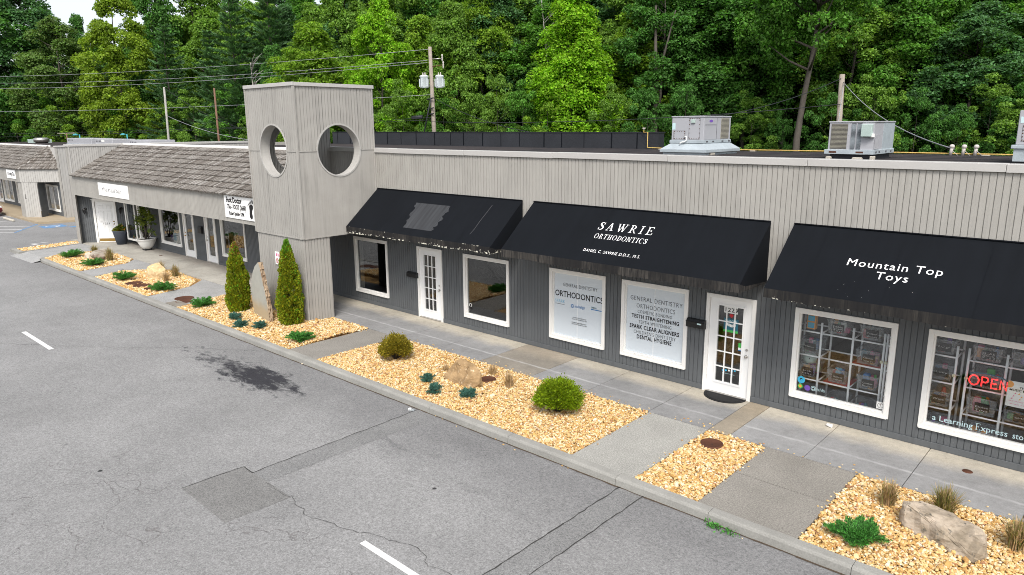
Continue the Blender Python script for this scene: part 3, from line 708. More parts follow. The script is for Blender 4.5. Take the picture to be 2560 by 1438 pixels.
for poly, d, sz, hl in BEDS:
    holes = [[(cx+r*.95*math.cos(k*.524), cy+r*.95*math.sin(k*.524)) for k in range(12)] for cx, cy, r in LIDH]
    mound = (lambda P: .07*np.exp(-((P[:, 1]+2.9)/.8)**2)) if poly[0][0] == -23.1 else None
    V, F = stones(poly, d, sz, holes, mound); VV.append(V); FF.append(F+b0); b0 += len(V)
tag(npmesh('gravel', np.concatenate(VV), np.concatenate(FF), ['gravel']), 'golden tan river gravel filling the planting beds between kerb and sidewalk', 'gravel', kind='stuff')
# a few stones that strayed onto the paving
mbp = [(random.uniform(-15, 0), -1.87+abs(random.gauss(0, .12))) for _ in range(110)]+[(random.choice((-16.38, -15.03, -7.05, -5.79, -4.62, -3.12))+random.choice((-1, 1))*abs(random.gauss(0, .06)), random.uniform(-4.4, -1.9)) for _ in range(110)]+[(random.uniform(-16, -1), -4.55+random.uniform(-.25, .05)) for _ in range(26)]

# wooded hillside
EX = [-200, -160, -115, -78, -40, -18, -5, 15, 60]; EY = [24, 22, 20, 22, 25, 33, 38, 46, 70]
def hill(x, y):
    d = (y-np.interp(x, EX, EY))*.9
    return ZA+np.minimum(26, .42*np.maximum(0, d-1.5))
gx = np.linspace(-260, 90, 71); gy = np.linspace(12, 160, 50); X, Y = np.meshgrid(gx, gy); Z = hill(X, Y)-.05+rng.normal(0, .15, X.shape)*(hill(X, Y) > .2)
n = len(gx); F = [(j*n+i, j*n+i+1, (j+1)*n+i+1, (j+1)*n+i) for j in range(len(gy)-1) for i in range(n-1)]
struct(npmesh('hillside', np.stack([X, Y, Z], 2).reshape(-1, 3), F, ['dirt'], smooth=True))
# ================================================================== BUILDINGS
def window(parent, u0, u1, z0, z1, xf, casing=.085, pane='glass', extra=None, name='window', mull=()):
    mb = MB(); frame_rect(mb, u0, u1, z0, z1, casing, -.06, .03, xf, 'white_trim')
    i0, i1, j0, j1 = u0+casing, u1-casing, z0+casing, z1-casing
    frame_rect(mb, i0, i1, j0, j1, .028, -.075, -.012, xf, 'white_trim')
    mb.box(u0+.02, u1-.02, .03, .05, z0-.004, z0+.03, 'white_trim', xf=xf)
    for m in mull: mb.box(m-.03, m+.03, -.07, 0, j0, j1, 'white_trim', xf=xf)
    o = mb.build(name, parent)
    p = MB(); p.box(i0+.02, i1-.02, -.052, -.046, j0+.02, j1-.02, pane, xf=xf)
    if extra: extra(p, i0+.028, i1-.028, j0+.028, j1-.028)
    p.build('pane', o); return o
def door(parent, u0, u1, z1, xf, glass, cols=3, rows=5, knob_u=None, casing=.075, pane='glass_ref', hinge_u=None, extra=None, lock='steel', transom=None):
    """u0..u1: outside of the casing; glass=(u0,u1,z0,z1)"""
    mb = MB(); s0, s1, st = u0+casing, u1-casing, z1-casing
    g0, g1, h0, h1 = glass
    for a, b, c, d in ((s0+.004, g0, .03, st-.004), (g1, s1-.004, .03, st-.004), (g0, g1, .03, h0), (g0, g1, h1, st-.004)):
        mb.box(a, b, -.05, -.008, c, d, 'white_door', xf=xf)
    frame_rect(mb, g0-.035, g1+.035, h0-.035, h1+.035, .035, -.006, .006, xf, 'white_door')
    for k in range(1, cols): u = g0+(g1-g0)*k/cols; mb.box(u-.011, u+.011, -.03, -.004, h0, h1, 'white_door', xf=xf)
    for k in range(1, rows): z = h0+(h1-h0)*k/rows; mb.box(g0, g1, -.03, -.0045, z-.011, z+.011, 'white_door', xf=xf)
    o = mb.build('door', parent)
    f = MB(); frame_rect(f, u0, u1, 0.0, z1, casing, -.07, .03, xf, 'white_trim', bottom=False)
    f.box(s0, s1, -.07, .045, 0.002, .026, 'steel', xf=xf); f.build('door_frame', o)
    p = MB(); p.box(g0, g1, -.036, -.031, h0, h1, pane, xf=xf)
    if extra: extra(p)
    p.build('pane', o)
    if knob_u is not None:
        for z, r in ((.95, .032), (1.09, .026)):
            h = MB(); c = xf(knob_u, 0, z); q = xf(knob_u, 1, z); d = Vector(q)-Vector(c)
            h.tube([Vector(c)-d*.008, Vector(c)+d*.008], r, lock, 14); h.tube([Vector(c), Vector(c)+d*.035], .012, lock, 10)
            if z < 1: h.tube([Vector(c)+d*.03, Vector(c)+d*.036, Vector(c)+d*.055, Vector(c)+d*.066], [.016, .028, .03, .014], lock, 14)
            h.build('knob' if z < 1 else 'lock', o)
    if hinge_u is not None:
        for z in (.32, 1.08, 1.84): h = MB(); c = xf(hinge_u, .012, z); h.tube([(c[0], c[1], z-.05), (c[0], c[1], z+.05)], .011, 'hinge', 8); h.build('hinge', o)
    return o
XF = plane_y(0.0)
TR = .0   # reference
# ---------------------------------------------------------------- right hand shop row
shop = thing('shop_building', 'long flat roofed grey shop row with white framed windows under the black awnings', 'building', (-8, 6, 0))
wins = [(-19.5, -17.76, .34, 2.17), (-14.34, -12.6, .35, 2.17), (-11.2, -9.49, .36, 2.17), (-9.03, -7.31, .36, 2.17), (-5.0, -3.17, .35, 2.17), (-2.68, -.9, .35, 2.17), (1.1, 2.9, .35, 2.17)]
doors = [(-16.33, -15.23, 2.17), (-6.88, -5.79, 2.18)]
ops = [('r', a+.05, b-.05, c+.05, d-.05) for a, b, c, d in wins]+[('r', a+.05, b-.05, -.1, d-.05) for a, b, d in doors]
mb = MB(); siding(mb, -20.8, 6, .12, 2.62, XF, 'siding_dark', ops, phase=-.01, groove=.012, depth=.014); mb.box(6, 6.01, 0, 13.5, -.1, 2.62, 'siding_dark'); mb.build('lower_wall', shop)
mb = MB(); siding(mb, -20.8, 6, 2.62, 4.88, plane_y(-.012), 'siding_light', (), phase=.03); mb.box(-20.8, 6, .02, .2, 2.6, 4.9, 'siding_light'); mb.box(6.0, 6.02, 0, 13.5, 2.62, 4.9, 'siding_light')
mb.box(-20.8, 6, 13.4, 13.6, -.1, 4.6, 'siding_light'); mb.build('upper_wall', shop)
mb = MB(); segs = [-20.8]+[a for d in doors for a in d[:2]]+[6]
for a, b in zip(segs[::2], segs[1::2]): mb.bbox(a+.001, b-.001, -.024, .0, 0.001, .125, 'siding_dark', .008)
mb.build('skirting_board', shop)
mb = MB(); cj = [-20.8, -17.4, -14.2, -11.1, -7.95, -5.0, -1.9, 1.2, 6.0]
for i, (a, b) in enumerate(zip(cj, cj[1:])):
    dz = random.uniform(-.006, .006); mb.bbox(a+.003, b-.003, -.055-(i % 2)*.003, .26, 4.885+dz, 5.02+dz, 'coping', .006)
mb.build('coping', shop)
mb = MB(); mb.box(-20.8, 6, .2, 13.6, 4.55, 4.65, 'roof')
for k in range(12): y = .9+k*1.05; mb.box(-20.7, 5.9, y, y+.05, 4.65, 4.662, 'black_membrane')
mb.build('roof_deck', shop)
mb = MB()
for x0, x1 in ((-20.7, -11.9), (-11.8, -5.45), (-5.35, 5.9)):
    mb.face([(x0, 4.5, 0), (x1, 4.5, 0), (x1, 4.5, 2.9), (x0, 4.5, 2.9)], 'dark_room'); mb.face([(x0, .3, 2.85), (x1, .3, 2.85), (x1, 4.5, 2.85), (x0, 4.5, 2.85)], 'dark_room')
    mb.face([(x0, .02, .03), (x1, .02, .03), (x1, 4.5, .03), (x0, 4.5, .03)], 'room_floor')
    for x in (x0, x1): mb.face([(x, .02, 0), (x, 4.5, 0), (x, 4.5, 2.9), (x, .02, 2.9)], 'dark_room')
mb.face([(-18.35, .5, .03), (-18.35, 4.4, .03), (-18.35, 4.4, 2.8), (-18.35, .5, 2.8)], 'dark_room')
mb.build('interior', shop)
# windows
def curtainy(p, a, b, c, d): p.box(a+.0, a+.16, .12, .14, c, d, 'curtain', xf=lambda x, o, z: XF(x, -o, z))
def sticker_cam(p, a, b, c, d):
    p.disc((a+.10, c+.24, 0), .055, 'paper', xf=lambda x, z, _: XF(x, -.040, z)); p.disc((a+.10, c+.24, 0), .035, 'ink', xf=lambda x, z, _: XF(x, -.038, z)); p.box(a+.05, a+.15, -.043, -.04, c+.12, c+.2, 'ink', xf=XF)
F2 = lambda u, v, w: XF(u, -.043+w, v)
def film(p, a, b, c, d):
    m = a*.5+b*.5-.02; p.box(m, m+.022, -.0428, -.0426, c, d, 'film_seam', xf=XF)
def txt1(p, a, b, c, d):
    film(p, a, b, c, d)
    put_text(p, 'GENERAL DENTISTRY', F2, 'ink_grey', -10.807, -9.766, 1.742, .086, -.006, 1.15)
    put_text(p, 'ORTHODONTICS', F2, 'ink', -11.058, -9.593, 1.472, .146, .012, 1.02, clip=b)
    put_text(p, 'SPARK', F2, 'ink_sky', -11.055, -10.75, 1.305, .075, -.012, 1.2); p.box(-11.05, -10.76, -.041, -.040, 1.262, 1.27, 'ink_grey', xf=XF)
    put_text(p, 'invisalign', F2, 'ink_blue', -10.43, -10.13, 1.248, .075)
    for k in range(9):
        t = k*2*math.pi/9; c0, s0 = math.cos(t), math.sin(t)
        p.face([F2(-10.51+.02*c0-.008*s0, 1.275+.02*s0+.008*c0, .003), F2(-10.51+.02*c0+.008*s0, 1.275+.02*s0-.008*c0, .003), F2(-10.51+.052*c0+.008*s0, 1.275+.052*s0-.008*c0, .003), F2(-10.51+.052*c0-.008*s0, 1.275+.052*s0+.008*c0, .003)], 'ink_blue')
    put_text(p, 'DAMON', F2, 'ink_teal', -9.938, -9.78, 1.31, .04, .01); put_text(p, 'SYSTEM', F2, 'film_seam', -9.775, -9.60, 1.31, .04); p.box(-9.937, b, -.041, -.040, 1.272, 1.292, 'ink_blue', xf=XF)
    for s, z, x0, x1 in (('SAWRIE ORTHODONTICS', .973, -10.495, -10.08), ('WWW.SAWRIEORTHO.COM', .929, -10.525, -10.07), ('SAWRIE FAMILY DENTISTRY', .845, -10.524, -10.07), ('WWW.SAWRIEDENTAL.COM', .803, -10.528, -10.068)): put_text(p, s, F2, 'ink_grey', x0, x1, z, .027, .006)
def txt2(p, a, b, c, d):
    film(p, a, b, c, d)
    for s, x0, x1, z, h, bold in (('GENERAL DENTISTRY', -8.822, -7.481, 1.716, .1, 0), ('ORTHODONTICS', -8.652, -7.658, 1.548, .1, 0), ('COSMETIC BONDING', -8.617, -7.727, 1.424, .075, 0), ('TEETH STRAIGHTENING', -8.776, -7.543, 1.302, .083, 1),
                               ('TEETH WHITENING', -8.587, -7.729, 1.18, .079, 0), ('SPARK CLEAR ALIGNERS', -8.823, -7.531, 1.05, .091, 1), ("CHILDREN'S DENTISTRY", -8.705, -7.614, .93, .08, 0), ('DENTAL HYGIENE', -8.619, -7.711, .813, .094, 1)):
        put_text(p, s, F2, 'ink' if bold else 'ink_grey', x0, x1, z, h, .026 if bold else -.008, 1.12)
def toy1(p, a, b, c, d):
    f = lambda x, z, o: XF(x, -.040+o*.001, z)
    for x, z, r, m in ((-4.80, .71, .075, 'ink_sky'), (-4.81, .575, .05, 'ink_green'), (-4.67, .57, .058, 'ink_purple'), (-4.555, .585, .05, 'ink_pale'), (-4.555, .585, .042, 'ink'), (-4.555, .585, .032, 'ink_pale'), (-4.555, .585, .022, 'ink')):
        p.disc((x, z, r*-20), r, m, xf=f)
    p.disc((-4.81, .575, 1), .03, 'ink_orange', xf=f); p.disc((-4.8, .715, 1), .03, 'ink', xf=f); p.disc((-4.79, .70, 2), .026, 'ink_sky', xf=f)
    put_text(p, 'fahlo', F2, 'ink_pale', -4.49, -4.33, .555, .062)
    p.box(-3.4, -3.265, -.0415, -.0405, .49, .625, 'paper', xf=XF)
    for k in range(20):
        A = [2*math.pi*(k+j)/20 for j in (0, 1)]; p.face([F2(-3.332+r*math.cos(t), .557+r*math.sin(t), .0045) for t, r in ((A[0], .05), (A[1], .05), (A[1], .044), (A[0], .044))], 'ink')
    put_text(p, 'T', F2, 'ink', -3.35, -3.314, .535, .045, w=.0045)
def toy2(p, a, b, c, d):
    put_text(p, 'a Learning', F2, 'ink_pale', -2.48, -1.86, .525, .10, .008); put_serif(p, 'E', F2, 'ink_pale', -1.83, -1.75, .525, .12)
    put_text(p, 'xpress', F2, 'ink_pale', -1.745, -1.36, .525, .10, .006); put_text(p, 'store', F2, 'ink_pale', -1.29, -1.03, .525, .10, .004)
ex = [curtainy, sticker_cam, txt1, txt2, toy1, toy2, None]
for w_, e in zip(wins, ex): window(shop, *w_, XF, extra=e, pane='glass_ref' if e in (curtainy, sticker_cam) else 'film' if e in (txt1, txt2) else 'glass', mull=())
def door_ex(p):
    p.box(-6.5, -6.2, -.030, -.0295, 1.80, 1.94, 'paper', xf=XF); f = lambda u, v, w: XF(u, -.0293+w, v)
    put_text(p, '1229', f, 'ink', -6.47, -6.19, 1.83, .085, .01)
    p.face([f(-6.38, 1.76, .001), f(-6.33, 1.70, .001), f(-6.28, 1.76, .001), f(-6.30, 1.785, .001), f(-6.36, 1.785, .001)], 'ink_red')
    p.box(-6.49, -6.17, -.0298, -.0295, 1.44, 1.69, 'ink_teal', xf=XF); p.box(-6.49, -6.17, -.0298, -.0295, 1.39, 1.44, 'ink_green', xf=XF)
    put_text(p, 'SAWRIE', f, 'ink_pale', -6.46, -6.2, 1.61, .05, .006)
    for k in range(6): u = -6.42+k*.033; z = 1.5+.012*abs(k-2.5); p.face([f(u, z, .001), f(u+.029, z, .001), f(u+.029, z+.055, .001), f(u+.015, z+.065, .001), f(u, z+.055, .001)], 'paper')
    p.box(-6.14, -6.06, -.0298, -.0295, 1.1, 1.2, 'ink_green', xf=XF); p.box(-6.14, -6.06, -.0298, -.0295, 1.05, 1.1, 'paper', xf=XF); p.box(-6.14, -6.06, -.0298, -.0295, 1.03, 1.05, 'ink_blue', xf=XF)
    for k, x in enumerate((-6.45, -6.38, -6.31, -6.24, -6.18)): p.disc((x, .535+.01*k, 0), .022, 'ink_sky' if k != 2 else 'paper', xf=lambda a, b, c: f(a, b, .001))
    put_text(p, 'ask about our plan', f, 'ink_pale', -6.46, -6.18, .47, .02)
door(shop, -16.33, -15.23, 2.17, XF, (-16.05, -15.53, .28, 1.94), 3, 5, -15.38, hinge_u=-16.27)
door(shop, -6.88, -5.79, 2.18, XF, (-6.61, -6.06, .28, 1.95), 3, 5, -5.94, hinge_u=-6.815, extra=door_ex)

# ---------------------------------------------------------------- corner tower with round openings
tow = thing('tower', 'tall square taupe siding tower pierced by large round holes', 'tower', (-19.475, -1.35, 0))
TX0, TX1, TY0, ZT = -20.8, -18.15, -2.69, 6.80; CZ, CR = 4.99, .735
def wall_panel(u0, u1, z0, z1, xf, m, opens, back=-.28, mback=None):
    mb = MB(); siding(mb, u0, u1, z0, z1, xf, m, opens, phase=.04, groove=.011, depth=.012)
    siding(mb, u0+.0, u1-.0, z0, z1, lambda u, o, z: xf(u, back-o, z), mback or m, opens, phase=.07)
    if z0 < 4: mb.face([xf(u0, 0, z0), xf(u1, 0, z0), xf(u1, back, z0), xf(u0, back, z0)], m)
    return mb
def ringed(u, xf, m, back=-.28):
    mb = MB(); n = 56
    for k in range(n):
        A = [2*math.pi*(k+j)/n for j in (0, 1)]
        P = lambda r, o, t: xf(u+r*math.cos(t), o, CZ+r*math.sin(t))
        for r0, o0, r1, o1 in ((CR+.035, .002, CR+.035, .016), (CR+.035, .016, CR-.01, .016), (CR-.01, .016, CR-.01, back-.012), (CR-.01, back-.012, CR+.03, back-.012)):
            mb.face([P(r0, o0, A[0]), P(r0, o0, A[1]), P(r1, o1, A[1]), P(r1, o1, A[0])], m, True)
    return mb
xfF, xfR = plane_y(TY0), plane_x(TX1); xfL = lambda u, o, z: (TX0-o, u, z)
mb = wall_panel(TX0, TX1, 5.0, ZT, xfF, 'siding_tower', [('c', -19.42, CZ, CR)]); mb2 = wall_panel(TX0, TX1, 2.5, 4.99, xfF, 'siding_tower', [('c', -19.42, CZ, CR)])
mb.mesh(mb2.v, mb2.f, 'siding_tower'); mb.build('upper_wall', tow)
mb = wall_panel(TY0, -.0, 5.0, ZT, xfR, 'siding_tower', [('c', -1.30, CZ, CR)])
yo = lambda u, o, z: xfR(u, o, z)       # smooth sheet below the seam on this side, split at one joint
mbs = MB(); siding(mbs, TY0, -.001, 2.5, 4.985, yo, 'siding_tower', [('c', -1.30, CZ, CR)], pitch=1.22, groove=.004, depth=.003, phase=-2.51)
siding(mbs, TY0, -.001, 2.5, 4.985, lambda u, o, z: xfR(u, -.28-o, z), 'siding_tower', [('c', -1.30, CZ, CR)])
mb.mesh(mbs.v, mbs.f, 'siding_tower'); mb.build('upper_wall', tow)
mb = wall_panel(TY0, -.0, 2.5, ZT, xfL, 'siding_tower', [('c', -1.30, CZ, CR)]); mb.build('upper_wall', tow)
for u, xf in ((-19.42, xfF), (-1.30, xfR), (-1.30, xfL)): ringed(u, xf, 'siding_pale').build('round_opening_rim', tow)
mb = MB()
for u0, u1, xf in ((TX0, TX1, xfF), (TY0, 0, xfR), (TY0, 0, xfL)):
    uc = -19.42 if u0 == TX0 else -1.30
    for a, b in ((u0, uc-CR-.02), (uc+CR+.02, u1)): mb.box(a, b, .001, .016, 4.975, 5.0, 'siding_tower', xf=xf)
    mb.box(u0, u1, .001, .014, 2.488, 2.52, 'siding_tower', xf=xf)
for x, y in ((TX1, TY0), (TX0, TY0)): mb.bbox(x-.03, x+.03, y-.03, y+.03, 2.5, ZT, 'siding_tower', .004)
mb.bbox(TX1-.02, TX1+.022, -.06, -.015, 2.52, ZT, 'siding_tower', .004); mb.build('corner_trim', tow)
mb = MB(); mb.bbox(TX0-.04, TX1+.04, TY0-.045, TY0+.02, 6.775, 6.875, 'coping', .006); mb.bbox(TX1-.02, TX1+.045, TY0+.022, .02, 6.77, 6.87, 'coping', .006); mb.bbox(TX0-.045, TX0+.02, TY0+.022, .02, 6.77, 6.87, 'coping', .006)
mb.build('coping', tow)
mb = MB(); mb.box(TX0+.05, TX1-.05, TY0+.05, -.02, 6.6, 6.72, 'roof'); mb.build('ceiling', tow); mb = MB(); mb.box(TX0+.28, TX1-.28, TY0+.28, -.002, 2.505, 2.56, 'siding_light'); mb.build('soffit', tow)
mb = MB(); siding(mb, TX0+.02, TX1-.02, 0.0, 2.5, plane_y(TY0+.02), 'siding_tower', (), phase=.05); siding(mb, TY0+.02, -1.80, .0, 2.5, plane_x(TX1-.02), 'siding_tower', (), phase=.02)
siding(mb, TX0+.02, TX1-.02, .0, 2.5, lambda u, o, z: (u, -1.80+o, z), 'siding_dark', ()); siding(mb, TY0+.02, -1.8, 0, 2.5, lambda u, o, z: (TX0+.02-o, u, z), 'siding_tower', ())
mb.bbox(TX1-.05, TX1-.012, TY0+.005, TY0+.05, 0, 2.5, 'siding_tower', .004); mb.build('pillar', tow)

# ---------------------------------------------------------------- shingled shop row to the left of the tower
nail = thing('shop_building', 'shop row with a weathered cedar shingle roof and grey fascia left of the tower', 'building', (-30, 4, 0))
FY, FZ0, FZ1 = -1.92, 2.47, 3.42
mb = MB(); siding(mb, -40.02, TX0, FZ0, FZ1, plane_y(FY), 'siding_light', (), phase=.05); mb.box(-40.0, TX0, FY+.03, FY+.1, FZ0, FZ1, 'siding_light'); mb.box(-40.0, TX0, FY+.035, -.01, FZ0+.03, FZ0+.06, 'siding_pale')
mb.box(-40.0, TX0, FY-.008, FY+.03, FZ0-.012, FZ0+.02, 'siding_light'); mb.build('fascia', nail)
# shingle courses
def shingle_roof(mb, x0f, x1f, ya, za, yb, zb, courses, rnd, xf=lambda x, y, z: (x, y, z)):
    L = math.hypot(yb-ya, zb-za); dy, dz = (yb-ya)/L, (zb-za)/L; ex = L/courses
    for c in range(courses):
        s0 = c*ex-.03; s1 = min(L, s0+ex*1.35); x = x0f(s0); xe = x1f(s0); t = .022
        while x < xe:
            wdt = rnd.uniform(.05, .12); x2 = min(x+wdt, xe); j = rnd.uniform(-.009, .009); a = s0+j; g = .004
            h0 = t+rnd.uniform(.038, .054); P = []
            for xx in (x+g, x2-g):
                for s, h in ((a, 0.004), (a, h0), (s1, .008), (s1, 0)): P.append(xf(xx, ya+dy*s-dz*h, za+dz*s+dy*h))
            mb.mesh(P, [(0, 1, 5, 4), (1, 2, 6, 5), (0, 3, 2, 1), (4, 5, 6, 7)], 'shingle'); x = x2
rn = random.Random(5)
mb = MB(); YB, ZB = .62, 4.84
shingle_roof(mb, lambda s: -40.05, lambda s: TX0, FY-.09, FZ1-.02, YB, ZB, 9, rn)
mb.face([(-40.05, FY-.05, FZ1-.04), (TX0, FY-.05, FZ1-.04), (TX0, YB, ZB-.02), (-40.05, YB, ZB-.02)], 'siding_dark')
mb.build('shingle_roof', nail)
mb = MB(); mb.bbox(-40.0, TX0, .60, .78, 4.80, 4.93, 'white_trim', .01); mb.build('ridge_flashing', nail)
mb = MB(); mb.box(-40.4, TX0, .7, 13.5, 4.5, 4.62, 'roof'); mb.box(-40.4, TX0, 13.4, 13.6, -.1, 4.6, 'siding_light'); mb.build('roof_deck', nail)
# end wall standing above the shingles, with its pillar foot
mb = MB(); siding(mb, FY-.0, 9, 2.47, 4.80, plane_x(-40.02), 'siding_pale', (), phase=.02); siding(mb, -40.52, -40.03, 0, 4.80, plane_y(FY), 'siding_light', (), phase=.04)
mb.box(-40.54, -40.5, FY, 13, -.1, 4.8, 'siding_light'); mb.box(-40.5, -40.42, FY+.01, -1.6, 0, 2.47, 'siding_light'); mb.bbox(-40.06, -40.0, FY-.02, FY+.03, 3.5, 4.8, 'siding_pale', .004); mb.build('end_wall', nail)
mb = MB(); mb.bbox(-40.58, -39.98, FY-.05, 9, 4.80, 4.91, 'coping', .008); mb.build('coping', nail)
# front wall
nw = [(-34.94, -32.75, .36, 2.3), (-28.85, -26.8, .42, 2.3)]; ndr = [(-32.42, -31.34, 2.45), (-30.3, -29.3, 2.45)]
ops = [('r', a+.05, b-.05, c+.05, d-.05) for a, b, c, d in nw]+[('r', a+.05, b-.05, -.1, d-.05) for a, b, d in ndr]+[('r', -37.9, -36.28, .3, 2.3)]
mb = MB(); siding(mb, -38.7, TX0, 0.1, 2.5, XF, 'siding_dark', ops)
for a, b in ((-36.2, -32.42), (-31.34, -30.3), (-29.3, TX0)): mb.box(a, b, -.02, 0, .001, .11, 'siding_dark')
mb.build('lower_wall', nail)
def easel(p, a, b, c, d):
    for x in (0, .55): p.box(a+.2+x, a+.24+x, .02, .05, c, c+.95, 'white_trim', xf=lambda u, o, z: XF(u+(c+.95-z)*(.12 if x else .02), -o-.1, z))
def poster(p, a, b, c, d):
    p.box(a+.95, a+1.75, .1, .11, c, c+.62, 'paper', xf=lambda u, o, z: XF(u, -o, z)); p.box(a+1.0, a+1.3, .095, .099, c+.1, c+.5, 'ink_sky', xf=lambda u, o, z: XF(u, -o, z)); p.box(a+.2, a+.5, .3, .5, c, c+.25, 'ink_purple', xf=lambda u, o, z: XF(u, -o, z))
for w_, e in zip(nw, (poster, easel)): window(nail, *w_, XF, extra=e, pane='glass_ref')
door(nail, -32.42, -31.34, 2.45, XF, (-32.2, -31.56, .32, 2.28), 1, 1, -32.26, lock='brass'); door(nail, -30.3, -29.3, 2.45, XF, (-30.07, -29.53, .3, 2.28), 1, 1, -30.15)
# angled entry with six panel door
E0, E1 = (-40.42, -1.74), (-38.68, 0.0); XE = oblique(E0, E1); LE = math.dist(E0, E1)
mb = MB(); d0, d1 = .72, 1.86
siding(mb, 0, LE, 0, 2.5, XE, 'siding_dark', [('r', d0+.05, d1-.05, -.1, 2.1)]); mb.build('entry_wall', nail)
mb = MB(); s0, s1, st = d0+.11, d1-.11, 2.06
mb.box(s0, s1, -.05, -.012, .02, st, 'white_door', xf=XE)
for cx in (0, 1):
    a = s0+.12+cx*((s1-s0)/2-.045); b = a+(s1-s0)/2-.195
    for z0, z1 in ((.28, .88), (1.02, 1.60), (1.70, 1.92)):
        frame_rect(mb, a, b, z0, z1, .018, -.012, -.002, XE, 'white_door'); mb.bbox(a+.045, b-.045, -.012, -.003, z0+.045, z1-.045, 'white_door', .004, xf=XE)
put_text(mb, '1221', lambda u, v, w: XE(u, -.0115+w, v), 'ink', (s0+s1)/2-.15, (s0+s1)/2+.15, .915, .085, .01)
dr = mb.build('door', nail); tag(dr, 'white six panel door with black house number and brass kick plate')
mb = MB(); frame_rect(mb, d0, d1, 0, 2.17, .10, -.06, .04, XE, 'white_trim', bottom=False)
P = [XE(d0-.08, .07, 2.17), XE(d1+.08, .07, 2.17), XE((d0+d1)/2, .07, 2.46), XE(d0-.08, -.0, 2.17), XE(d1+.08, 0, 2.17), XE((d0+d1)/2, 0, 2.46)]
mb.mesh(P, [(0, 1, 2), (0, 1, 4, 3), (1, 2, 5, 4), (0, 2, 5, 3)], 'white_trim'); mb.build('door_frame', dr)
mb = MB(); mb.box(s0+.02, s1-.02, -.012, -.009, .05, .2, 'brass', xf=XE); mb.build('kick_plate', dr)
for z in (.93, 1.06):
    h = MB(); c = Vector(XE(s1-.08, 0, z)); d = Vector(XE(s1-.08, 1, z))-c; h.tube([c-d*.01, c+d*.02, c+d*.045], [.03, .022, .026], 'brass', 12); h.build('knob' if z < 1 else 'lock', dr)
# bay window
BX0, BX1, BY, BZ0, BZ1 = -37.93, -36.24, -.47, .27, 2.46
by = MB(); 
for a, b, c, d in ((BX0, BX1, BY, 0),): by.box(a, b, c, d, BZ0, BZ0+.09, 'white_trim'); by.box(a, b, c, d, BZ1-.1, BZ1, 'white_trim')
for x, y in ((BX0, BY), (BX1-.1, BY)): by.bbox(x, x+.1, y, y+.1, BZ0+.09, BZ1-.1, 'white_trim', .004)
by.box(BX1-.1, BX1, -.08, 0, BZ0+.09, BZ1-.1, 'white_trim'); by.box(BX0, BX0+.1, -.08, 0, BZ0+.09, BZ1-.1, 'white_trim'); by.box(-36.76, -36.66, BY+.002, BY+.05, BZ0+.09, BZ1-.1, 'white_trim')
bay = by.build('bay_window', nail)
mb = MB(); mb.box(BX0+.1, BX1-.1, BY+.02, BY+.026, BZ0+.09, BZ1-.1, 'glass_ref'); mb.build('pane', bay)
mb = MB(); mb.box(BX1-.03, BX1-.024, BY+.1, -.08, BZ0+.09, BZ1-.1, 'glass_ref'); mb.build('pane', bay)
mb = MB(); rs = random.Random(2)
for k in range(18): x = BX0+.15+k*.082; h = rs.uniform(.06, .22); mb.lathe([(0, 0), (.03, 0), (.03, h*.7), (.012, h*.8), (.012, h), (0, h)], (x, BY+rs.uniform(.1, .3), BZ0+.09), rs.choice(['paper', 'ink_teal', 'ink_green', 'ink_orange', 'ink_pink', 'coil']), 8)
mb.box(BX0+.12, BX0+.5, -.02, .0, BZ0+.1, BZ1-.1, 'curtain'); mb.build('display_bottles', bay)
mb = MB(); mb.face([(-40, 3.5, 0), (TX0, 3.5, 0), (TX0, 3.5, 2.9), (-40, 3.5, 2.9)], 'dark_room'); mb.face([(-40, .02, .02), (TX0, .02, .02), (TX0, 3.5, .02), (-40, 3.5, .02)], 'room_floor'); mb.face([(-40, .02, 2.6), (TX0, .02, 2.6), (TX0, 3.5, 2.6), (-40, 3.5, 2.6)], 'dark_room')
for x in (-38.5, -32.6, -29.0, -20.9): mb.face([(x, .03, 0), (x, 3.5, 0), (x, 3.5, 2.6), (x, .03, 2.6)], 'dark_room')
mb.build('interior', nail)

# ---------------------------------------------------------------- far left shop row beyond the drive
far = thing('shop_building', 'far shop row with hipped cedar shingle roof and tan porch beyond the drive', 'building', (-60, 4, 0))
C1, C2 = (-55.2, -.5), (-53.25, 1.25); LX = -86
XO = oblique(C1, C2); LO = math.dist(C1, C2)
mb = MB(); siding(mb, LX, C1[0], 2.28, 3.15, plane_y(-.5), 'siding_light', (), pitch=.15); siding(mb, 0, LO, 2.28, 3.15, XO, 'siding_pale', (), pitch=.15)  # angled face coloured paler, as if catching more light than the front
mb.face([(LX, -.48, 2.3), (C1[0], -.48, 2.3), (C2[0], C2[1], 2.3), (C2[0], 1.3, 2.3), (LX, 1.3, 2.3)], 'siding_pale'); mb.build('fascia', far)
rn = random.Random(9); mb = MB()
# front slope trimmed on the hip line, then the 45 degree slope
HX, HY, HZ = -55.63, 1.5, 4.5
n_c = 8; L1 = math.hypot(2.05, 1.4)
shingle_roof(mb, lambda s: LX, lambda s: C1[0]+.03+(HX-C1[0])*max(0, s)/L1, -.58, 3.12, HY, HZ, n_c, rn)
d = Vector((C2[0]-C1[0], C2[1]-C1[1], 0)).normalized(); nn = Vector((-d.y, d.x, 0))
foot = (Vector((HX, HY, 0))-Vector((C1[0], C1[1], 0))); fu, fv = foot.dot(d), foot.dot(nn); L2 = math.hypot(fv+.08, HZ-3.12)
def xh(x, y, z): return (C1[0]+d.x*x+nn.x*y, C1[1]+d.y*x+nn.y*y, z)
shingle_roof(mb, lambda s: -.05+fu*max(0, s)/L2, lambda s: LO+.12+(fu+.35-LO)*max(0, s)/L2, -.08, 3.12, fv, HZ, n_c, rn, xh)
hp = [Vector((C1[0]-.03, -.62, 3.16)), Vector((HX, HY, HZ+.03))]
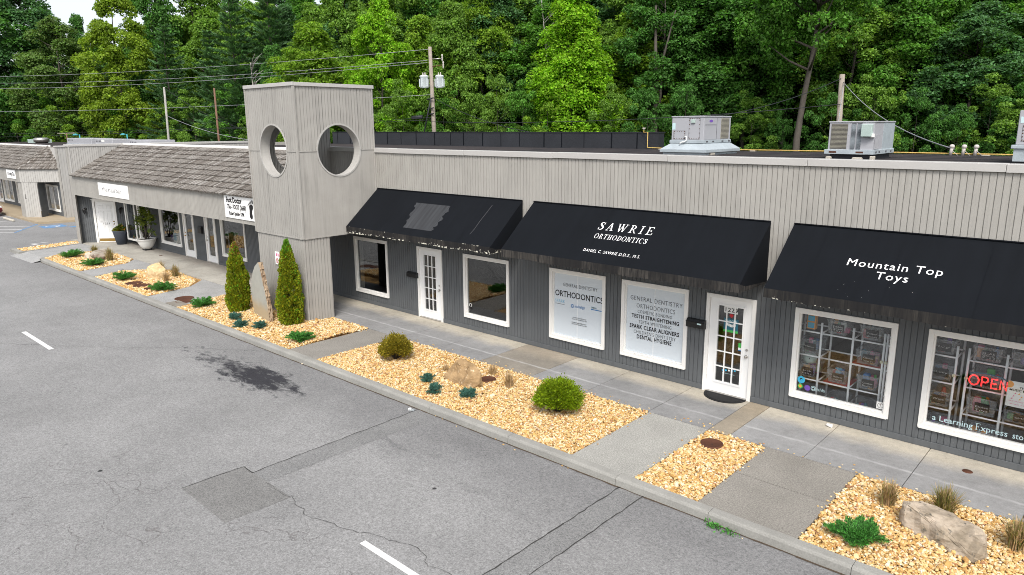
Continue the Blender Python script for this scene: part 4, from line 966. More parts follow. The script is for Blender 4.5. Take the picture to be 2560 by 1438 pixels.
for k in range(9):
    a, b = hp[0].lerp(hp[1], k/9), hp[0].lerp(hp[1], (k+1.15)/9); mb.tube([a+Vector((0, 0, .02)), b], .055, 'shingle', 6, smooth=False)
mb.face([(LX, -.5, 3.08), (C1[0], -.5, 3.08), (HX, HY, HZ-.04), (LX, HY, HZ-.04)], 'siding_dark'); mb.face([(C1[0], -.5, 3.08), (C2[0], C2[1], 3.08), (HX+.3, HY+.3, HZ-.04), (HX, HY, HZ-.04)], 'siding_dark')
mb.build('shingle_roof', far)
mb = MB(); mb.bbox(LX, HX+.1, 1.5, 1.62, 4.46, 4.6, 'white_trim', .01); mb.build('ridge_flashing', far)
mb = MB(); mb.box(LX, -53.1, 1.62, 9, 4.3, 4.42, 'roof'); mb.box(LX, -53.1, 9, 9.1, 0, 4.4, 'siding_pale'); mb.build('roof_deck', far)
mb = MB(); siding(mb, 1.2, 9, 0, 4.5, plane_x(-52.8), 'siding_pale', (), pitch=.15); siding(mb, -53.3, -52.8, 0, 4.5, lambda u, o, z: (u, 1.2-o, z), 'siding_light', (), pitch=.15); mb.bbox(-53.35, -52.75, 1.15, 9, 4.5, 4.6, 'coping', .01)
mb.face([(-55.6, 1.5, 4.45), (-53.3, 1.5, 4.45), (-53.3, 1.3, 3.0), (-53.6, 1.3, 3.0)], 'siding_pale'); mb.build('end_wall', far)
XW = plane_y(1.3)
fwins = [(-67.5, -64.9, .23, 2.0), (-63.9, -61.2, .23, 2.0), (-56.6, -54.1, .25, 2.0), (-72.5, -70.2, .23, 2.0)]; fd = [(-69.2, -67.95, 2.1), (-58.9, -57.75, 2.1)]
ops = [('r', a+.05, b-.05, c+.05, d_-.05) for a, b, c, d_ in fwins]+[('r', a+.05, b-.05, -.1, d_-.05) for a, b, d_ in fd]
mb = MB(); siding(mb, LX, -53.2, 0, 2.3, XW, 'siding_dark', ops, pitch=.15); mb.build('lower_wall', far)
for a, b, c, d_ in fwins: window(far, a, b, c, d_, XW, .11, mull=((a+b)/2,), extra=lambda p, i0, i1, j0, j1: p.box(i0, i0+(i1-i0)*.35, .1, .12, j0, j1, 'curtain', xf=lambda u, o, z: XW(u, -o, z)))
for a, b, d_ in fd: door(far, a, b, d_, XW, (a+.24, b-.24, .3, 1.9), 1, 1, b-.16)
mb = MB(); siding(mb, 0, .98, 0, 2.28, oblique((-55.16, -.45), (-54.4, .25)), 'siding_pale', (), pitch=.15); siding(mb, -56.1, -55.16, 0, 2.28, plane_y(-.45), 'siding_light', (), pitch=.15)
mb.box(-56.1, -55.3, -.44, .3, 0, 2.28, 'siding_light'); mb.face([(-54.4, .25, 0), (-54.9, .75, 0), (-54.9, .75, 2.28), (-54.4, .25, 2.28)], 'siding_dark')
put_text(mb, '602', lambda u, v, w: (-55.155+u*.735, -.45+u*.677-.01, v), 'ink', .1, .18, 1.2, .3); mb.build('pillar', far)
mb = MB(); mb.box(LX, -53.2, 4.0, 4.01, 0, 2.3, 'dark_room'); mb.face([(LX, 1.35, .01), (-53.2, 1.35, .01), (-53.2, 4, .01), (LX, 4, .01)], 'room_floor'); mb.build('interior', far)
mb = MB(); mb.mesh([(x, y, z) for z in (.0, -.2) for x, y in ((LX, -.75), (-51.55, -.75), (-51.1, 1.3), (-52.5, 6), (LX, 6))], [(0, 1, 2, 3, 4), (0, 5, 6, 1), (1, 6, 7, 2), (2, 7, 8, 3)], 'slab_tan'); mb.build('porch_slab', far)
# tan building and roof clutter far off
t = thing('tan_building', 'low tan walled building behind the far shingled shop row', 'building', (-120, 12, 0))
mb = MB(); mb.box(-135, -113, 12, 22, 0, 4.75, 'tan_wall'); mb.build('wall', t); mb = MB(); mb.bbox(-135.1, -112.9, 11.9, 22.1, 4.45, 4.8, 'tan_wall', .02); mb.box(-134.9, -113.1, 12.2, 21.8, 4.8, 4.86, 'roof'); mb.build('roof_edge', t)
# ================================================================== AWNINGS
AS = Vector((0, -1.23, -1.05)); AL = AS.length; AS.normalize(); AN = Vector((0, -1.05, 1.23)).normalized()
def AW(u, s, w): return (u, AS.y*s+AN.y*w-.014, 3.79+AS.z*s+AN.z*w)
def awning(x0, x1, val, label, letters=None, seams=()):
    t = thing('awning', label, 'awning', ((x0+x1)/2, -.6, 2.56), 'black canvas awnings along the shop row')
    mb = MB(); n = 24; rows = 6
    def sag(u, s):
        k = (u-x0)/(x1-x0)*5; return -.007*abs(math.sin(math.pi*k))*math.sin(math.pi*min(1, s/AL))
    V = []; F = []
    for i in range(n+1):
        for j in range(rows+1):
            u = x0+(x1-x0)*i/n; s = AL*j/rows; V.append(AW(u, s, sag(u, s)))
    for i in range(n):
        for j in range(rows): a = i*(rows+1)+j; F.append((a, a+1, a+rows+2, a+rows+1))
    mb.mesh(V, F, 'canvas', True)
    mb.mesh([(x, y, z-.006) for x, y, z in V], F, 'canvas', True)
    for x in (x0, x1):
        mb.face([(x, -.014, 3.79), (x, -1.244, 2.74), (x, -1.244, 2.58), (x, -.014, 2.58)], 'canvas')
    mb.tube([(x0, -.03, 3.80), (x1, -.03, 3.80)], .014, 'canvas', 6)
    for k in seams: mb.face([AW(k, .02, .004), AW(k+.012, .02, .004), AW(k+.012, AL-.02, .004), AW(k, AL-.02, .004)], 'canvas')
    if letters: letters(mb)
    mb.build('canopy', t)
    mb = MB(); N = max(2, int((x1-x0)/.16)); rn = random.Random(int(x0*10)); P = []
    for i in range(N+1): u = x0+(x1-x0)*i/N; P.append((u, 2.565+rn.uniform(-.008, .008)+.012*math.sin(u*3.3)))
    for a, b in zip(P, P[1:]):
        for y in (-1.246, -1.236): mb.face([(a[0], y, a[1]), (b[0], y, b[1]), (b[0], y, 2.742), (a[0], y, 2.742)], val)
        mb.face([(a[0], -1.246, a[1]), (b[0], -1.246, b[1]), (b[0], -1.236, b[1]), (a[0], -1.236, a[1])], val)
    for x in (x0-.002, x1+.002): mb.face([(x, -1.244, 2.735), (x, -1.244, 2.57), (x, -.02, 2.57), (x, -.02, 2.60), (x, -1.0, 2.66)], val)
    mb.build('valance', t)
    mb = MB(); mb.tube([(x0+.02, -1.225, 2.73), (x1-.02, -1.225, 2.73)], .013, 'steel', 6); mb.tube([(x0+.02, -.03, 2.6), (x1-.02, -.03, 2.6)], .013, 'steel', 6)
    for k in range(6): u = x0+.03+(x1-x0-.06)*k/5; mb.tube([(u, -1.22, 2.72), (u, -.04, 2.62)], .012, 'steel', 6); mb.tube([(u, -1.2, 2.73), (u, -.05, 3.71)], .012, 'steel', 6)
    mb.build('frame', t); return t
def AT(u, v, w): return AW(u, -v, w+.001)
def patchmat():
    m, t, o = newmat('scuffed paint over old lettering'); v = pos(t)
    s = noise(t, scaled(t, v, (9, .6, .6)), 1, 3)
    pbr(t, o, mul(t, (.036, .038, .042), ma(t, 'MULTIPLY_ADD', s, 1.6, .25)), .8, .2); MT['patch_paint'] = m
patchmat()
def a1(mb):
    rn = random.Random(4); L = []; Rr = []
    for k in range(15):
        s = .42+.95*k/14; L.append((-15.84+.2*(k/14)+rn.uniform(-.08, .05), s)); Rr.append((-14.42-.05*(k/14)+rn.uniform(-.05, .09), s))
    for k in range(14): mb.face([AW(*L[k], .004), AW(*L[k+1], .004), AW(*Rr[k+1], .004), AW(*Rr[k], .004)], 'patch_paint')
    tear = [(-13.0, .25), (-13.01, .5), (-13.03, .85), (-13.02, 1.1), (-13.05, 1.3)]
    for a, b in zip(tear, tear[1:]): mb.face([AW(a[0], a[1], .005), AW(a[0]+.022, a[1], .005), AW(b[0]+.018, b[1], .005), AW(b[0], b[1], .005)], 'ink_grey')
def a2(mb):
    put_serif(mb, 'SAWRIE', AT, 'ink_white', -9.40, -7.99, -.672, .225, .30)
    put_serif(mb, 'ORTHODONTICS', AT, 'ink_white', -9.36, -8.0, -.93, .138, .17)
    put_text(mb, 'DANIEL C. SAWRIE D.D.S., M.S.', AT, 'ink_white', -9.42, -7.955, -1.335, .078, -.004, 1.16)
def a3(mb):
    put_text(mb, 'Mountain Top', AT, 'ink_white', -3.95, -2.47, -.86, .158, .0, 1.12); put_text(mb, 'Toys', AT, 'ink_white', -3.43, -2.93, -1.085, .158, .0, 1.12)
    rn = random.Random(8)
    for k in range(9): u, s = rn.uniform(-4.0, -2.8), rn.uniform(1.2, 1.55); mb.disc((u, s, 0), rn.uniform(.002, .0045), 'ink_white', 6, xf=lambda a, b, c: AW(a, b, .004))
awning(-18.1, -12.1, 'valance_a', 'black awning with a scraped grey patch and flaking white valance beside the tower', a1, (-16.9, -15.7, -14.5, -13.3))
awning(-11.72, -5.62, 'valance_b', 'black awning with white serif lettering above the frosted windows', a2, (-10.5, -9.3, -8.1, -6.9))
awning(-5.16, 1.4, 'valance_c', 'black awning with white sans lettering above the toy display windows', a3, (-4.5, -3.2, -1.9, -.6))

# ================================================================== SIGNS, LAMPS, LETTER BOXES
def board(x0, x1, z0, z1, y, txt, label, name='shop_sign'):
    mb = MB(); mb.bbox(x0, x1, y-.03, y-.001, z0, z1, 'sign_white', .004); txt(mb, lambda u, v, w: (u, y-.031-w, v)); return tag(mb.build(name), label, 'sign')
def t_nail(mb, f):
    for s, a, b in (('the', -36.05, -35.42), ('nail', -35.28, -34.56), ('bar', -34.38, -33.78)): put_text(mb, s, f, 'ink_grey', a, b, 2.86, .2, -.012)
board(-36.55, -33.03, 2.65, 3.24, FY, t_nail, 'white sign board with thin grey lettering on the fascia over the angled entry door')
def t_foot(mb, f):
    put_text(mb, 'Foot Doctor', f, 'ink', -24.15, -23.05, 3.14, .18, .045); put_text(mb, '756 - FOOT (3668)', f, 'ink', -24.1, -22.78, 2.92, .15, .04); put_text(mb, 'Robert Spalding DPM', f, 'ink', -24.0, -22.95, 2.71, .12, .035)
    def blob(pts): mb.face([f(a, b, .004) for a, b in pts], 'ink')
    P = [(.0, .0), (.1, .02), (.13, .12), (.1, .24), (.12, .34), (.2, .45), (.2, .55), (.1, .6), (-.04, .58), (-.1, .5), (-.08, .36), (-.1, .2), (-.1, .08)]
    blob([(-22.48+a*.85, 2.66+b*.85) for a, b in P])
    for x, z, r in ((-22.34, 3.24, .06), (-22.45, 3.225, .036), (-22.525, 3.195, .032), (-22.59, 3.15, .028), (-22.64, 3.1, .024)): blob([(x+r*.8*math.cos(k*.5236), z+r*1.25*math.sin(k*.5236)) for k in range(12)])
board(-24.3, -22.15, 2.60, 3.37, FY, t_foot, 'white sign board with black lettering and a footprint next to the tower')
def t_far(mb, f):
    put_serif(mb, 'TRO', f, 'ink', -57.85, -57.3, 2.66, .2, .05); put_text(mb, 'wdy', f, 'ink', -57.3, -56.75, 2.66, .22, .03); put_text(mb, 'Co', f, 'ink', -56.7, -56.15, 2.66, .22, .03)
board(-58.05, -56.0, 2.46, 3.02, -.5, t_far, 'small white sign with heavy black lettering on the far shop fascia')
def t_tow(mb, f):
    for k in range(3): mb.face([f(-19.74+k*.1, 1.84, .002), f(-19.68+k*.1, 1.84, .002), f(-19.68+k*.1, 1.93, .002), f(-19.74+k*.1, 1.93, .002)], 'ink_pink')
    put_text(mb, 'NO', f, 'ink_red', -19.74, -19.62, 1.63, .15, .02); put_text(mb, 'PARKING', f, 'ink_teal', -19.58, -19.36, 1.72, .05); put_text(mb, 'TOW AWAY ZONE', f, 'ink_teal', -19.58, -19.36, 1.63, .04)
board(-19.8, -19.32, 1.58, 1.97, TY0+.02, t_tow, 'small red and white no parking notice on the tower behind the cypress', 'notice_sign')
def mailbox(c, w_, h_, d_, label, lab=False, slot=False):
    t = thing('mailbox', label, 'mailbox', (c[0], -.02, c[1])); x0, x1 = c[0]-w_/2, c[0]+w_/2; mb = MB()
    pr = [(-.026, 0), (-d_, .02), (-d_, h_*.72), (-d_*.75, h_*.98), (-.026, h_)]
    V = [(x, y, c[1]+z) for x in (x0, x1) for y, z in pr]; n = len(pr)
    mb.mesh(V, [tuple(range(n)), tuple(range(2*n-1, n-1, -1))]+[(i, (i+1) % n, n+(i+1) % n, n+i) for i in range(n)], 'black_metal')
    if lab: mb.face([(x1-.16, -d_-.0015, c[1]+h_*.5), (x1-.06, -d_-.0015, c[1]+h_*.5), (x1-.06, -d_-.0015, c[1]+h_*.66), (x1-.16, -d_-.0015, c[1]+h_*.66)], 'ink_pale')
    mb.build('body', t)
    mb = MB(); mb.bbox(x0-.008, x1+.008, -d_-.012, -d_*.6, c[1]+h_*.70, c[1]+h_*.76, 'black_metal', .004); mb.build('lid', t); return t
mailbox((-16.5, 1.19), .44, .17, .13, 'black wall mailbox left of the glazed white door nearest the tower')
mailbox((-7.07, 1.37), .42, .2, .14, 'black wall mailbox with a pale sticker beside the numbered white door', True)
mailbox((-30.62, 1.2), .32, .32, .12, 'dark mailbox between the two plain glass doors of the shingled row')
def sconce(p, n, label):
    t = thing('wall_lamp', label, 'lamp', p, 'black lantern lamps beside the six panel door'); c = Vector(p); n = Vector(n)
    mb = MB(); mb.tube([c, c+n*.02], .06, 'black_metal', 10); mb.tube([c+n*.02, c+n*.10+Vector((0, 0, .05)), c+n*.16+Vector((0, 0, .03))], .012, 'black_metal', 6); mb.build('bracket', t)
    b = c+n*.16-Vector((0, 0, .02)); mb = MB()
    mb.lathe([(0, .06), (.03, .05), (.085, -.02), (.08, -.03), (.075, -.03), (.045, -.19), (.03, -.2), (.012, -.25), (0, -.255)], b, 'black_metal', 8, False); mb.build('lantern', t)
nE = Vector(XE(0, 1, 0))-Vector(XE(0, 0, 0))
sconce(XE(.36, 0, 1.72), nE, 'black lantern wall lamp left of the white six panel door'); sconce(XE(2.12, 0, 1.72), nE, 'black lantern wall lamp between the six panel door and the bay window')

# ================================================================== THINGS IN THE TOY WINDOWS
def rack(xs, zs, bridge, label):
    t = thing('display_rack', label, 'rack', ((xs[0]+xs[-1])/2, .6, .03)); r = .021
    for y in (.3, .9):
        for x in xs: mb = MB(); mb.tube([(x, y, .03), (x, y, 1.86)], r, 'pvc', 10); mb.build('post', t)
    for z in zs:
        for y in (.3, .9):
            for a, b in bridge: mb = MB(); mb.tube([(a, y, z), (b, y, z)], r*.75, 'pvc', 8); mb.build('rail', t)
        for x in xs: mb = MB(); mb.tube([(x, .3, z), (x, .9, z)], r*.7, 'pvc', 8); mb.build('side_rail', t)
    return t
rack([-5.12, -4.58, -3.99, -3.44], (.12, .66, 1.155, 1.645), [(-5.12, -4.58), (-4.58, -3.99), (-3.99, -3.44)], 'white pipe display rack in the toy window with round stickers')
rack([-3.385, -2.78, -2.27], (.12, .66, 1.155, 1.645), [(-3.385, -2.78), (-2.78, -2.27)], 'white pipe display rack standing behind the wall between the toy windows')
rack([-2.095, -1.54, -.98, -.42], (.12, .66, 1.155, 1.645), [(-2.095, -1.54), (-1.54, -.98), (-.98, -.42)], 'white pipe display rack behind the red neon sign')
for x, z in ((-3.45, 1.32), (-3.375, 1.32), (-2.275, 1.33), (-2.09, 1.33)):
    mb = MB(); mb.tube([(x, .25, z), (x, .272, z)], .03, 'ivory', 14); tag(mb.build('suction_hook'), 'ivory disc clip on a white rack post in the toy windows', 'clip', 'ivory disc clips on the rack posts')
TOYC = ['ink_pink', 'ink_sky', 'ink_orange', 'ink_green', 'ink_purple', 'ink_red', 'paper', 'ink_teal', 'ink_blue']
rb = random.Random(21)
def toybin(x0, x1, z, h, words, label, y0=.34, y1=.84, sheet=False, items=()):
    t = thing('storage_bin', label, 'bin', ((x0+x1)/2, (y0+y1)/2, z), 'clear plastic bins of toys on the racks'); mb = MB(); k = .03
    P = [(x0+k, y0+k, z), (x1-k, y0+k, z), (x1-k, y1-k, z), (x0+k, y1-k, z), (x0, y0, z+h), (x1, y0, z+h), (x1, y1, z+h), (x0, y1, z+h)]
    mb.mesh(P, [(0, 1, 2, 3), (0, 1, 5, 4), (1, 2, 6, 5), (2, 3, 7, 6), (3, 0, 4, 7)], 'bin')
    for a, b in ((4, 5), (5, 6), (6, 7), (7, 4)): mb.tube([P[a], P[b]], .012, 'bin', 6)
    mb.build('tub', t)
    if words:
        mb = MB(); cx = (x0+x1)/2+.02; w2, h2 = min(.11, (x1-x0)*.33), min(.075, h*.33); zc_ = z+h*.5; yy = y0+.004
        mb.bbox(cx-w2, cx+w2, yy-.008, yy, zc_-h2, zc_+h2, 'chalk', .003); f = lambda u, v, w: (u, yy-.009-w, v); L = words.split('/'); n = len(L)
        for i, s in enumerate(L): put_text(mb, s, f, 'chalkline', cx-w2*.85, cx+w2*.8, zc_+h2*(.62-1.5*(i+1)/max(2, n)), h2*.42, -.004)
        mb.build('chalk_label', t)
    mb = MB()
    for i in range(7):
        a = rb.uniform(x0+.04, x1-.14); b = rb.uniform(y0+.06, y1-.16); c = rb.uniform(.06, .13); hh = rb.uniform(.3, 1.05)*h
        if i % 3: mb.bbox(a, a+c, b, b+rb.uniform(.04, .12), z+.01, z+hh, rb.choice(TOYC), .008)
        else: mb.lathe([(0, hh), (c*.35, hh*.92), (c*.5, hh*.6), (c*.45, hh*.2), (0, .01)], (a+c/2, b+.05, z), rb.choice(TOYC), 10)
    mb.build('toys', t)
    if sheet: mb = MB(); mb.box(x0-.06, x1+.05, .29, .88, z-.012, z-.004, 'ink_red'); mb.box(x0-.06, x1+.05, .285, .29, z-.02, z-.002, 'paper'); mb.build('shelf_card', t)
for a in ((-4.5, -4.13, 1.665, .27, 'Edible/Frozen/Toys', 'cloudy toy bin on the top shelf, middle bay, of the stickered window'), (-3.9, -3.5, 1.665, .27, 'Casper/Shapes', 'cloudy toy bin with lime toys on the top shelf near the stickered window corner'),
          (-3.93, -3.5, 1.18, .27, 'Gamer/Next To', 'toy bin on a red card at the middle shelf, chalk label of two words', .34, .84, True), (-4.42, -4.04, .685, .27, 'Aubrey/Stephens', 'toy bin with a white box on a red card on the low shelf', .34, .84, True),
          (-3.88, -3.49, .685, .27, 'Crocker/Ryder', 'clear toy bin with blue tape and chalk label on the low shelf'), (-5.0, -4.62, 1.175, .29, 'Marina', 'toy bin with a pale blue carton at the left window edge'),
          (-5.0, -4.64, .685, .26, 'Jack/Ellis', 'toy bin under a round green plush by the window stickers'), (-3.95, -3.5, .14, .22, '', 'open bin of red and blue toys on the floor shelf of the stickered window'), (-4.45, -4.06, .14, .22, '', 'empty grey bin on the floor shelf of the stickered window'),
          (-2.06, -1.62, 1.665, .24, 'SILAS/Whitner/7-11', 'toy bin with a large chalk label above the neon sign'), (-2.05, -1.6, 1.18, .26, 'Toys', 'toy bin of plush toys directly behind the neon sign'), (-2.06, -1.6, .685, .3, 'Eloise/Toys', 'clear toy bin with pink toys and chalk label below the neon sign'),
          (-2.68, -2.31, 1.18, .28, 'Lucy', 'toy bin with a teal carton left of the neon sign'), (-2.68, -2.31, .685, .27, 'West', 'dull toy bin on the low shelf left of the neon sign'), (-2.7, -2.31, 1.665, .25, 'Ivy', 'cloudy toy bin on the top shelf left of the neon sign'),
          (-1.5, -1.02, .685, .2, 'SHIP', 'grey toy bin behind the poster, low shelf'), (-1.5, -1.0, 1.665, .25, '', 'toy bin on the top shelf above the poster'), (-2.05, -1.6, .14, .24, '', 'toy bin on the floor shelf behind the window lettering'), (-2.68, -2.31, .14, .24, '', 'toy bin on the floor shelf left of the window lettering')):
    toybin(*a)
mb = MB(); mb.bbox(-4.92, -4.75, .42, .54, 1.665, 1.97, 'ink_orange', .004); mb.box(-4.9, -4.77, .416, .4195, 1.83, 1.94, 'ink_sky'); mb.box(-4.9, -4.77, .416, .4195, 1.69, 1.8, 'ink_sky'); tag(mb.build('toy_carton'), 'yellow carton with blue pictures on the top shelf of the stickered window', 'carton')
mb = MB(); mb.lathe([(0, .17), (.07, .155), (.125, .09), (.135, .03), (.12, -.05), (0, -.08)], (-4.83, .5, 1.01), 'cabinet', 16); mb.lathe([(0, .02), (.012, 0), (0, -.02)], (-4.79, .365, 1.07), 'ink', 8); tag(mb.build('plush_toy'), 'round pale green plush toy on top of a bin', 'plush toy')
mb = MB(); mb.box(-1.46, -1.02, .055, .058, 1.06, 1.5, 'paper'); f = lambda u, v, w: (u, .0545-w, v)
mb.disc((-1.44, 1.44, 0), .06, 'ink_orange', xf=lambda a, b, c: f(max(a, -1.46), b, .001)); put_text(mb, 'THE', f, 'ink', -1.3, -1.2, 1.385, .035, .02); put_text(mb, 'MUSIC MAKER', f, 'ink', -1.43, -1.06, 1.335, .035, .02)
for k in range(12): u, v = -1.4+.09*(k % 4)+.02*(k % 3), 1.19+.045*(k//4); mb.face([f(u, v, .001), f(u+.03, v+.008, .001), f(u+.022, v+.035, .001)], ('ink_pink', 'ink_orange', 'ink', 'ink_red')[k % 4])
put_text(mb, 'SATURDAY AT TEN', f, 'ink_pink', -1.42, -1.06, 1.15, .02); put_text(mb, 'all ages welcome', f, 'ink_pink', -1.4, -1.08, 1.105, .018); tag(mb.build('poster'), 'white music event poster taped inside the window beside the neon sign', 'poster')
# neon sign
neon = thing('neon_sign', 'lit red neon open sign with a dark blue arc hanging in the toy window', 'neon sign', (-1.77, .16, 1.25))
def ntube(pts, m='neon', r=.011): mb = MB(); mb.tube([(x, .15, z) for x, z in pts], r, m, 8); return mb
sk = lambda u, v: (-2.03+u, 1.275+v)
let = {'O': [[sk(.075+.07*math.cos(t*.35), .085+.085*math.sin(t*.35)) for t in range(19)]], 'P': [[sk(.19, 0), sk(.19, .165), sk(.25, .165), sk(.275, .145), sk(.275, .1), sk(.25, .075), sk(.195, .075)]],
       'E': [[sk(.415, .16), sk(.33, .16), sk(.33, .0), sk(.42, .0)], [sk(.335, .082), sk(.405, .082)]], 'N': [[sk(.455, -.0), sk(.455, .16), sk(.55, .0), sk(.55, .165)]]}
mb = MB()
for k, ps in let.items():
    for p in ps: q = ntube(p); mb.mesh(q.v, q.f, 'neon', True)
mb.build('letter_tubes', neon)
ntube([(-1.78+.31*math.cos(math.pi*(1.0-k/14)), 1.40+.085*math.sin(math.pi*k/14)+.02) for k in range(3, 15)]+[(-1.475, 1.36)], 'ink_teal', .012).build('dark_arc', neon)
mb = MB(); mb.tube([(-1.9, .165, 1.49), (-1.8, .165, 2.0)], .003, 'wire', 5); mb.tube([(-1.65, .165, 1.49), (-1.8, .165, 2.0)], .003, 'wire', 5); mb.build('hanging_wire', neon)

# ================================================================== ON THE ROOF
def hv_panel(mb, x0, x1, z0, z1, y, nx=True):
    for a, b, c, d in ((x0, x1, z0, z0+.008), (x0, x1, z1-.008, z1), (x0, x0+.008, z0, z1), (x1-.008, x1, z0, z1)): mb.box(a, b, y-.003, y, c, d, 'hvac_gap_shade')
    n = 5
    for k in range(n):
        x = x0+(x1-x0)*(k+.5)/n
        for z in (z0+.02, z1-.02): mb.box(x-.012, x+.012, y-.006, y, z-.012, z+.012, 'hinge')
        z = z0+(z1-z0)*(k+.5)/n
        for x in (x0+.02, x1-.02): mb.box(x-.012, x+.012, y-.006, y, z-.012, z+.012, 'hinge')
u1 = thing('rooftop_unit', 'grey rooftop air unit on a flared galvanised curb with a white drain pipe', 'air conditioner', (-12.45, 10, 4.65))
X0, X1, Y0, Y1 = -13.08, -11.86, 9.0, 11.0
mb = MB(); mb.bbox(X0, X1, Y0, Y1, 5.14, 5.92, 'hvac', .012); mb.bbox(X0-.02, X1+.02, Y0-.02, Y1+.02, 5.91, 5.955, 'hvac', .008); hv_panel(mb, -13.0, -12.55, 5.17, 5.46, Y0); hv_panel(mb, -12.42, -12.0, 5.17, 5.88, Y0)
mb.box(X0+.02, X0+.14, Y0-.004, Y0, 5.5, 5.72, 'ink_pale'); mb.bbox(-12.32, -12.18, Y0-.05, Y0, 5.72, 5.84, 'cabinet', .006)
mb.box(X1, X1+.004, 9.05, 9.95, 5.16, 5.88, 'hvac'); mb.box(X1+.004, X1+.006, 9.08, 9.9, 5.64, 5.66, 'hvac_gap_shade'); mb.box(X1+.004, X1+.007, 9.92, 9.94, 5.16, 5.88, 'hvac_gap_shade')
for k in range(20): a0, a1_ = 2*math.pi*k/20, 2*math.pi*(k+1)/20; mb.face([(X1+.008, 9.5, 5.78), (X1+.008, 9.5+.13*math.cos(a0), 5.78+.045*math.sin(a0)), (X1+.008, 9.5+.13*math.cos(a1_), 5.78+.045*math.sin(a1_))], 'ink_purple')
mb.build('casing', u1)
mb = MB(); mb.box(X1, X1+.012, 10.25, 10.85, 5.18, 5.88, 'coil_pale')
for k in range(16): z = 5.2+k*.043; mb.box(X1+.012, X1+.018, 10.25, 10.85, z, z+.012, 'coil')
mb.build('coil_guard', u1)
mb = MB(); mb.bbox(X0-.05, X1+.03, Y0-.04, Y1+.03, 5.04, 5.145, 'hvac_b', .008)
for y in (9.15, 9.6, 10.3, 10.8): mb.box(X1+.03, X1+.033, y, y+.14, 5.065, 5.115, 'hvac_gap_shade')
mb.build('base_rail', u1)
mb = MB(); P = []
for i, (e, z) in enumerate(((.0, 5.04), (.28, 4.83), (.28, 4.74), (.2, 4.74), (.2, 4.65))): P += [(X0-e, Y0-e, z), (X1+e, Y0-e, z), (X1+e, Y1+e, z), (X0-e, Y1+e, z)]
mb.mesh(P, [(k*4+j, k*4+(j+1) % 4, k*4+4+(j+1) % 4, k*4+4+j) for k in range(4) for j in range(4)], 'hvac_b'); mb.bbox(-11.75, -11.6, 9.1, 9.4, 4.65, 4.76, 'block', .01); mb.build('curb', u1)
mb = MB(); mb.tube([(-12.55, Y0+.01, 5.27), (-12.55, Y0-.05, 5.27), (-12.46, Y0-.07, 5.25), (-12.46, Y0-.07, 5.14), (-12.52, Y0-.1, 5.09), (-12.62, Y0-.12, 5.07), (-12.68, Y0-.14, 5.0)], .022, 'paper', 8); mb.build('drain_pipe', u1)
u2 = thing('rooftop_unit', 'grey rooftop air unit with a wide louvred coil and a green electrical box', 'air conditioner', (-6.9, 9.25, 4.65))
X0, X1, Y0, Y1 = -7.5, -6.27, 8.3, 10.25
mb = MB(); mb.bbox(X0, X1, Y0, Y1, 4.92, 5.70, 'hvac', .01); mb.bbox(X0-.02, X1+.02, Y0-.02, Y1+.02, 5.69, 5.73, 'hvac', .008)
mb.box(-6.98, -6.95, Y0-.012, Y0, 4.93, 5.69, 'hvac'); mb.box(-6.6, -6.27, Y0-.006, Y0, 4.93, 5.69, 'hvac'); mb.box(X1, X1+.005, 9.15, 10.25, 4.93, 5.69, 'hvac_b'); mb.build('casing', u2)
mb = MB(); mb.box(-7.44, -6.97, Y0-.006, Y0, 4.95, 5.66, 'coil')
for k in range(19): z = 4.97+k*.036; mb.box(-7.43, -6.98, Y0-.016, Y0-.006, z, z+.012, 'coil_pale')
mb.build('coil', u2)
mb = MB()
for x in (-6.88, -6.72):
    mb.box(x, x+.12, Y0-.008, Y0, 4.94, 5.67, 'hvac_gap_shade')
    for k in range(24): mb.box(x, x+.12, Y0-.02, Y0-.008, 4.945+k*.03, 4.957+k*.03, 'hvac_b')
mb.box(X1, X1+.008, 8.4, 8.85, 4.95, 5.36, 'hvac_gap_shade')
for k in range(9): mb.box(X1+.006, X1+.02, 8.4+k*.05, 8.425+k*.05, 4.95, 5.36, 'hvac')
mb.build('louvre', u2)
mb = MB(); mb.bbox(-6.58, -6.3, Y0-.16, Y0-.01, 5.3, 5.64, 'cabinet', .01); mb.bbox(-6.34, -6.24, Y0-.1, Y0+.01, 5.28, 5.38, 'paper', .006); mb.build('electrical_box', u2)
mb = MB(); mb.bbox(X0-.08, X1+.04, Y0-.05, Y1+.04, 4.80, 4.93, 'hvac_b', .008)
for x in (-7.44, -6.7): mb.box(x, x+.2, Y0-.053, Y0-.05, 4.835, 4.885, 'rust')
for y in (8.45, 8.75, 9.4, 9.9): mb.box(X1+.04, X1+.043, y, y+.12, 4.835, 4.89, 'hvac_gap_shade')
mb.build('base_rail', u2)
mb = MB(); mb.box(X0+.06, X1-.04, Y0+.08, Y1-.1, 4.65, 4.81, 'black_membrane'); mb.bbox(-7.5, -7.36, Y0-.14, Y0+.02, 4.65, 4.73, 'block', .02); mb.bbox(-6.75, -6.5, Y0-.2, Y0, 4.65, 4.72, 'block', .02); mb.bbox(-6.3, -6.2, Y0-.1, Y0+.1, 4.65, 4.76, 'block', .01); mb.build('curb', u2)
u3 = thing('rooftop_unit', 'grey rooftop air unit cut by the edge of the view above the awning shops', 'air conditioner', (-2.2, 9, 4.65))
mb = MB(); mb.bbox(-2.9, -1.5, 8.0, 10, 5.12, 5.95, 'hvac', .012); mb.box(-2.86, -2.6, 7.994, 8, 5.65, 5.8, 'ink_pale'); hv_panel(mb, -2.8, -2.2, 5.2, 5.6, 8.0); mb.build('casing', u3)
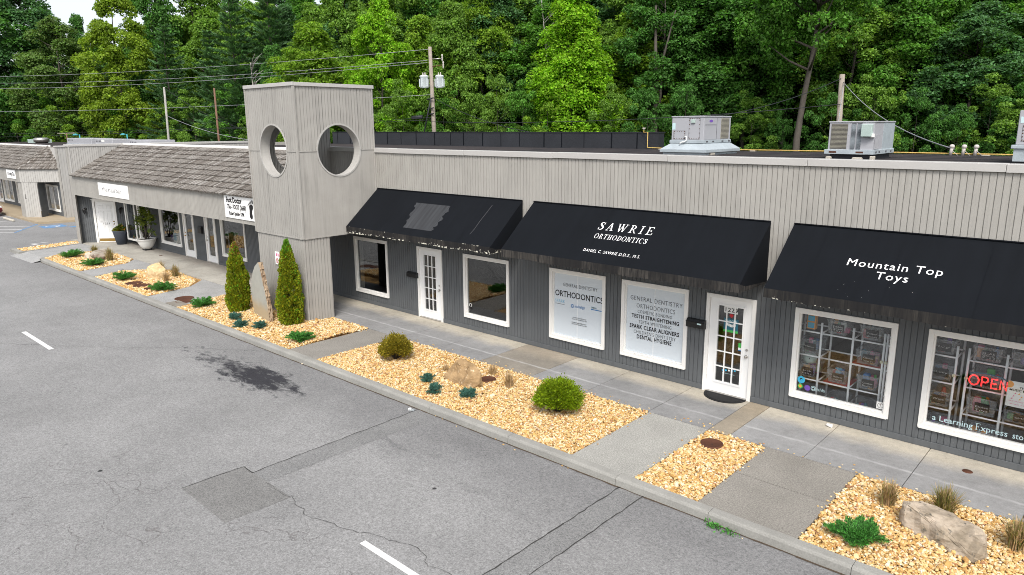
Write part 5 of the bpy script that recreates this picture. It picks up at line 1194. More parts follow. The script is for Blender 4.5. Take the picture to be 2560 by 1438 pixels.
mb = MB(); mb.bbox(-2.98, -1.45, 7.95, 10.05, 5.03, 5.12, 'hvac_b', .008); mb.build('base_rail', u3); mb = MB(); mb.box(-2.92, -1.5, 8.0, 9.9, 4.72, 5.03, 'hvac_b'); mb.box(-2.85, -1.55, 8.06, 9.8, 4.65, 4.72, 'black_membrane'); mb.build('curb', u3)
# black membrane screen wall and gas pipe
mb = MB(); mb.box(-40.3, -16.25, 13.45, 13.9, 4.6, 5.34, 'black_membrane'); mb.box(-40.3, -16.22, 13.42, 13.95, 5.34, 5.37, 'black_membrane')
for k in range(18): x = -39.8+k*1.31+random.uniform(-.2, .2); mb.box(x, x+random.uniform(.03, .09), 13.442, 13.45, 4.66, 5.33, 'canvas')
tag(mb.build('screen_wall'), 'long black membrane parapet along the back of the flat roof', 'wall')
mb = MB(); mb.tube([(-16.9, 13.3, 5.5), (-16.9, 13.3, 5.36), (-16.7, 13.3, 5.36), (-16.7, 13.3, 4.72), (-15.5, 13.1, 4.70), (-8, 13.12, 4.71), (-3, 13.05, 4.70), (5, 13.1, 4.70)], .022, 'pipe_y', 8)
mb.lathe([(0, .1), (.07, .1), (.07, .06), (.03, .04), (.03, 0)], (-16.9, 13.3, 5.45), 'vent', 10)
for x in (-16.0, -12, -8.2, -4.4): mb.bbox(x, x+.2, 13.03, 13.2, 4.65, 4.685, 'block', .006)
tag(mb.build('gas_pipe'), 'rust streaked yellow gas pipe running along the far roof edge', 'pipe')
for i, (x, lab) in enumerate(((-5.26, 'small metal roof vent under the service cable, leftmost of three'), (-4.92, 'small metal roof vent in the middle of three'), (-4.59, 'small metal roof vent farthest from the air units'))):
    mb = MB(); mb.tube([(x, 13.0, 4.65), (x+.02, 13.0, 4.92)], .05, 'vent', 10); mb.lathe([(0, .1), (.05, .09), (.075, .05), (.075, .0), (.05, -.02)], (x+.02, 13.0, 4.9), 'vent', 12); mb.tube([(x, 12.97, 4.85), (x+.22, 12.9, 4.66)], .008, 'vent', 5); tag(mb.build('roof_vent'), lab, 'vent', 'roof vents by the pipe')
for x0, x1, y, z0, z1, lab in ((-66.9, -61.3, 6, 4.4, 4.93, 'flat grey unit top showing behind the left end wall, widest'), (-60.6, -57.0, 6, 4.4, 4.9, 'flat grey unit top with a white label behind the left end wall'), (-54.0, -50.2, 6, 4.4, 4.89, 'flat grey unit top showing over the cedar shingle ridge')):
    mb = MB(); mb.bbox(x0, x1, y, y+1.6, z0, z1, 'hvac', .02); mb.box(x0-.05, x1+.05, y-.05, y+1.65, z0, z0+.1, 'hvac_b'); 
    for k in range(4): mb.box(x0+.3+k*.3, x0+.45+k*.3, y-.005, y, z1-.2, z1-.12, 'hvac_gap_shade')
    if x0 == -60.6: mb.box(-59.2, -58.6, y-.008, y, z1-.22, z1-.05, 'paper')
    tag(mb.build('rooftop_unit'), lab, 'air conditioner')
mb = MB(); mb.lathe([(0, .5), (.5, .48), (.62, .4), (.62, .12), (.5, .1), (.5, 0), (0, 0)], (-75.5, 6.5, 4.42), 'steel', 18); mb.box(-77.8, -76.2, 6, 7.5, 4.4, 4.75, 'cabinet'); tag(mb.build('exhaust_fan'), 'round bright metal exhaust fan on the far shop roof', 'fan')
mb = MB(); mb.tube([(-81, 10.2, ZA), (-81, 10.2, 5.25)], .05, 'brown_pole', 6); mb.tube([(-82, 10.0, 5.22), (-79.7, 10.5, 5.27)], .025, 'antenna', 5); mb.tube([(-81.7, 9.6, 5.22), (-80.7, 10.9, 5.22)], .025, 'antenna', 5); tag(mb.build('antenna'), 'thin old antenna on a brown mast in front of the trees', 'antenna')
for x, y, lab in ((-79.6, 10.9, 'teal hooded lot lamp between the antenna and the wooden pole, left one'), (-76.2, 14.05, 'teal hooded lot lamp just left of the tall bare pole')):
    t = thing('street_lamp', lab, 'lamp', (x, y, ZA), 'teal lot lamps'); mb = MB(); mb.tube([(x, y, ZA), (x, y, 5.12)], .06, 'teal', 8); mb.build('post', t); mb = MB(); mb.lathe([(0, .16), (.14, .13), (.3, 0), (.27, -.02), (0, .02)], (x-.3, y-.25, 5.05), 'teal', 12); mb.build('lamp_hood', t)
# ================================================================== PLANTING
rg = np.random.default_rng(11)
def unit(v): return v/np.maximum(1e-9, np.linalg.norm(v, axis=-1, keepdims=True))
def sprays(P, N, T, ln, wd, jitter=.5):
    """leaf sprays: diamond quads at P lying along T, facing N"""
    n = len(P); T = unit(T+rg.normal(0, jitter, (n, 3))*.6); N = unit(N+rg.normal(0, jitter, (n, 3))); B = unit(np.cross(T, N)); 
    l = (ln*rg.uniform(.6, 1.3, n))[:, None]; w = (wd*rg.uniform(.6, 1.3, n))[:, None]
    V = np.stack([P-T*l*.5, P+B*w*.5+T*l*.08, P+T*l*.5+np.cross(B, T)*l*.12, P-B*w*.5+T*l*.08], 1)
    return V.reshape(-1, 3), (np.arange(n)[:, None]*4+np.arange(4)[None])
def cloud(clumps, n, flat=.7, leafl=.2, leafw=.13, shell=.48):
    """clumps: list of (centre, radius); leaves on the upper shells of clumps"""
    C = np.array([c for c, r in clumps]); Rr = np.array([r for c, r in clumps]); wgt = Rr**2; idx = rg.choice(len(C), n, p=wgt/wgt.sum())
    d = unit(rg.normal(0, 1, (n, 3))); d[:, 2] = np.where(rg.random(n) < .55, np.abs(d[:, 2]), d[:, 2])
    rad = Rr[idx]*(shell+(1.08-shell)*rg.random(n)**.6)
    P = C[idx]+d*rad[:, None]*np.array([1, 1, flat]); N = unit(d+np.array([0, 0, .8])); T = unit(d*np.array([1, 1, .3])+np.array([0, 0, -.3])+rg.normal(0, .6, (n, 3)))
    return sprays(P, N, T, leafl, leafw, .33)
# ---- bed conifers
def arborvitae(name, label, loc, H, R, brown):
    t = thing(name, label, 'tree', loc, 'upright conifers flanking the standing stone'); n = 26000
    prof = lambda z: np.interp(z, [0, .06, .25, .5, .75, .92, 1.0], [.62, .86, 1.0, .84, .55, .24, .03])
    nc = 330; zc = rg.random(nc)**1.15; th = rg.uniform(0, 6.28, nc); rr = prof(zc)*R*(1+.10*np.sin(th*3+zc*9))*rg.uniform(.80, 1.0, nc)
    C = np.stack([rr*np.cos(th), rr*np.sin(th), .10+zc*(H-.14)], 1); cs = .10*(1.15-.6*zc)
    k = rg.integers(0, nc, n); out = np.stack([np.cos(th[k]), np.sin(th[k]), np.zeros(n)], 1)
    P = C[k]+unit(rg.normal(0, 1, (n, 3)))*(cs[k]*rg.random(n)**.5)[:, None]*np.array([1, 1, 1.5])
    r0 = np.hypot(P[:, 0], P[:, 1]); tv = np.stack([-np.sin(th[k]), np.cos(th[k]), np.zeros(n)], 1)
    V, F = sprays(P, out*.6+tv*rg.choice([-1, 1], n)[:, None]*.8, np.array([[0, 0, 1.0]])+out*.5, .07, .042)
    hz = P[:, 2]/H+rg.normal(0, .05, n); m = np.where(hz > .97, 2 if brown else 1, np.where(hz > .90, 1, 0)); m = np.where(rg.random(n) < .12, 1, m); mm = np.where((rg.random(n) < .3) & (P[:, 2] > H*.84) & brown, 2, m)
    npmesh('foliage', V, F, ['arbor', 'arbor_tip', 'arbor_brown'], mm, t)
    mb = MB(); mb.tube([loc, (loc[0]+.02, loc[1], loc[2]+H*.5), (loc[0], loc[1], loc[2]+H*.93)], [.05, .035, .008], 'bark', 7)
    for k in range(40): a = k*2.4; z = loc[2]+.12+k/40*H*.8; r = R*prof(k/50)*.85; mb.tube([(loc[0], loc[1], z), (loc[0]+r*math.cos(a), loc[1]+r*math.sin(a), z+.18)], [.012, .005], 'bark', 4)
    mb.build('trunk', t); return t
arborvitae('conifer', 'upright conifer with a browned tip on the far side of the standing stone', (-21.05, -3.35, .0), 2.2, .32, True)
arborvitae('conifer', 'taller green tipped upright conifer in front of the tower notice', (-18.36, -3.13, .02), 2.5, .325, False)
def shrub(name, label, loc, rx, rz, mat, n, lf=.07, group=None, branch=True):
    t = thing(name, label, 'shrub', loc, group); nc = 150
    d = unit(rg.normal(0, 1, (nc, 3))); d[:, 2] = np.abs(d[:, 2])*1.15-.28; q = rg.uniform(.72, 1.05, nc)
    C = d*q[:, None]*np.array([rx, rx, rz*.55])+np.array([0, 0, rz*.48]); C[:, 2] = np.maximum(C[:, 2], .05)
    k = rg.integers(0, nc, n); dd = unit(C[k]-np.array([0, 0, rz*.2])); s = rg.random(n)
    P = C[k]+dd*((s-.75)*rx*.34)[:, None]+rg.normal(0, rx*.10, (n, 3)); P[:, 2] = np.maximum(P[:, 2], .015)
    V, F = sprays(P, dd+np.array([0, 0, .5]), dd+np.array([0, 0, -.15]), lf, lf*.55); npmesh('foliage', V, F, [mat], None, t)
    mb = MB()
    for j in range(0, nc, 3): mb.tube([(loc[0], loc[1], loc[2]-.03), tuple(Vector(loc)+Vector(C[j])*.55+Vector((0, 0, .02))), tuple(Vector(loc)+Vector(C[j]))], [.012, .007, .003], 'bark', 4)
    mb.build('stems', t); return t
shrub('shrub', 'round golden brown cypress shrub at the near end of the long gravel bed', (-13.62, -3.1, .0), .38, .60, 'shrub_gold', 16000, .05)
shrub('shrub', 'big round bright green cypress shrub beside the grey sidewalk', (-8.47, -3.06, .0), .44, .66, 'shrub_green', 20000, .05)
def juniper(label, loc, r, h, mat, n, group, arms=26, lf=.045, squat=False):
    t = thing('juniper', label, 'shrub', loc, group); V0 = []; P = []; D = []
    mb = MB()
    for k in range(arms):
        a = rg.uniform(0, 6.28); el = rg.uniform(.1, 1.1) if not squat else rg.uniform(.05, 1.5); L = r*rg.uniform(.65, 1.12)*(1 if el < .8 else .75)
        tip = np.array([L*math.cos(a)*math.cos(el*.55), L*math.sin(a)*math.cos(el*.55), h*(.25+.75*math.sin(el))*rg.uniform(.75, 1.05)])
        mb.tube([loc, tuple(np.array(loc)+tip*np.array([.5, .5, .75])), tuple(np.array(loc)+tip)], [.010, .007, .003], 'bark', 4)
        m = n//arms; s = rg.uniform(.3, 1.08, m); sd_ = np.array([-tip[1], tip[0], 0])*(.42 if not squat else .2)*(rg.integers(-2, 3, m)/2*(1.15-s)*rg.uniform(.5, 1, m))[:, None]; base = tip*np.array([1, 1, 1])*s[:, None]+sd_; base[:, 2] = tip[2]*np.sqrt(s)
        P.append(base+rg.normal(0, r*(.10 if squat else .045), (m, 3))*np.array([1, 1, .6])); D.append(np.repeat(unit(tip+np.array([0, 0, .12]))[None], m, 0))
    P = np.concatenate(P); D = np.concatenate(D); P[:, 2] = np.maximum(P[:, 2], .012)
    V, F = sprays(P, np.array([[0, 0, 1.]])+rg.normal(0, .5, (len(P), 3)), D+rg.normal(0, .25, D.shape), lf*1.1, lf*.30); npmesh('foliage', V, F, [mat], None, t); mb.build('stems', t); return t
GJ, BJ = 'green junipers in the gravel beds', 'small blue green junipers in the gravel beds'
juniper('feathery green juniper next to the big weathered boulder', (-2.5, -3.9, 0), .35, .27, 'juniper', 10400, GJ, 46)
juniper('green juniper at the kerb corner of the tower bed', (-16.75, -3.85, 0), .36, .28, 'juniper', 8400, GJ, 46)
juniper('green juniper on the tower bed edge beside the rusty lids', (-22.55, -3.85, 0), .38, .33, 'juniper', 7200, GJ, 46)
juniper('green juniper right of the cream stone, next to the rusty lids in the gravel', (-25.95, -3.72, 0), .43, .34, 'juniper', 7200, GJ, 46)
juniper('green juniper left of the cream stone', (-28.95, -3.95, 0), .44, .36, 'juniper', 7200, GJ, 46)
juniper('green juniper in front of the flat topped stone', (-33.1, -3.65, 0), .45, .32, 'juniper', 6800, GJ, 46)
juniper('green juniper at the far corner of the farthest gravel bed', (-36.0, -3.6, 0), .52, .38, 'juniper', 6800, GJ, 46)
for p, r, l in (((-20.2, -3.95, .01), .27, 'small blue green juniper in front of the far upright conifer'), ((-19.35, -4.2, 0), .27, 'small blue green juniper nearest the kerb below the standing stone'), ((-18.75, -3.95, .0), .27, 'small blue green juniper between standing stone and near upright conifer'),
                ((-11.75, -3.68, 0), .2, 'small blue green juniper left of the tan sandstone boulder'), ((-11.15, -4.03, 0), .23, 'small blue green juniper between kerb and sandstone boulder'), ((-10.4, -3.72, 0), .22, 'small blue green juniper at the broken end of the sandstone boulder')):
    juniper(l, p, r*.8, .2, 'juniper_blue', 3600, BJ, 26, .04, True)
def tuft(label, loc, r, h, green, n=260):
    V = []; F = []; mi = []
    for k in range(n):
        a = rg.uniform(0, 6.28); b0 = np.array([rg.normal(0, r*.16), rg.normal(0, r*.16), 0]); L = h*rg.uniform(.6, 1.15); out = rg.uniform(.05, 1.0)**1.2*r
        dv = np.array([math.cos(a), math.sin(a), 0]); sv = np.array([-math.sin(a), math.cos(a), 0])*.0055; pts = []
        for s in (0, .4, .75, 1.0): pts.append(b0+dv*out*s**1.6+np.array([0, 0, L*(s-.32*s*s*out/r)]))
        i = len(V)
        for p, w_ in zip(pts, (1, 1, .7, .12)): V += [p-sv*w_, p+sv*w_]
        for j in range(3): F.append((i+2*j, i+2*j+1, i+2*j+3, i+2*j+2)); mi.append(0 if rg.random() < green else 1)
    o = npmesh('grass_tuft', V, F, ['grass_g', 'grass_d'], mi, None, loc); tag(o, label, 'grass', 'ornamental grass tufts in the gravel beds'); return o
tuft('half dry grass tuft at the corner of the nearest gravel bed', (-2.42, -2.62, 0), .24, .42, .25, 240); tuft('greenest grass tuft behind the big weathered boulder', (-1.72, -2.42, 0), .28, .5, .65, 420); tuft('grass tuft at the near end of the big weathered boulder', (-.80, -2.72, 0), .28, .46, .45, 380)
tuft('thin dry grass tuft beside the rusty lid and the sandstone boulder', (-11.0, -2.33, 0), .2, .24, 0, 110); tuft('dry grass tuft between sandstone boulder and big green shrub', (-10.15, -2.72, 0), .2, .38, .02, 130); tuft('wisp of dry grass behind the sandstone boulder', (-12.0, -2.9, 0), .16, .2, 0, 50)
tuft('green grass tuft behind the flat topped stone', (-36.4, -2.5, 0), .3, .42, .8, 260); tuft('upright grass tuft right of the flat topped stone', (-33.8, -2.75, 0), .3, .6, .55, 320); tuft('sparse grass tuft behind the cream stone', (-29.5, -2.3, 0), .32, .5, .4, 120)
tuft('grass tuft right of the cream stone by the sidewalk', (-28.1, -2.35, 0), .27, .5, .45, 300); tuft('low dry grass tuft in front of the cream stone', (-27.5, -2.95, 0), .25, .38, .0, 160)
def weedm():
    P = rg.normal(0, 1, (160, 3))*np.array([.07, .035, .025])+np.array([0, 0, .04]); P[:, 0] += np.where(rg.random(160) < .35, .24, 0); V, F = sprays(P, np.array([[0, -.3, 1.]]), rg.normal(0, 1, (160, 3)), .05, .022)
    tag(npmesh('weeds', V, F, ['juniper'], None, None, (-4.2, -4.76, ZA)), 'green weeds growing in the gutter crack along the kerb', 'weeds', kind='stuff')
weedm()
# ---- rocks
def rockmesh(name, label, pts, mat, sub=3, amp=.03, seed=1, loc=None, group=None, edge=None, freq=3.0, k=1.0):
    from mathutils import noise as mn
    import bmesh
    bm = bmesh.new()
    for p in pts: bm.verts.new(Vector(p)*k)
    bmesh.ops.convex_hull(bm, input=bm.verts)
    bmesh.ops.triangulate(bm, faces=bm.faces)
    bmesh.ops.bevel(bm, geom=bm.edges[:], offset=.012, segments=1, affect='EDGES')
    bmesh.ops.triangulate(bm, faces=bm.faces)
    for _ in range(sub): bmesh.ops.subdivide_edges(bm, edges=[e for e in bm.edges if e.calc_length() > .06], cuts=1); bmesh.ops.triangulate(bm, faces=bm.faces)
    bm.normal_update()
    for v in bm.verts:
        q = Vector(v.co)*freq+Vector((seed*7.3, 0, 0)); d = mn.fractal(q, 1.0, 2.0, 4)+.35*mn.cell(q*1.7)
        v.co += v.normal*amp*(d-.2)
    me = bpy.data.meshes.new(name); bm.to_mesh(me); bm.free(); me.materials.append(MT[mat])
    if edge:
        me.materials.append(MT[edge[0]])
        for p in me.polygons:
            if edge[1](p): p.material_index = 1
    o = bpy.data.objects.new(name, me); scene.collection.objects.link(o); o.location = loc; return tag(o, label, 'rock', group)
rockmesh('boulder', 'long weathered grey brown boulder with dark lichen in the nearest gravel bed', [(-.62, .05, .0), (-.60, .22, .28), (-.52, .02, .40), (-.45, -.18, 0), (-.3, .34, .36), (.1, .28, .36), (.62, -.05, .40), (.70, -.3, .32), (.62, -.55, .1), (.55, -.58, -.05), (-.3, .45, .05), (.5, .25, 0), (.78, -.25, .05), (0, -.33, .05), (.05, -.22, .32)], 'rock_grey', 3, .04, 2, (-1.68, -3.02, -.02), freq=4, k=.85)
rockmesh('boulder', 'tan sandstone boulder with pale veins and a broken right end', [(-.68, .05, 0), (-.62, -.12, .0), (-.55, .1, .22), (-.35, .02, .47), (-.22, .1, .55), (.0, .12, .53), (.35, .05, .42), (.52, .1, .38), (.6, .12, .0), (.62, -.05, .1), (.48, -.18, .0), (.45, -.12, .30), (-.1, .4, .2), (-.1, .45, 0), (.1, -.22, .0)], 'rock_tan', 3, .04, 5, (-11.16, -3.14, -.01), k=.93)
rockmesh('boulder', 'cream stone in the second gravel bed with grass on both sides', [(-.55, -.22, 0), (-.5, .25, 0), (-.5, -.16, .40), (-.46, .2, .50), (-.1, .18, .56), (.1, -.2, .36), (.4, .2, .34), (.55, .1, .05), (.5, -.2, .22), (.52, -.25, 0), (0, -.3, 0)], 'rock_cream', 2, .03, 7, (-28.55, -2.85, -.01))
rockmesh('boulder', 'flat topped brown layered stone in the farthest gravel bed', [(-.62, -.15, .26), (-.55, .28, .32), (-.2, -.32, .20), (.5, -.22, .18), (.62, .15, .24), (.5, .32, .34), (-.3, .34, .40), (-.45, -.1, .36), (.3, -.22, .30), (-.35, -.12, 0), (.45, -.18, 0), (.45, .2, 0), (-.3, .25, 0)], 'rock_brown', 2, .025, 9, (-34.6, -2.9, -.01))
rockmesh('boulder', 'small pale pinkish stone leaning against the flat topped stone', [(-.3, -.15, 0), (.3, -.15, 0), (.25, .2, 0), (-.3, .2, 0), (-.1, .1, .3), (.15, 0, .27), (-.2, -.1, .2)], 'rock_pale', 2, .03, 4, (-35.3, -3.1, -.01))
# standing stone: curved slab with its own broken edge
def standing():
    mb = MB(); outl = [(-.12, 0.0), (-.24, .25), (-.31, .5), (-.30, .8), (-.22, 1.1), (-.05, 1.38), (.18, 1.6), (.42, 1.74), (.50, 1.78), (.545, 1.775)]
    right = [(1.10, 0), (1.08, .2), (1.05, .4), (1.0, .6), (.95, .8), (.87, 1.0), (.78, 1.2), (.70, 1.4), (.63, 1.6), (.545, 1.775)]
    rn = random.Random(3); n = len(outl); A = Vector((-20.1, -3.30, -.02)); d = Vector((.985, -.16, 0)).normalized(); nn = Vector((d.y, -d.x, 0)); P = lambda u, o, z: tuple(A+d*u+nn*o+Vector((0, 0, z)))
    rows = 30; ncol = 10; fr = []; bk = []
    for j in range(rows+1):
        z = 1.775*j/rows; l = np.interp(z, [q[1] for q in outl], [q[0] for q in outl]); r = np.interp(z, [q[1] for q in right], [q[0] for q in right])+rn.uniform(-.012, .012)*(j < rows)
        r = max(r, l+.02); fr.append([P(l+(r-l)*k/ncol, rn.uniform(-.003, .003), z) for k in range(ncol+1)])
        e = .02+.02*math.sin(j*1.9)+rn.uniform(-.02, .02); bk.append([P(l+(r-l)*k/ncol+(e if k == ncol else .02*(k == 0)), -.12, z) for k in range(ncol+1)])
    V = [p for r in fr for p in r]; b = len(V); V += [p for r in bk for p in r]; w_ = ncol+1
    Ff = [(j*w_+k, j*w_+k+1, (j+1)*w_+k+1, (j+1)*w_+k) for j in range(rows) for k in range(ncol)]; Fb = [(b+j*w_+k, b+(j+1)*w_+k, b+(j+1)*w_+k+1, b+j*w_+k+1) for j in range(rows) for k in range(ncol)]
    mb.mesh(V, Ff+Fb, 'mono', True)
    # broken right edge in rough steps, narrow left edge, top
    E_ = []
    for j in range(rows+1):
        p, q = Vector(fr[j][ncol]), Vector(bk[j][ncol])
        for k in range(5):
            s = k/4; E_.append(tuple(p.lerp(q, s)+d*(rn.uniform(-.035, .04) if 0 < k < 4 and j < rows else 0)))
    mb.mesh(E_, [(j*5+k, j*5+k+1, (j+1)*5+k+1, (j+1)*5+k) for j in range(rows) for k in range(4)], 'mono_edge')
    for j in range(rows): mb.face([fr[j][0], fr[j+1][0], bk[j+1][0], bk[j][0]], 'mono_edge')
    mb.face(fr[rows]+bk[rows][::-1], 'mono_edge')
    tag(mb.build('standing_stone'), 'tall sail shaped standing stone with a rough broken brown edge', 'rock')
standing()
# ---- rusty lids, box lid, mats, litter
def lid(x, y, r, z, label, hole=True):
    mb = MB(); mb.lathe([(0, .014), (r*.9, .014), (r*.93, .02), (r, .018), (r, -.03)], (x, y, z), 'rust', 26)
    if hole: mb.disc((x+r*.15, y-r*.2, z+.0155), .018, 'ink', 8)
    tag(mb.build('manhole_cover'), label, 'lid', 'rusty round iron lids')
lid(-5.42, -2.44, .20, .016, 'rusty round lid in the narrow gravel strip, nearest the camera'); lid(-10.82, -2.68, .18, .014, 'rusty round lid beside the sandstone boulder'); lid(-27.99, -3.92, .30, .014, 'rusty round lid left of its pair in the second gravel bed'); lid(-27.37, -3.88, .30, .014, 'rusty round lid right of its pair in the second gravel bed')
lid(-26.6, -3.9, .20, .014, 'small rusty lid half hidden by the juniper'); lid(-24.2, -3.72, .31, -.006, 'rusty lid set in the grey walk, upper of two'); lid(-23.75, -3.92, .27, -.006, 'rusty lid set in the grey walk, lower of two beside the juniper')
mb = MB(); mb.lathe([(0, .006), (.075, .006), (.08, 0)], (-1.76, -.58, 0), 'rust', 16); tag(mb.build('drain_cap'), 'small brown drain cap in the sidewalk below the toy window', 'drain cap')
mb = MB(); mb.lathe([(0, .006), (.075, .006), (.08, 0)], (-33.4, -.75, 0), 'rust', 12); tag(mb.build('drain_cap'), 'small dark drain cap in the walk beside the white bowl planter', 'drain cap')
mb = MB(); pts = [(-6.32+.46*math.cos(math.pi+math.pi*k/24), -.035+.43*math.sin(math.pi+math.pi*k/24)) for k in range(25)]
mb.face([(x, y, .016) for x, y in pts], 'rubber'); mb.mesh([(x, y, z) for x, y in pts for z in (.016, .001)], [(2*k, 2*k+1, (2*k+3) % 50, (2*k+2) % 50) for k in range(25)], 'rubber')
for k in range(24):
    a, b = [(-6.32+.4*math.cos(t), -.06+.36*math.sin(t)) for t in (math.pi+math.pi*k/24, math.pi+math.pi*(k+1)/24)]; mb.tube([(*a, .017), (*b, .017)], .006, 'rubber', 4)
tag(mb.build('door_mat'), 'black half round rubber door mat before the numbered white door', 'door mat')
mb = MB(); a = Vector((-4.15, -.24, .036)); d = Vector((.95, -.2, .02)).normalized(); mb.tube([a, a+d*.003, a+d*.1, a+d*.101], [.026, .027, .038, .036], 'paper', 14); tag(mb.build('paper_cup'), 'crushed white paper cup lying on the sidewalk under the toy window', 'cup')
mb = MB(); mb.lathe([(0, .05), (.03, .05), (.035, .04), (.04, 0), (0, 0)], (-11.02, -4.82, ZA), 'paper', 12); mb.tube([(-11.0, -4.85, ZA+.02), (-10.9, -4.8, ZA+.03)], .03, 'bin', 8); tag(mb.build('plastic_cup'), 'crumpled clear plastic cup in the gutter at the kerb', 'cup')
# ---- planters
t = thing('planter', 'tall slate blue round planter beside the six panel door', 'planter', (-38.35, -.62, 0)); c = (-38.35, -.62, 0)
mb = MB(); mb.lathe([(0, 0), (.22, 0), (.36, .66), (.36, .7), (.33, .7), (.31, .62), (0, .6)], c, 'pot_dark', 26); mb.build('pot', t); mb = MB(); mb.disc((c[0], c[1], .63), .31, 'soil', 20); mb.build('soil', t)
n = 420; a = rg.uniform(0, 6.28, n); r = .30*rg.random(n)**.5; P = np.stack([r*np.cos(a), r*np.sin(a), .66+rg.random(n)*.32*(1.2-r/.3)], 1); V, F = sprays(P, np.array([[0, -.3, 1.]])+rg.normal(0, .5, (n, 3)), np.stack([np.cos(a), np.sin(a), rg.uniform(-.2, .6, n)], 1), .17, .09)
npmesh('plant', V, F, ['potleaf', 'ink_orange'], (rg.random(n) < .07).astype(int), t)
t = thing('planter', 'white glazed bowl planter holding a lanky glossy leaved tree', 'planter', (-35.5, -.5, 0)); c = (-35.5, -.5, 0)
mb = MB(); mb.lathe([(0, .06), (.16, .06), (.3, .2), (.39, .40), (.42, .50), (.44, .51), (.44, .55), (.40, .55), (.38, .48), (0, .46)], c, 'pot_white', 28); mb.build('bowl', t)
mb = MB(); mb.bbox(c[0]-.17, c[0]+.17, c[1]-.17, c[1]+.17, .01, .07, 'black_metal', .01); mb.build('stand', t); mb = MB(); mb.disc((c[0], c[1], .5), .38, 'soil', 20); mb.build('soil', t)
mb = MB(); tips = []
for p, tip in ((((-.04, 0), (.0, .0)), (.0, -.05, 1.95)), (((.1, .05), (.12, 0)), (.45, .05, 1.85)), (((-.1, 0), (-.12, 0)), (-.5, -.1, 1.5)), (((.12, 0), (.2, 0)), (.85, .0, 1.62)), (((.05, 0), (.1, 0)), (.3, -.2, 1.45)), (((-.06, 0), (-.2, 0)), (-.55, 0, 1.05)), (((.1, 0), (.25, 0)), (.62, .05, .95)), (((0, 0), (.05, 0)), (.15, .1, 2.1))):
    b = Vector((c[0]+p[0][0], c[1]+p[0][1], .48)); e = Vector((c[0]+tip[0], c[1]+tip[1], tip[2])); m = b.lerp(e, .5)+Vector((p[1][0], p[1][1], .12)); mb.tube([b, b.lerp(m, .5), m, m.lerp(e, .6), e], [.024, .02, .016, .012, .006], 'bark', 6); tips += [e, m.lerp(e, .6)]
mb.build('stems', t); P, D = [], []
for e in tips:
    w0 = 9 if e.z < 1.2 else 30
    for k in range(w0): a = rg.uniform(0, 6.28); rr = rg.uniform(.04, .22); P.append((e.x-c[0]+rr*math.cos(a), e.y-c[1]+rr*math.sin(a)*.8, e.z+rg.uniform(-.16, .12))); D.append((math.cos(a), math.sin(a), rg.uniform(-.7, .2)))
V, F = sprays(np.array(P), np.array([[0, -.2, 1.]])+rg.normal(0, .4, (len(P), 3)), np.array(D), .22, .085); npmesh('leaves', V, F, ['potleaf'], None, t)
# ---- concrete wheel stop and parked car at the left edge
mb = MB(); d = Vector((1, -.03, 0)).normalized(); mb.bbox(-56.6, -54.4, -1.45, -1.3, ZA, ZA+.12, 'block', .03); tag(mb.build('wheel_stop'), 'pale concrete wheel stop in front of the far porch', 'wheel stop')
def car(loc, label):
    t = thing('parked_car', label, 'car', loc); x, y, z = loc        # nose towards +y
    def sect(yy, w_, z0, z1): return [(x-w_, y+yy, z+z0), (x-w_, y+yy, z+z1*.8), (x-w_*.86, y+yy, z+z1), (x+w_*.86, y+yy, z+z1), (x+w_, y+yy, z+z1*.8), (x+w_, y+yy, z+z0)]
    S = [sect(-2.2, .74, .35, .82), sect(-2.1, .86, .22, .92), sect(-1.4, .9, .2, .98), sect(.9, .9, .2, .95), sect(1.9, .84, .22, .78), sect(2.15, .70, .32, .62)]; V = [p for s in S for p in s]
    mb = MB(); mb.mesh(V, [(i*6+k, i*6+k+1, i*6+7+k, i*6+6+k) for i in range(5) for k in range(5)]+[(0, 1, 2, 3, 4, 5), tuple(range(35, 29, -1))]+[(i*6, i*6+6, i*6+11, i*6+5) for i in range(5)], 'car_red', True)
    R0 = [(-1.55, .7, .95), (-1.0, .62, 1.42), (.1, .62, 1.42), (.95, .72, .93)]; V = [(x+s*w_, y+a, z+b) for a, w_, b in R0 for s in (-1, 1)]
    mb.mesh(V, [(2, 3, 5, 4)], 'car_red'); mb.build('body', t)
    mb = MB(); mb.mesh(V, [(0, 1, 3, 2), (4, 5, 7, 6), (0, 2, 4, 6), (1, 3, 5, 7)], 'car_glass'); mb.build('windows', t)
    for sx in (-1, 1):
        for yy in (-1.35, 1.3):
            mb = MB(); mb.lathe([(0, -.1), (.2, -.1), (.31, -.09), (.32, .0), (.31, .09), (.2, .1), (0, .1)], (x+sx*.80, y+yy, z+.32), 'tyre', 18, axis='x'); w = mb.build('wheel', t)
            mb = MB(); mb.lathe([(0, .115), (.05, .115), (.19, .10), (.2, .09)], (x+sx*.80, y+yy, z+.32), 'steel', 12, axis='x') if sx > 0 else mb.lathe([(0, -.115), (.05, -.115), (.19, -.10), (.2, -.09)], (x+sx*.80, y+yy, z+.32), 'steel', 12, axis='x'); mb.build('rim', w)
        mb = MB(); mb.bbox(x+sx*.6-.14, x+sx*.6+.14, y+2.0, y+2.13, z+.55, z+.68, 'paper', .02); mb.build('headlight', t)
        mb = MB(); mb.bbox(x+sx*.66-.12, x+sx*.66+.12, y-2.2, y-2.1, z+.62, z+.8, 'lens_red', .02); mb.build('tail_light', t)
car((-59.35, -3.1, ZA), 'dark red parked car cut by the left edge of the view')

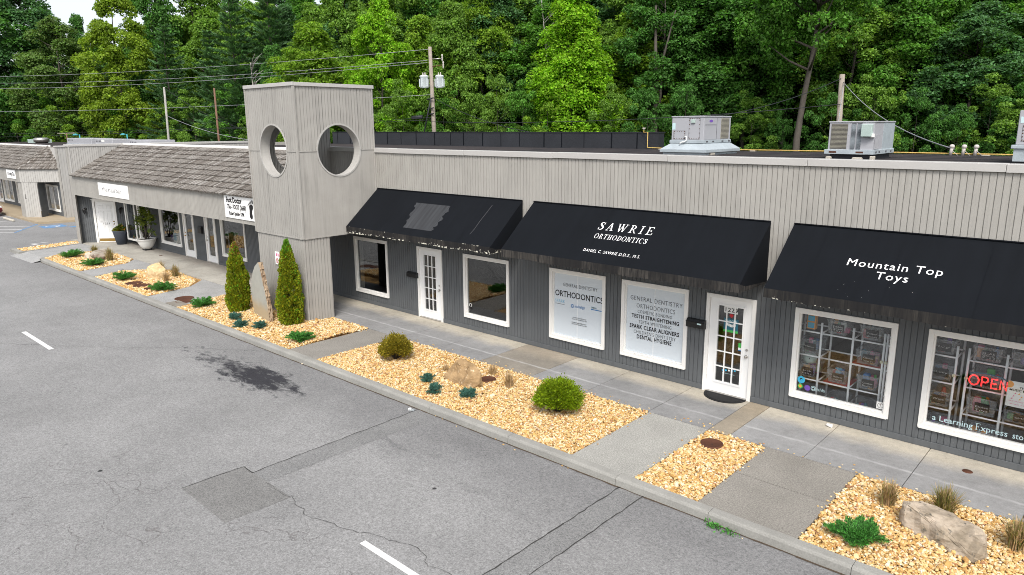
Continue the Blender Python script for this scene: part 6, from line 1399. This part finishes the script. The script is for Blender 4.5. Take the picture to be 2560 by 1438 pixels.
# ================================================================== POLES AND CABLES
def sagline(a, b, s, n=14): a, b = Vector(a), Vector(b); return [a.lerp(b, i/n)-Vector((0, 0, s*4*(i/n)*(1-i/n))) for i in range(n+1)]
def cable(name, label, a, b, s, r, m='wire', group=None): mb = MB(); mb.tube(sagline(a, b, s), r*.75, m, 5); return tag(mb.build(name), label, 'cable', group)
pl = thing('utility_pole', 'wooden utility pole carrying two pale transformers', 'utility pole', (-40.2, 22.3, ZA))
mb = MB(); mb.tube([(-40.15, 22.25, ZA), (-40.6, 22.45, 5.6), (-41.0, 22.65, 11.3)], [.19, .16, .13], 'wood_pole', 10); mb.build('pole', pl)
for dx, dy in ((-.42, -.38), (.42, .38)):
    cx, cy = -40.72+dx, 22.5+dy; mb = MB(); mb.lathe([(0, .05), (.28, .05), (.31, .1), (.31, .82), (.33, .84), (.33, .9), (.2, .97), (0, .99)], (cx, cy, 8.35), 'trans', 18)
    for k in range(5): a = k*1.256; mb.box(cx+.31*math.cos(a)-.05, cx+.31*math.cos(a)+.05, cy+.31*math.sin(a)-.05, cy+.31*math.sin(a)+.05, 8.5, 9.05, 'trans')
    tr = mb.build('transformer', pl); mb = MB()
    for k in (-.12, .12): mb.lathe([(0, .2), (.02, .2), (.05, .15), (.03, .12), (.05, .08), (.03, 0)], (cx+k, cy, 9.3), 'vent', 8)
    mb.build('bushing', tr)
mb = MB(); mb.tube([(-40.95, 22.6, 10.45), (-40.2, 22.95, 10.45)], .035, 'steel', 6); mb.tube([(-40.9, 22.6, 9.9), (-40.1, 22.95, 10.0)], .035, 'rust', 6)
for x, y, z in ((-40.1, 23.0, 10.25), (-40.0, 23.0, 9.75)): mb.lathe([(0, .5), (.05, .5), (.07, .4), (.04, .35), (.07, .25), (.04, .2), (.07, .1), (0, 0)], (x, y, z), 'vent', 8)
mb.build('cutout_arm', pl)
mb = MB()
for z, w_ in ((7.6, .18), (6.9, .25), (6.5, .2)): mb.tube([(-40.8-w_, 22.2, z), (-40.4, 22.3, z+.1)], .05, 'wire', 6)
mb.tube([(-40.55, 22.2, 7.7), (-40.85, 22.0, 6.2), (-41.3, 21.9, 4.5)], .05, 'wire', 6); mb.tube([(-42.0, 21.6, 6.3), (-41.2, 21.9, 6.35)], .14, 'wire', 8); mb.build('cable_bundle', pl)
for nm, lab, pts, r, m in (('utility_pole', 'slim grey wooden pole above the cedar shingle ridge', [(-68.7, 14.8, ZA), (-69.7, 15.4, 9.35)], [.12, .09], 'pole_pale'), ('utility_pole', 'thin reddish brown pole between the slim grey pole and the tower', [(-65.1, 17.9, ZA), (-66.3, 18.5, 9.25)], [.12, .08], 'brown_pole'), ('utility_pole', 'short weathered pole rising behind the louvred rooftop unit', [(-14.55, 31.0, ZA), (-15.0, 31.7, 8.5)], [.18, .15], 'wood_pole')):
    mb = MB(); mb.tube(pts, r, m, 10); mb.lathe([(0, .1), (.06, .08), (.06, 0)], (pts[1][0], pts[1][1], pts[1][2]-.5), 'vent', 8); tag(mb.build(nm), lab, 'utility pole')
OH = 'overhead lines crossing to the transformer pole'
for a, b, s, lab in (((-41.0, 22.69, 11.15), (-140, 2.5, 13.3), .9, 'top overhead wire running left from the transformer pole'), ((-41.05, 22.39, 10.35), (-140, 2.4, 12.9), 1.1, 'second overhead wire from the top left of the transformer pole'), ((-41.05, 22.39, 10.2), (-140, 2.2, 12.0), 1.1, 'third overhead wire from the top left of the transformer pole'),
                     ((-40.44, 22.22, 7.92), (-140, 2, 8.6), .7, 'middle overhead cable behind the tower'), ((-40.22, 21.87, 6.13), (-140, 1.8, 4.95), .3, 'low overhead cable just above the shingle ridge'), ((-40.22, 21.87, 6.3), (-140, 1.5, 4.6), .5, 'lowest overhead cable behind the shingle ridge')):
    cable('power_line', lab, a, b, s, .022, 'wire_pale' if 'top' in lab or 'middle' in lab else 'wire', OH)
SD = 'service drops'
for a, b, s, lab, m in (((-69.7, 15.4, 9.3), (-55.23, 16.27, 5.23), .5, 'service cable falling right from the top of the slim grey pole', 'wire'), ((-69.2, 15.2, 6.77), (-55.14, 16.16, 4.63), .35, 'service cable falling right from halfway up the slim grey pole', 'wire_pale'), ((-40.32, 22.26, 7.69), (-26.7, 17.34, 5.3), .3, 'service cable falling right from the transformer pole to the screen wall', 'wire'),
                        ((-14.99, 31.61, 8.28), (-17.1, 17.9, 5.9), .35, 'dark twisted cable from the short pole to behind the flared rooftop unit', 'wire'), ((-14.89, 31.64, 8.07), (-5.2, 13.1, 4.85), .5, 'pale service cable from the short pole to the roof vents', 'wire_pale'), ((-14.77, 31.36, 7.9), (-13.5, 27, 4), .05, 'steel guy wire of the short pole', 'wire_pale'), ((-14.77, 31.36, 6.8), (-40.22, 21.87, 6.0), .4, 'thin cable between the short pole and the transformer pole', 'wire')):
    cable('service_cable', lab, a, b, s, .028, m, SD)

# ================================================================== TREES
def crown_clumps(H, R, base, nc, kind):
    out = []
    for k in range(nc):
        t = rg.random()**.85; z = base+(H-base)*t
        pr = math.sin(math.pi*min(1, .12+.88*t)**.9)**.7 if kind == 'round' else (1-t)**.75*.95+.08
        if kind == 'round': pr = max(.2, pr)
        a = rg.uniform(0, 6.28); q = rg.uniform(.45, 1.0)**.6*R*pr*(1+.18*math.sin(a*3+z)); out.append((np.array([q*math.cos(a), q*math.sin(a), z]), R*(.12+.20*rg.random()**1.3)*(1.1-.3*t)))
    return out
def broadleaf(H, R, base, nc, nl, kind='round', leafl=.30, leafw=.2, wild=0.0):
    cl = [(c+rg.normal(0, wild*R, 3)*np.array([1, 1, .8]), r*(1-.3*(wild > 0))) for c, r in crown_clumps(H, R, base, nc, kind)]; V, F = cloud(cl, nl, .72, leafl, leafw); return V, F, cl
def pine(H, R, base, nl):
    P, N, T = [], [], []; cl = []; z = base
    while z < H*.98:
        t = (z-base)/(H-base); L = R*(1-t)**.8+.25; m = rg.integers(4, 7); a0 = rg.uniform(0, 6.28)
        for j in range(m):
            a = a0+j*6.28/m+rg.normal(0, .25); l = L*rg.uniform(.7, 1.15); k = max(14, int(nl/70*l/R)); s = rg.random(k)**.7; side = rg.normal(0, .20, k)*l*(1.1-s)*1.3
            d = np.array([math.cos(a), math.sin(a)]); pd = np.array([-d[1], d[0]])
            xy = d[None]*(s*l)[:, None]+pd[None]*side[:, None]; zz = z+.25*l*s**2-.08*l*s+rg.normal(0, .05, k)
            P.append(np.column_stack([xy, zz])); T.append(np.column_stack([d[None]*np.ones((k, 1))+pd[None]*np.sign(side)[:, None]*.6, np.full(k, .35)])); N.append(np.tile([0, 0, 1.], (k, 1))); cl.append((np.array([d[0]*l*.6, d[1]*l*.6, z]), .3))
        z += (H-base)/24*rg.uniform(.7, 1.3)
    P, N, T = map(np.concatenate, (P, N, T)); V, F = sprays(P, N, T, .5, .11, .35); return V, F, cl
def trunk_mesh(H, r, cl, m, lean=0.0, frac=.9):
    mb = MB(); n = 7; pts = [Vector((lean*math.sin(i/n*2.1)*.6, lean*.4*math.sin(i*.9), H*frac*i/n)) for i in range(n+1)]; mb.tube(pts, [r*(1-.85*i/n) for i in range(n+1)], m, 9)
    for c, q in cl[::max(1, len(cl)//16)]:
        zb = max(H*.22, c[2]-.30*math.hypot(c[0], c[1])-.6); i = min(n-1, int(zb/(H*frac)*n)); b = pts[i].lerp(pts[i+1], min(1, zb/(H*frac)*n-i)); e = Vector(c); mb.tube([b, b.lerp(e, .5)+Vector((0, 0, -.15)), e], [r*.3, r*.2, r*.06], m, 5)
    return mb
PROTO = {}
def proto(kind, k):
    key = (kind, k)
    if key in PROTO: return PROTO[key]
    if kind == 'pine': V, F, cl = pine(1*16.0, 4.0, 3.0, 17000)
    elif kind == 'tall': V, F, cl = broadleaf(16.0, 3.6, [3.0, 2.0, 4.0, 2.5][k], [170, 230, 150, 200][k], 42000, ['round', 'round', 'round', 'cone'][k], .25, .165)
    elif kind == 'cone': V, F, cl = broadleaf(16.0, 4.0, 1.5, 230, 50000, 'cone', .22, .15)
    elif kind == 'high': V, F, cl = broadleaf(16.0, 3.4, 9.0, 170, 26000, 'round', .235, .165)
    else: V, F, cl = broadleaf(16.0, 6.2, .8, 90, 20000, 'round', .34, .23, .22)
    o = npmesh('crown', V, F, [LEAF['M']]); me = o.data; bpy.data.objects.remove(o)
    mb = trunk_mesh(16.0, {'bush': .12, 'high': .30}.get(kind, .2), cl, 'bark', .9 if kind == 'high' else .5, .93); o = mb.build('trunk', None, (0, 0, 0)); tm = o.data; bpy.data.objects.remove(o)
    PROTO[key] = (me, tm); return PROTO[key]
def tree(name, label, x, y, H, R, leafm, kind, k, group=None, cat='tree', seedrot=None):
    me, tm = proto(kind, k); base = {'pine': 4.0, 'tall': 3.6, 'cone': 4.0, 'high': 3.4, 'bush': 6.2}[kind]
    t = bpy.data.objects.new(name, None); scene.collection.objects.link(t); t.location = (x, y, float(hill(x, y))-.1); t.scale = (R/base, R/base, H/16.0); t.rotation_euler = (0, 0, random.uniform(0, 6.28)); tag(t, label, cat, group)
    for nm, d in (('crown', me), ('trunk', tm)):
        o = bpy.data.objects.new(nm, d); scene.collection.objects.link(o); o.parent = t
        if nm == 'crown': o.material_slots[0].link = 'OBJECT'; o.material_slots[0].material = LEAF[leafm]
    return t
TREES = [(-110.8, 10.4, 25.2, 6.4, 'D', 'tall', 'dark green broadleaf tree at the far left edge, nearest the frame corner'), (-111.2, 15.5, 25.0, 5.7, 'B', 'tall', 'tall blue green broadleaf tree just left of the olive crown'), (-100.3, 16.1, 18.3, 4.6, 'O', 'tall', 'olive brown rounded tree at the far left below the sky gap'),
 (-108.8, 21.3, 20.2, 2.4, 'D', 'tall', 'slim dark tree standing at the sky gap'), (-90.7, 19.5, 20.4, 4.1, 'Y', 'tall', 'tall yellowing tree right of the sky gap'), (-96.7, 25.9, 23.8, 3.8, 'D', 'tall', 'dark tree behind the tall yellowing tree'), (-84.2, 22.2, 17.4, 3.8, 'P', 'pine', 'blue green pine above the slim grey pole'),
 (-94.5, 30.8, 22.8, 5.4, 'M', 'tall', 'mid green tree rising behind the pines'), (-79.7, 24.8, 16.1, 3.3, 'P', 'pine', 'shorter pine between the slim grey pole and the brown pole'), (-74.0, 24.9, 19.3, 4.4, 'P', 'pine', 'broad pine left of the tower top'), (-74.3, 29.3, 21.2, 4.6, 'P', 'pine', 'tallest pine behind the tower top'),
 (-62.0, 22.3, 13.0, 2.4, 'D', 'tall', 'dark narrow tree right behind the tower'), (-56.1, 22.4, 14.2, 3.6, 'G', 'tall', 'yellow green tree above the right side of the tower'), (-57.9, 27.1, 18.7, 3.5, 'M', 'tall', 'mid green tree behind the yellow green one by the tower'), (-48.5, 23.9, 15.7, 2.6, 'L', 'tall', 'slender bright lime tree left of the transformer pole'),
 (-49.2, 28.7, 13.9, 3.1, 'G', 'tall', 'gold tinged tree directly behind the transformer pole'), (-57.1, 33.6, 18.2, 3.9, 'M', 'tall', 'mid green tree high behind the slender lime tree'), (-44.2, 27.8, 14.6, 2.6, 'M', 'tall', 'mid green tree right of the transformer pole'), (-44.0, 31.0, 15.2, 3.2, 'G', 'tall', 'fresh green tree between the transformer pole and the lime crown'),
 (-45.9, 38.0, 15.5, 3.7, 'M', 'tall', 'mid green tree up the slope left of the lime crown'), (-33.2, 29.4, 15.2, 4.1, 'L', 'cone', 'big bright lime green tree standing out against the dark wood'), (-33.9, 37.7, 15.2, 2.9, 'M', 'tall', 'mid green tree just right of the big lime tree'), (-29.7, 35.7, 14.8, 3.0, 'D', 'tall', 'deep green tree behind the flared rooftop unit'),
 (-27.8, 39.0, 15.2, 3.4, 'D', 'tall', 'deep green tree up the slope behind the flared rooftop unit'), (-24.4, 39.3, 15.6, 3.0, 'T', 'tall', 'forest green tree left of the bare trunk'), (-24.2, 45.3, 15.0, 3.5, 'D', 'tall', 'deep green tree high behind the bare trunk'), (-17.7, 33.4, 18.5, 3.2, 'T', 'high', 'tall tree with a long bare trunk between the two rooftop units'),
 (-19.2, 45.7, 15.3, 3.6, 'D', 'tall', 'deep green tree above the short weathered pole'), (-14.4, 42.0, 10.5, 3.0, 'T', 'tall', 'lower forest green tree right of the short weathered pole'), (-14.9, 50.9, 13.9, 4.0, 'D', 'tall', 'deep green tree above the louvred rooftop unit'), (-10.1, 41.8, 11.6, 3.3, 'B', 'tall', 'blue green oak above the roof vents'),
 (-9.2, 50.4, 13.9, 3.7, 'D', 'tall', 'deep green tree behind the blue green oak'), (-5.7, 47.7, 13.1, 3.4, 'D', 'tall', 'deep green tree at the right edge of the view'), (-2.5, 49.2, 12.8, 3.3, 'M', 'tall', 'mid green tree just past the right edge of the view')]
for i, (x, y, H, R, lf, kind, lab) in enumerate(TREES):
    tree('pine_tree' if kind == 'pine' else 'broadleaf_tree', lab, x, y, H, R, lf, kind, i % (4 if kind == 'tall' else 2))
BUSHES = [(-106.8,12.5,10.5,3.2),(-102.5,14.6,9.0,2.7),(-97.4,16.6,9.6,2.6),(-93.8,18.1,8.4,2.6),(-90.1,20.3,9.0,2.8),(-84.2,21.2,8.0,2.0),(-80.0,22.5,8.8,2.6),(-73.2,23.2,9.0,2.5),(-68.9,23.9,7.7,2.0),(-59.3,21.9,8.9,2.0),(-53.6,21.4,8.4,2.0),(-49.5,22.5,8.9,1.9),(-44.6,22.7,8.3,2.0),(-42.0,24.8,7.5,1.8),(-39.7,25.6,8.0,1.8),(-37.8,26.3,9.0,1.8),(-34.8,25.9,8.0,1.9),(-32.7,26.1,7.0,1.5),(-29.3,29.4,7.7,1.7),(-26.6,29.2,7.8,1.7),(-24.7,31.1,8.2,1.5),(-22.2,35.8,6.3,1.8),(-19.6,35.0,5.7,0.9),(-16.7,35.3,7.3,1.5),(-14.4,36.2,7.8,1.8),(-11.9,36.7,7.0,1.7),(-9.8,37.1,6.2,1.4),(-8.4,38.8,7.5,2.3),(-6.7,40.5,7.7,2.2)]
for i, (x, y, H, R) in enumerate(BUSHES):
    lf = 'G' if i in (2, 5, 9, 17) else ('D' if x > -30 and i % 3 else ('M', 'T', 'M')[i % 3])
    tree('understory_tree', 'low leafy sapling at the foot of the wooded slope behind the roofs', x, y, H, R*1.25, lf, 'bush', i % 2, 'saplings along the edge of the wood')
# fill of the slope: rows of trees one cannot tell apart
k = 0
for row, d in enumerate((9, 16, 24, 34)):
    x = -175.0+row*2
    while x < 32:
        x += random.uniform(4.2, 6.6); y = float(np.interp(x, EX, EY))+d+random.uniform(-2, 2); az = math.degrees(math.atan2(-x, y+13.75))
        if 71.2 < az < 73.2 and x < -60: continue
        H = random.uniform(12.5, 17); k += 1
        tree('forest_tree', 'tree in the thick of the wooded hillside behind the shops', x, y, H, random.uniform(3.2, 4.6), random.choice('DDMTDB' if x > -32 else 'MDMTGB'), 'tall', k % 4, 'trees filling the wooded hillside')
# undergrowth over the forest floor
n = 52000; ux = rg.uniform(-150, 22, n); uy = np.interp(ux, EX, EY)+rg.uniform(-1.0, 16, n); uz = hill(ux, uy)+np.abs(rg.normal(0, .8, n)); P = np.column_stack([ux, uy, uz])
V, F = sprays(P, np.array([[0, -.4, 1.]]), rg.normal(0, 1, (n, 3)), .6, .42, .8); tag(npmesh('undergrowth', V, F, [LEAF['D']]), 'dark undergrowth covering the floor of the wooded hillside', 'undergrowth', kind='stuff')
# dead tree and bare branches
def deadtree(name, label, x, y, H, lean, n, m, r=.12):
    zb = float(hill(x, y)); t = thing(name, label, 'tree', (x, y, zb)); mb = MB(); rr = random.Random(n); P = [Vector((x+lean*i/6, y, zb+H*i/6)) for i in range(7)]; mb.tube(P, [r*(1-.8*i/6) for i in range(7)], m, 8); mb.build('trunk', t)
    mb = MB()
    for k in range(n): s = rr.uniform(.62, .98); b = Vector((x+lean*s, y, zb+H*s)); a = rr.uniform(-.6, .9); L = H*.13*rr.uniform(.5, 1.3); e = b+Vector((L*math.cos(a)*.9, rr.uniform(-.5, .5), L*.55)); mb.tube([b, b.lerp(e, .5)+Vector((0, 0, .1)), e], [.045, .03, .012], m, 5)
    mb.build('branches', t)
deadtree('dead_tree', 'bare pale dead tree sticking up behind the tower', -63.2, 20.8, 11.6, -.3, 26, 'dead_wood')
deadtree('dead_tree', 'thin leaning dead trunk high among the green left of the big lime tree', -36.0, 31.5, 16.5, -2.2, 8, 'dead_wood', .08)
mb = MB(); zb = float(hill(-29.0, 34.0)); mb.tube([(-28.6, 33.8, zb), (-28.9, 34, zb+6), (-29.3, 34.2, zb+13)], [.2, .16, .08], 'bark', 8); mb.tube([(-28.9, 34, zb+7.5), (-28.2, 34, zb+10), (-27.6, 34.1, zb+12.5)], [.12, .08, .04], 'bark', 6); tag(mb.build('tree_trunk'), 'forked grey trunk in the shade above the flared rooftop unit', 'trunk')
# loose weeds at the foot of the wall, strayed stones
Vs, Fs, b0 = [], [], 0
for x, y in mbp:
    v = ICO*np.array([.018, .014, .009])*random.uniform(.7, 1.4)*(1+rg.uniform(-.2, .2, (12, 1)))+np.array([x, y, .008 if y > -4.5 else ZA+.008]); Vs.append(v); Fs.append(ICF+b0); b0 += 12
tag(npmesh('stray_gravel', np.concatenate(Vs), np.concatenate(Fs), ['gravel']), 'stray gravel stones scattered on the sidewalk edge and gutter', 'gravel', kind='stuff')
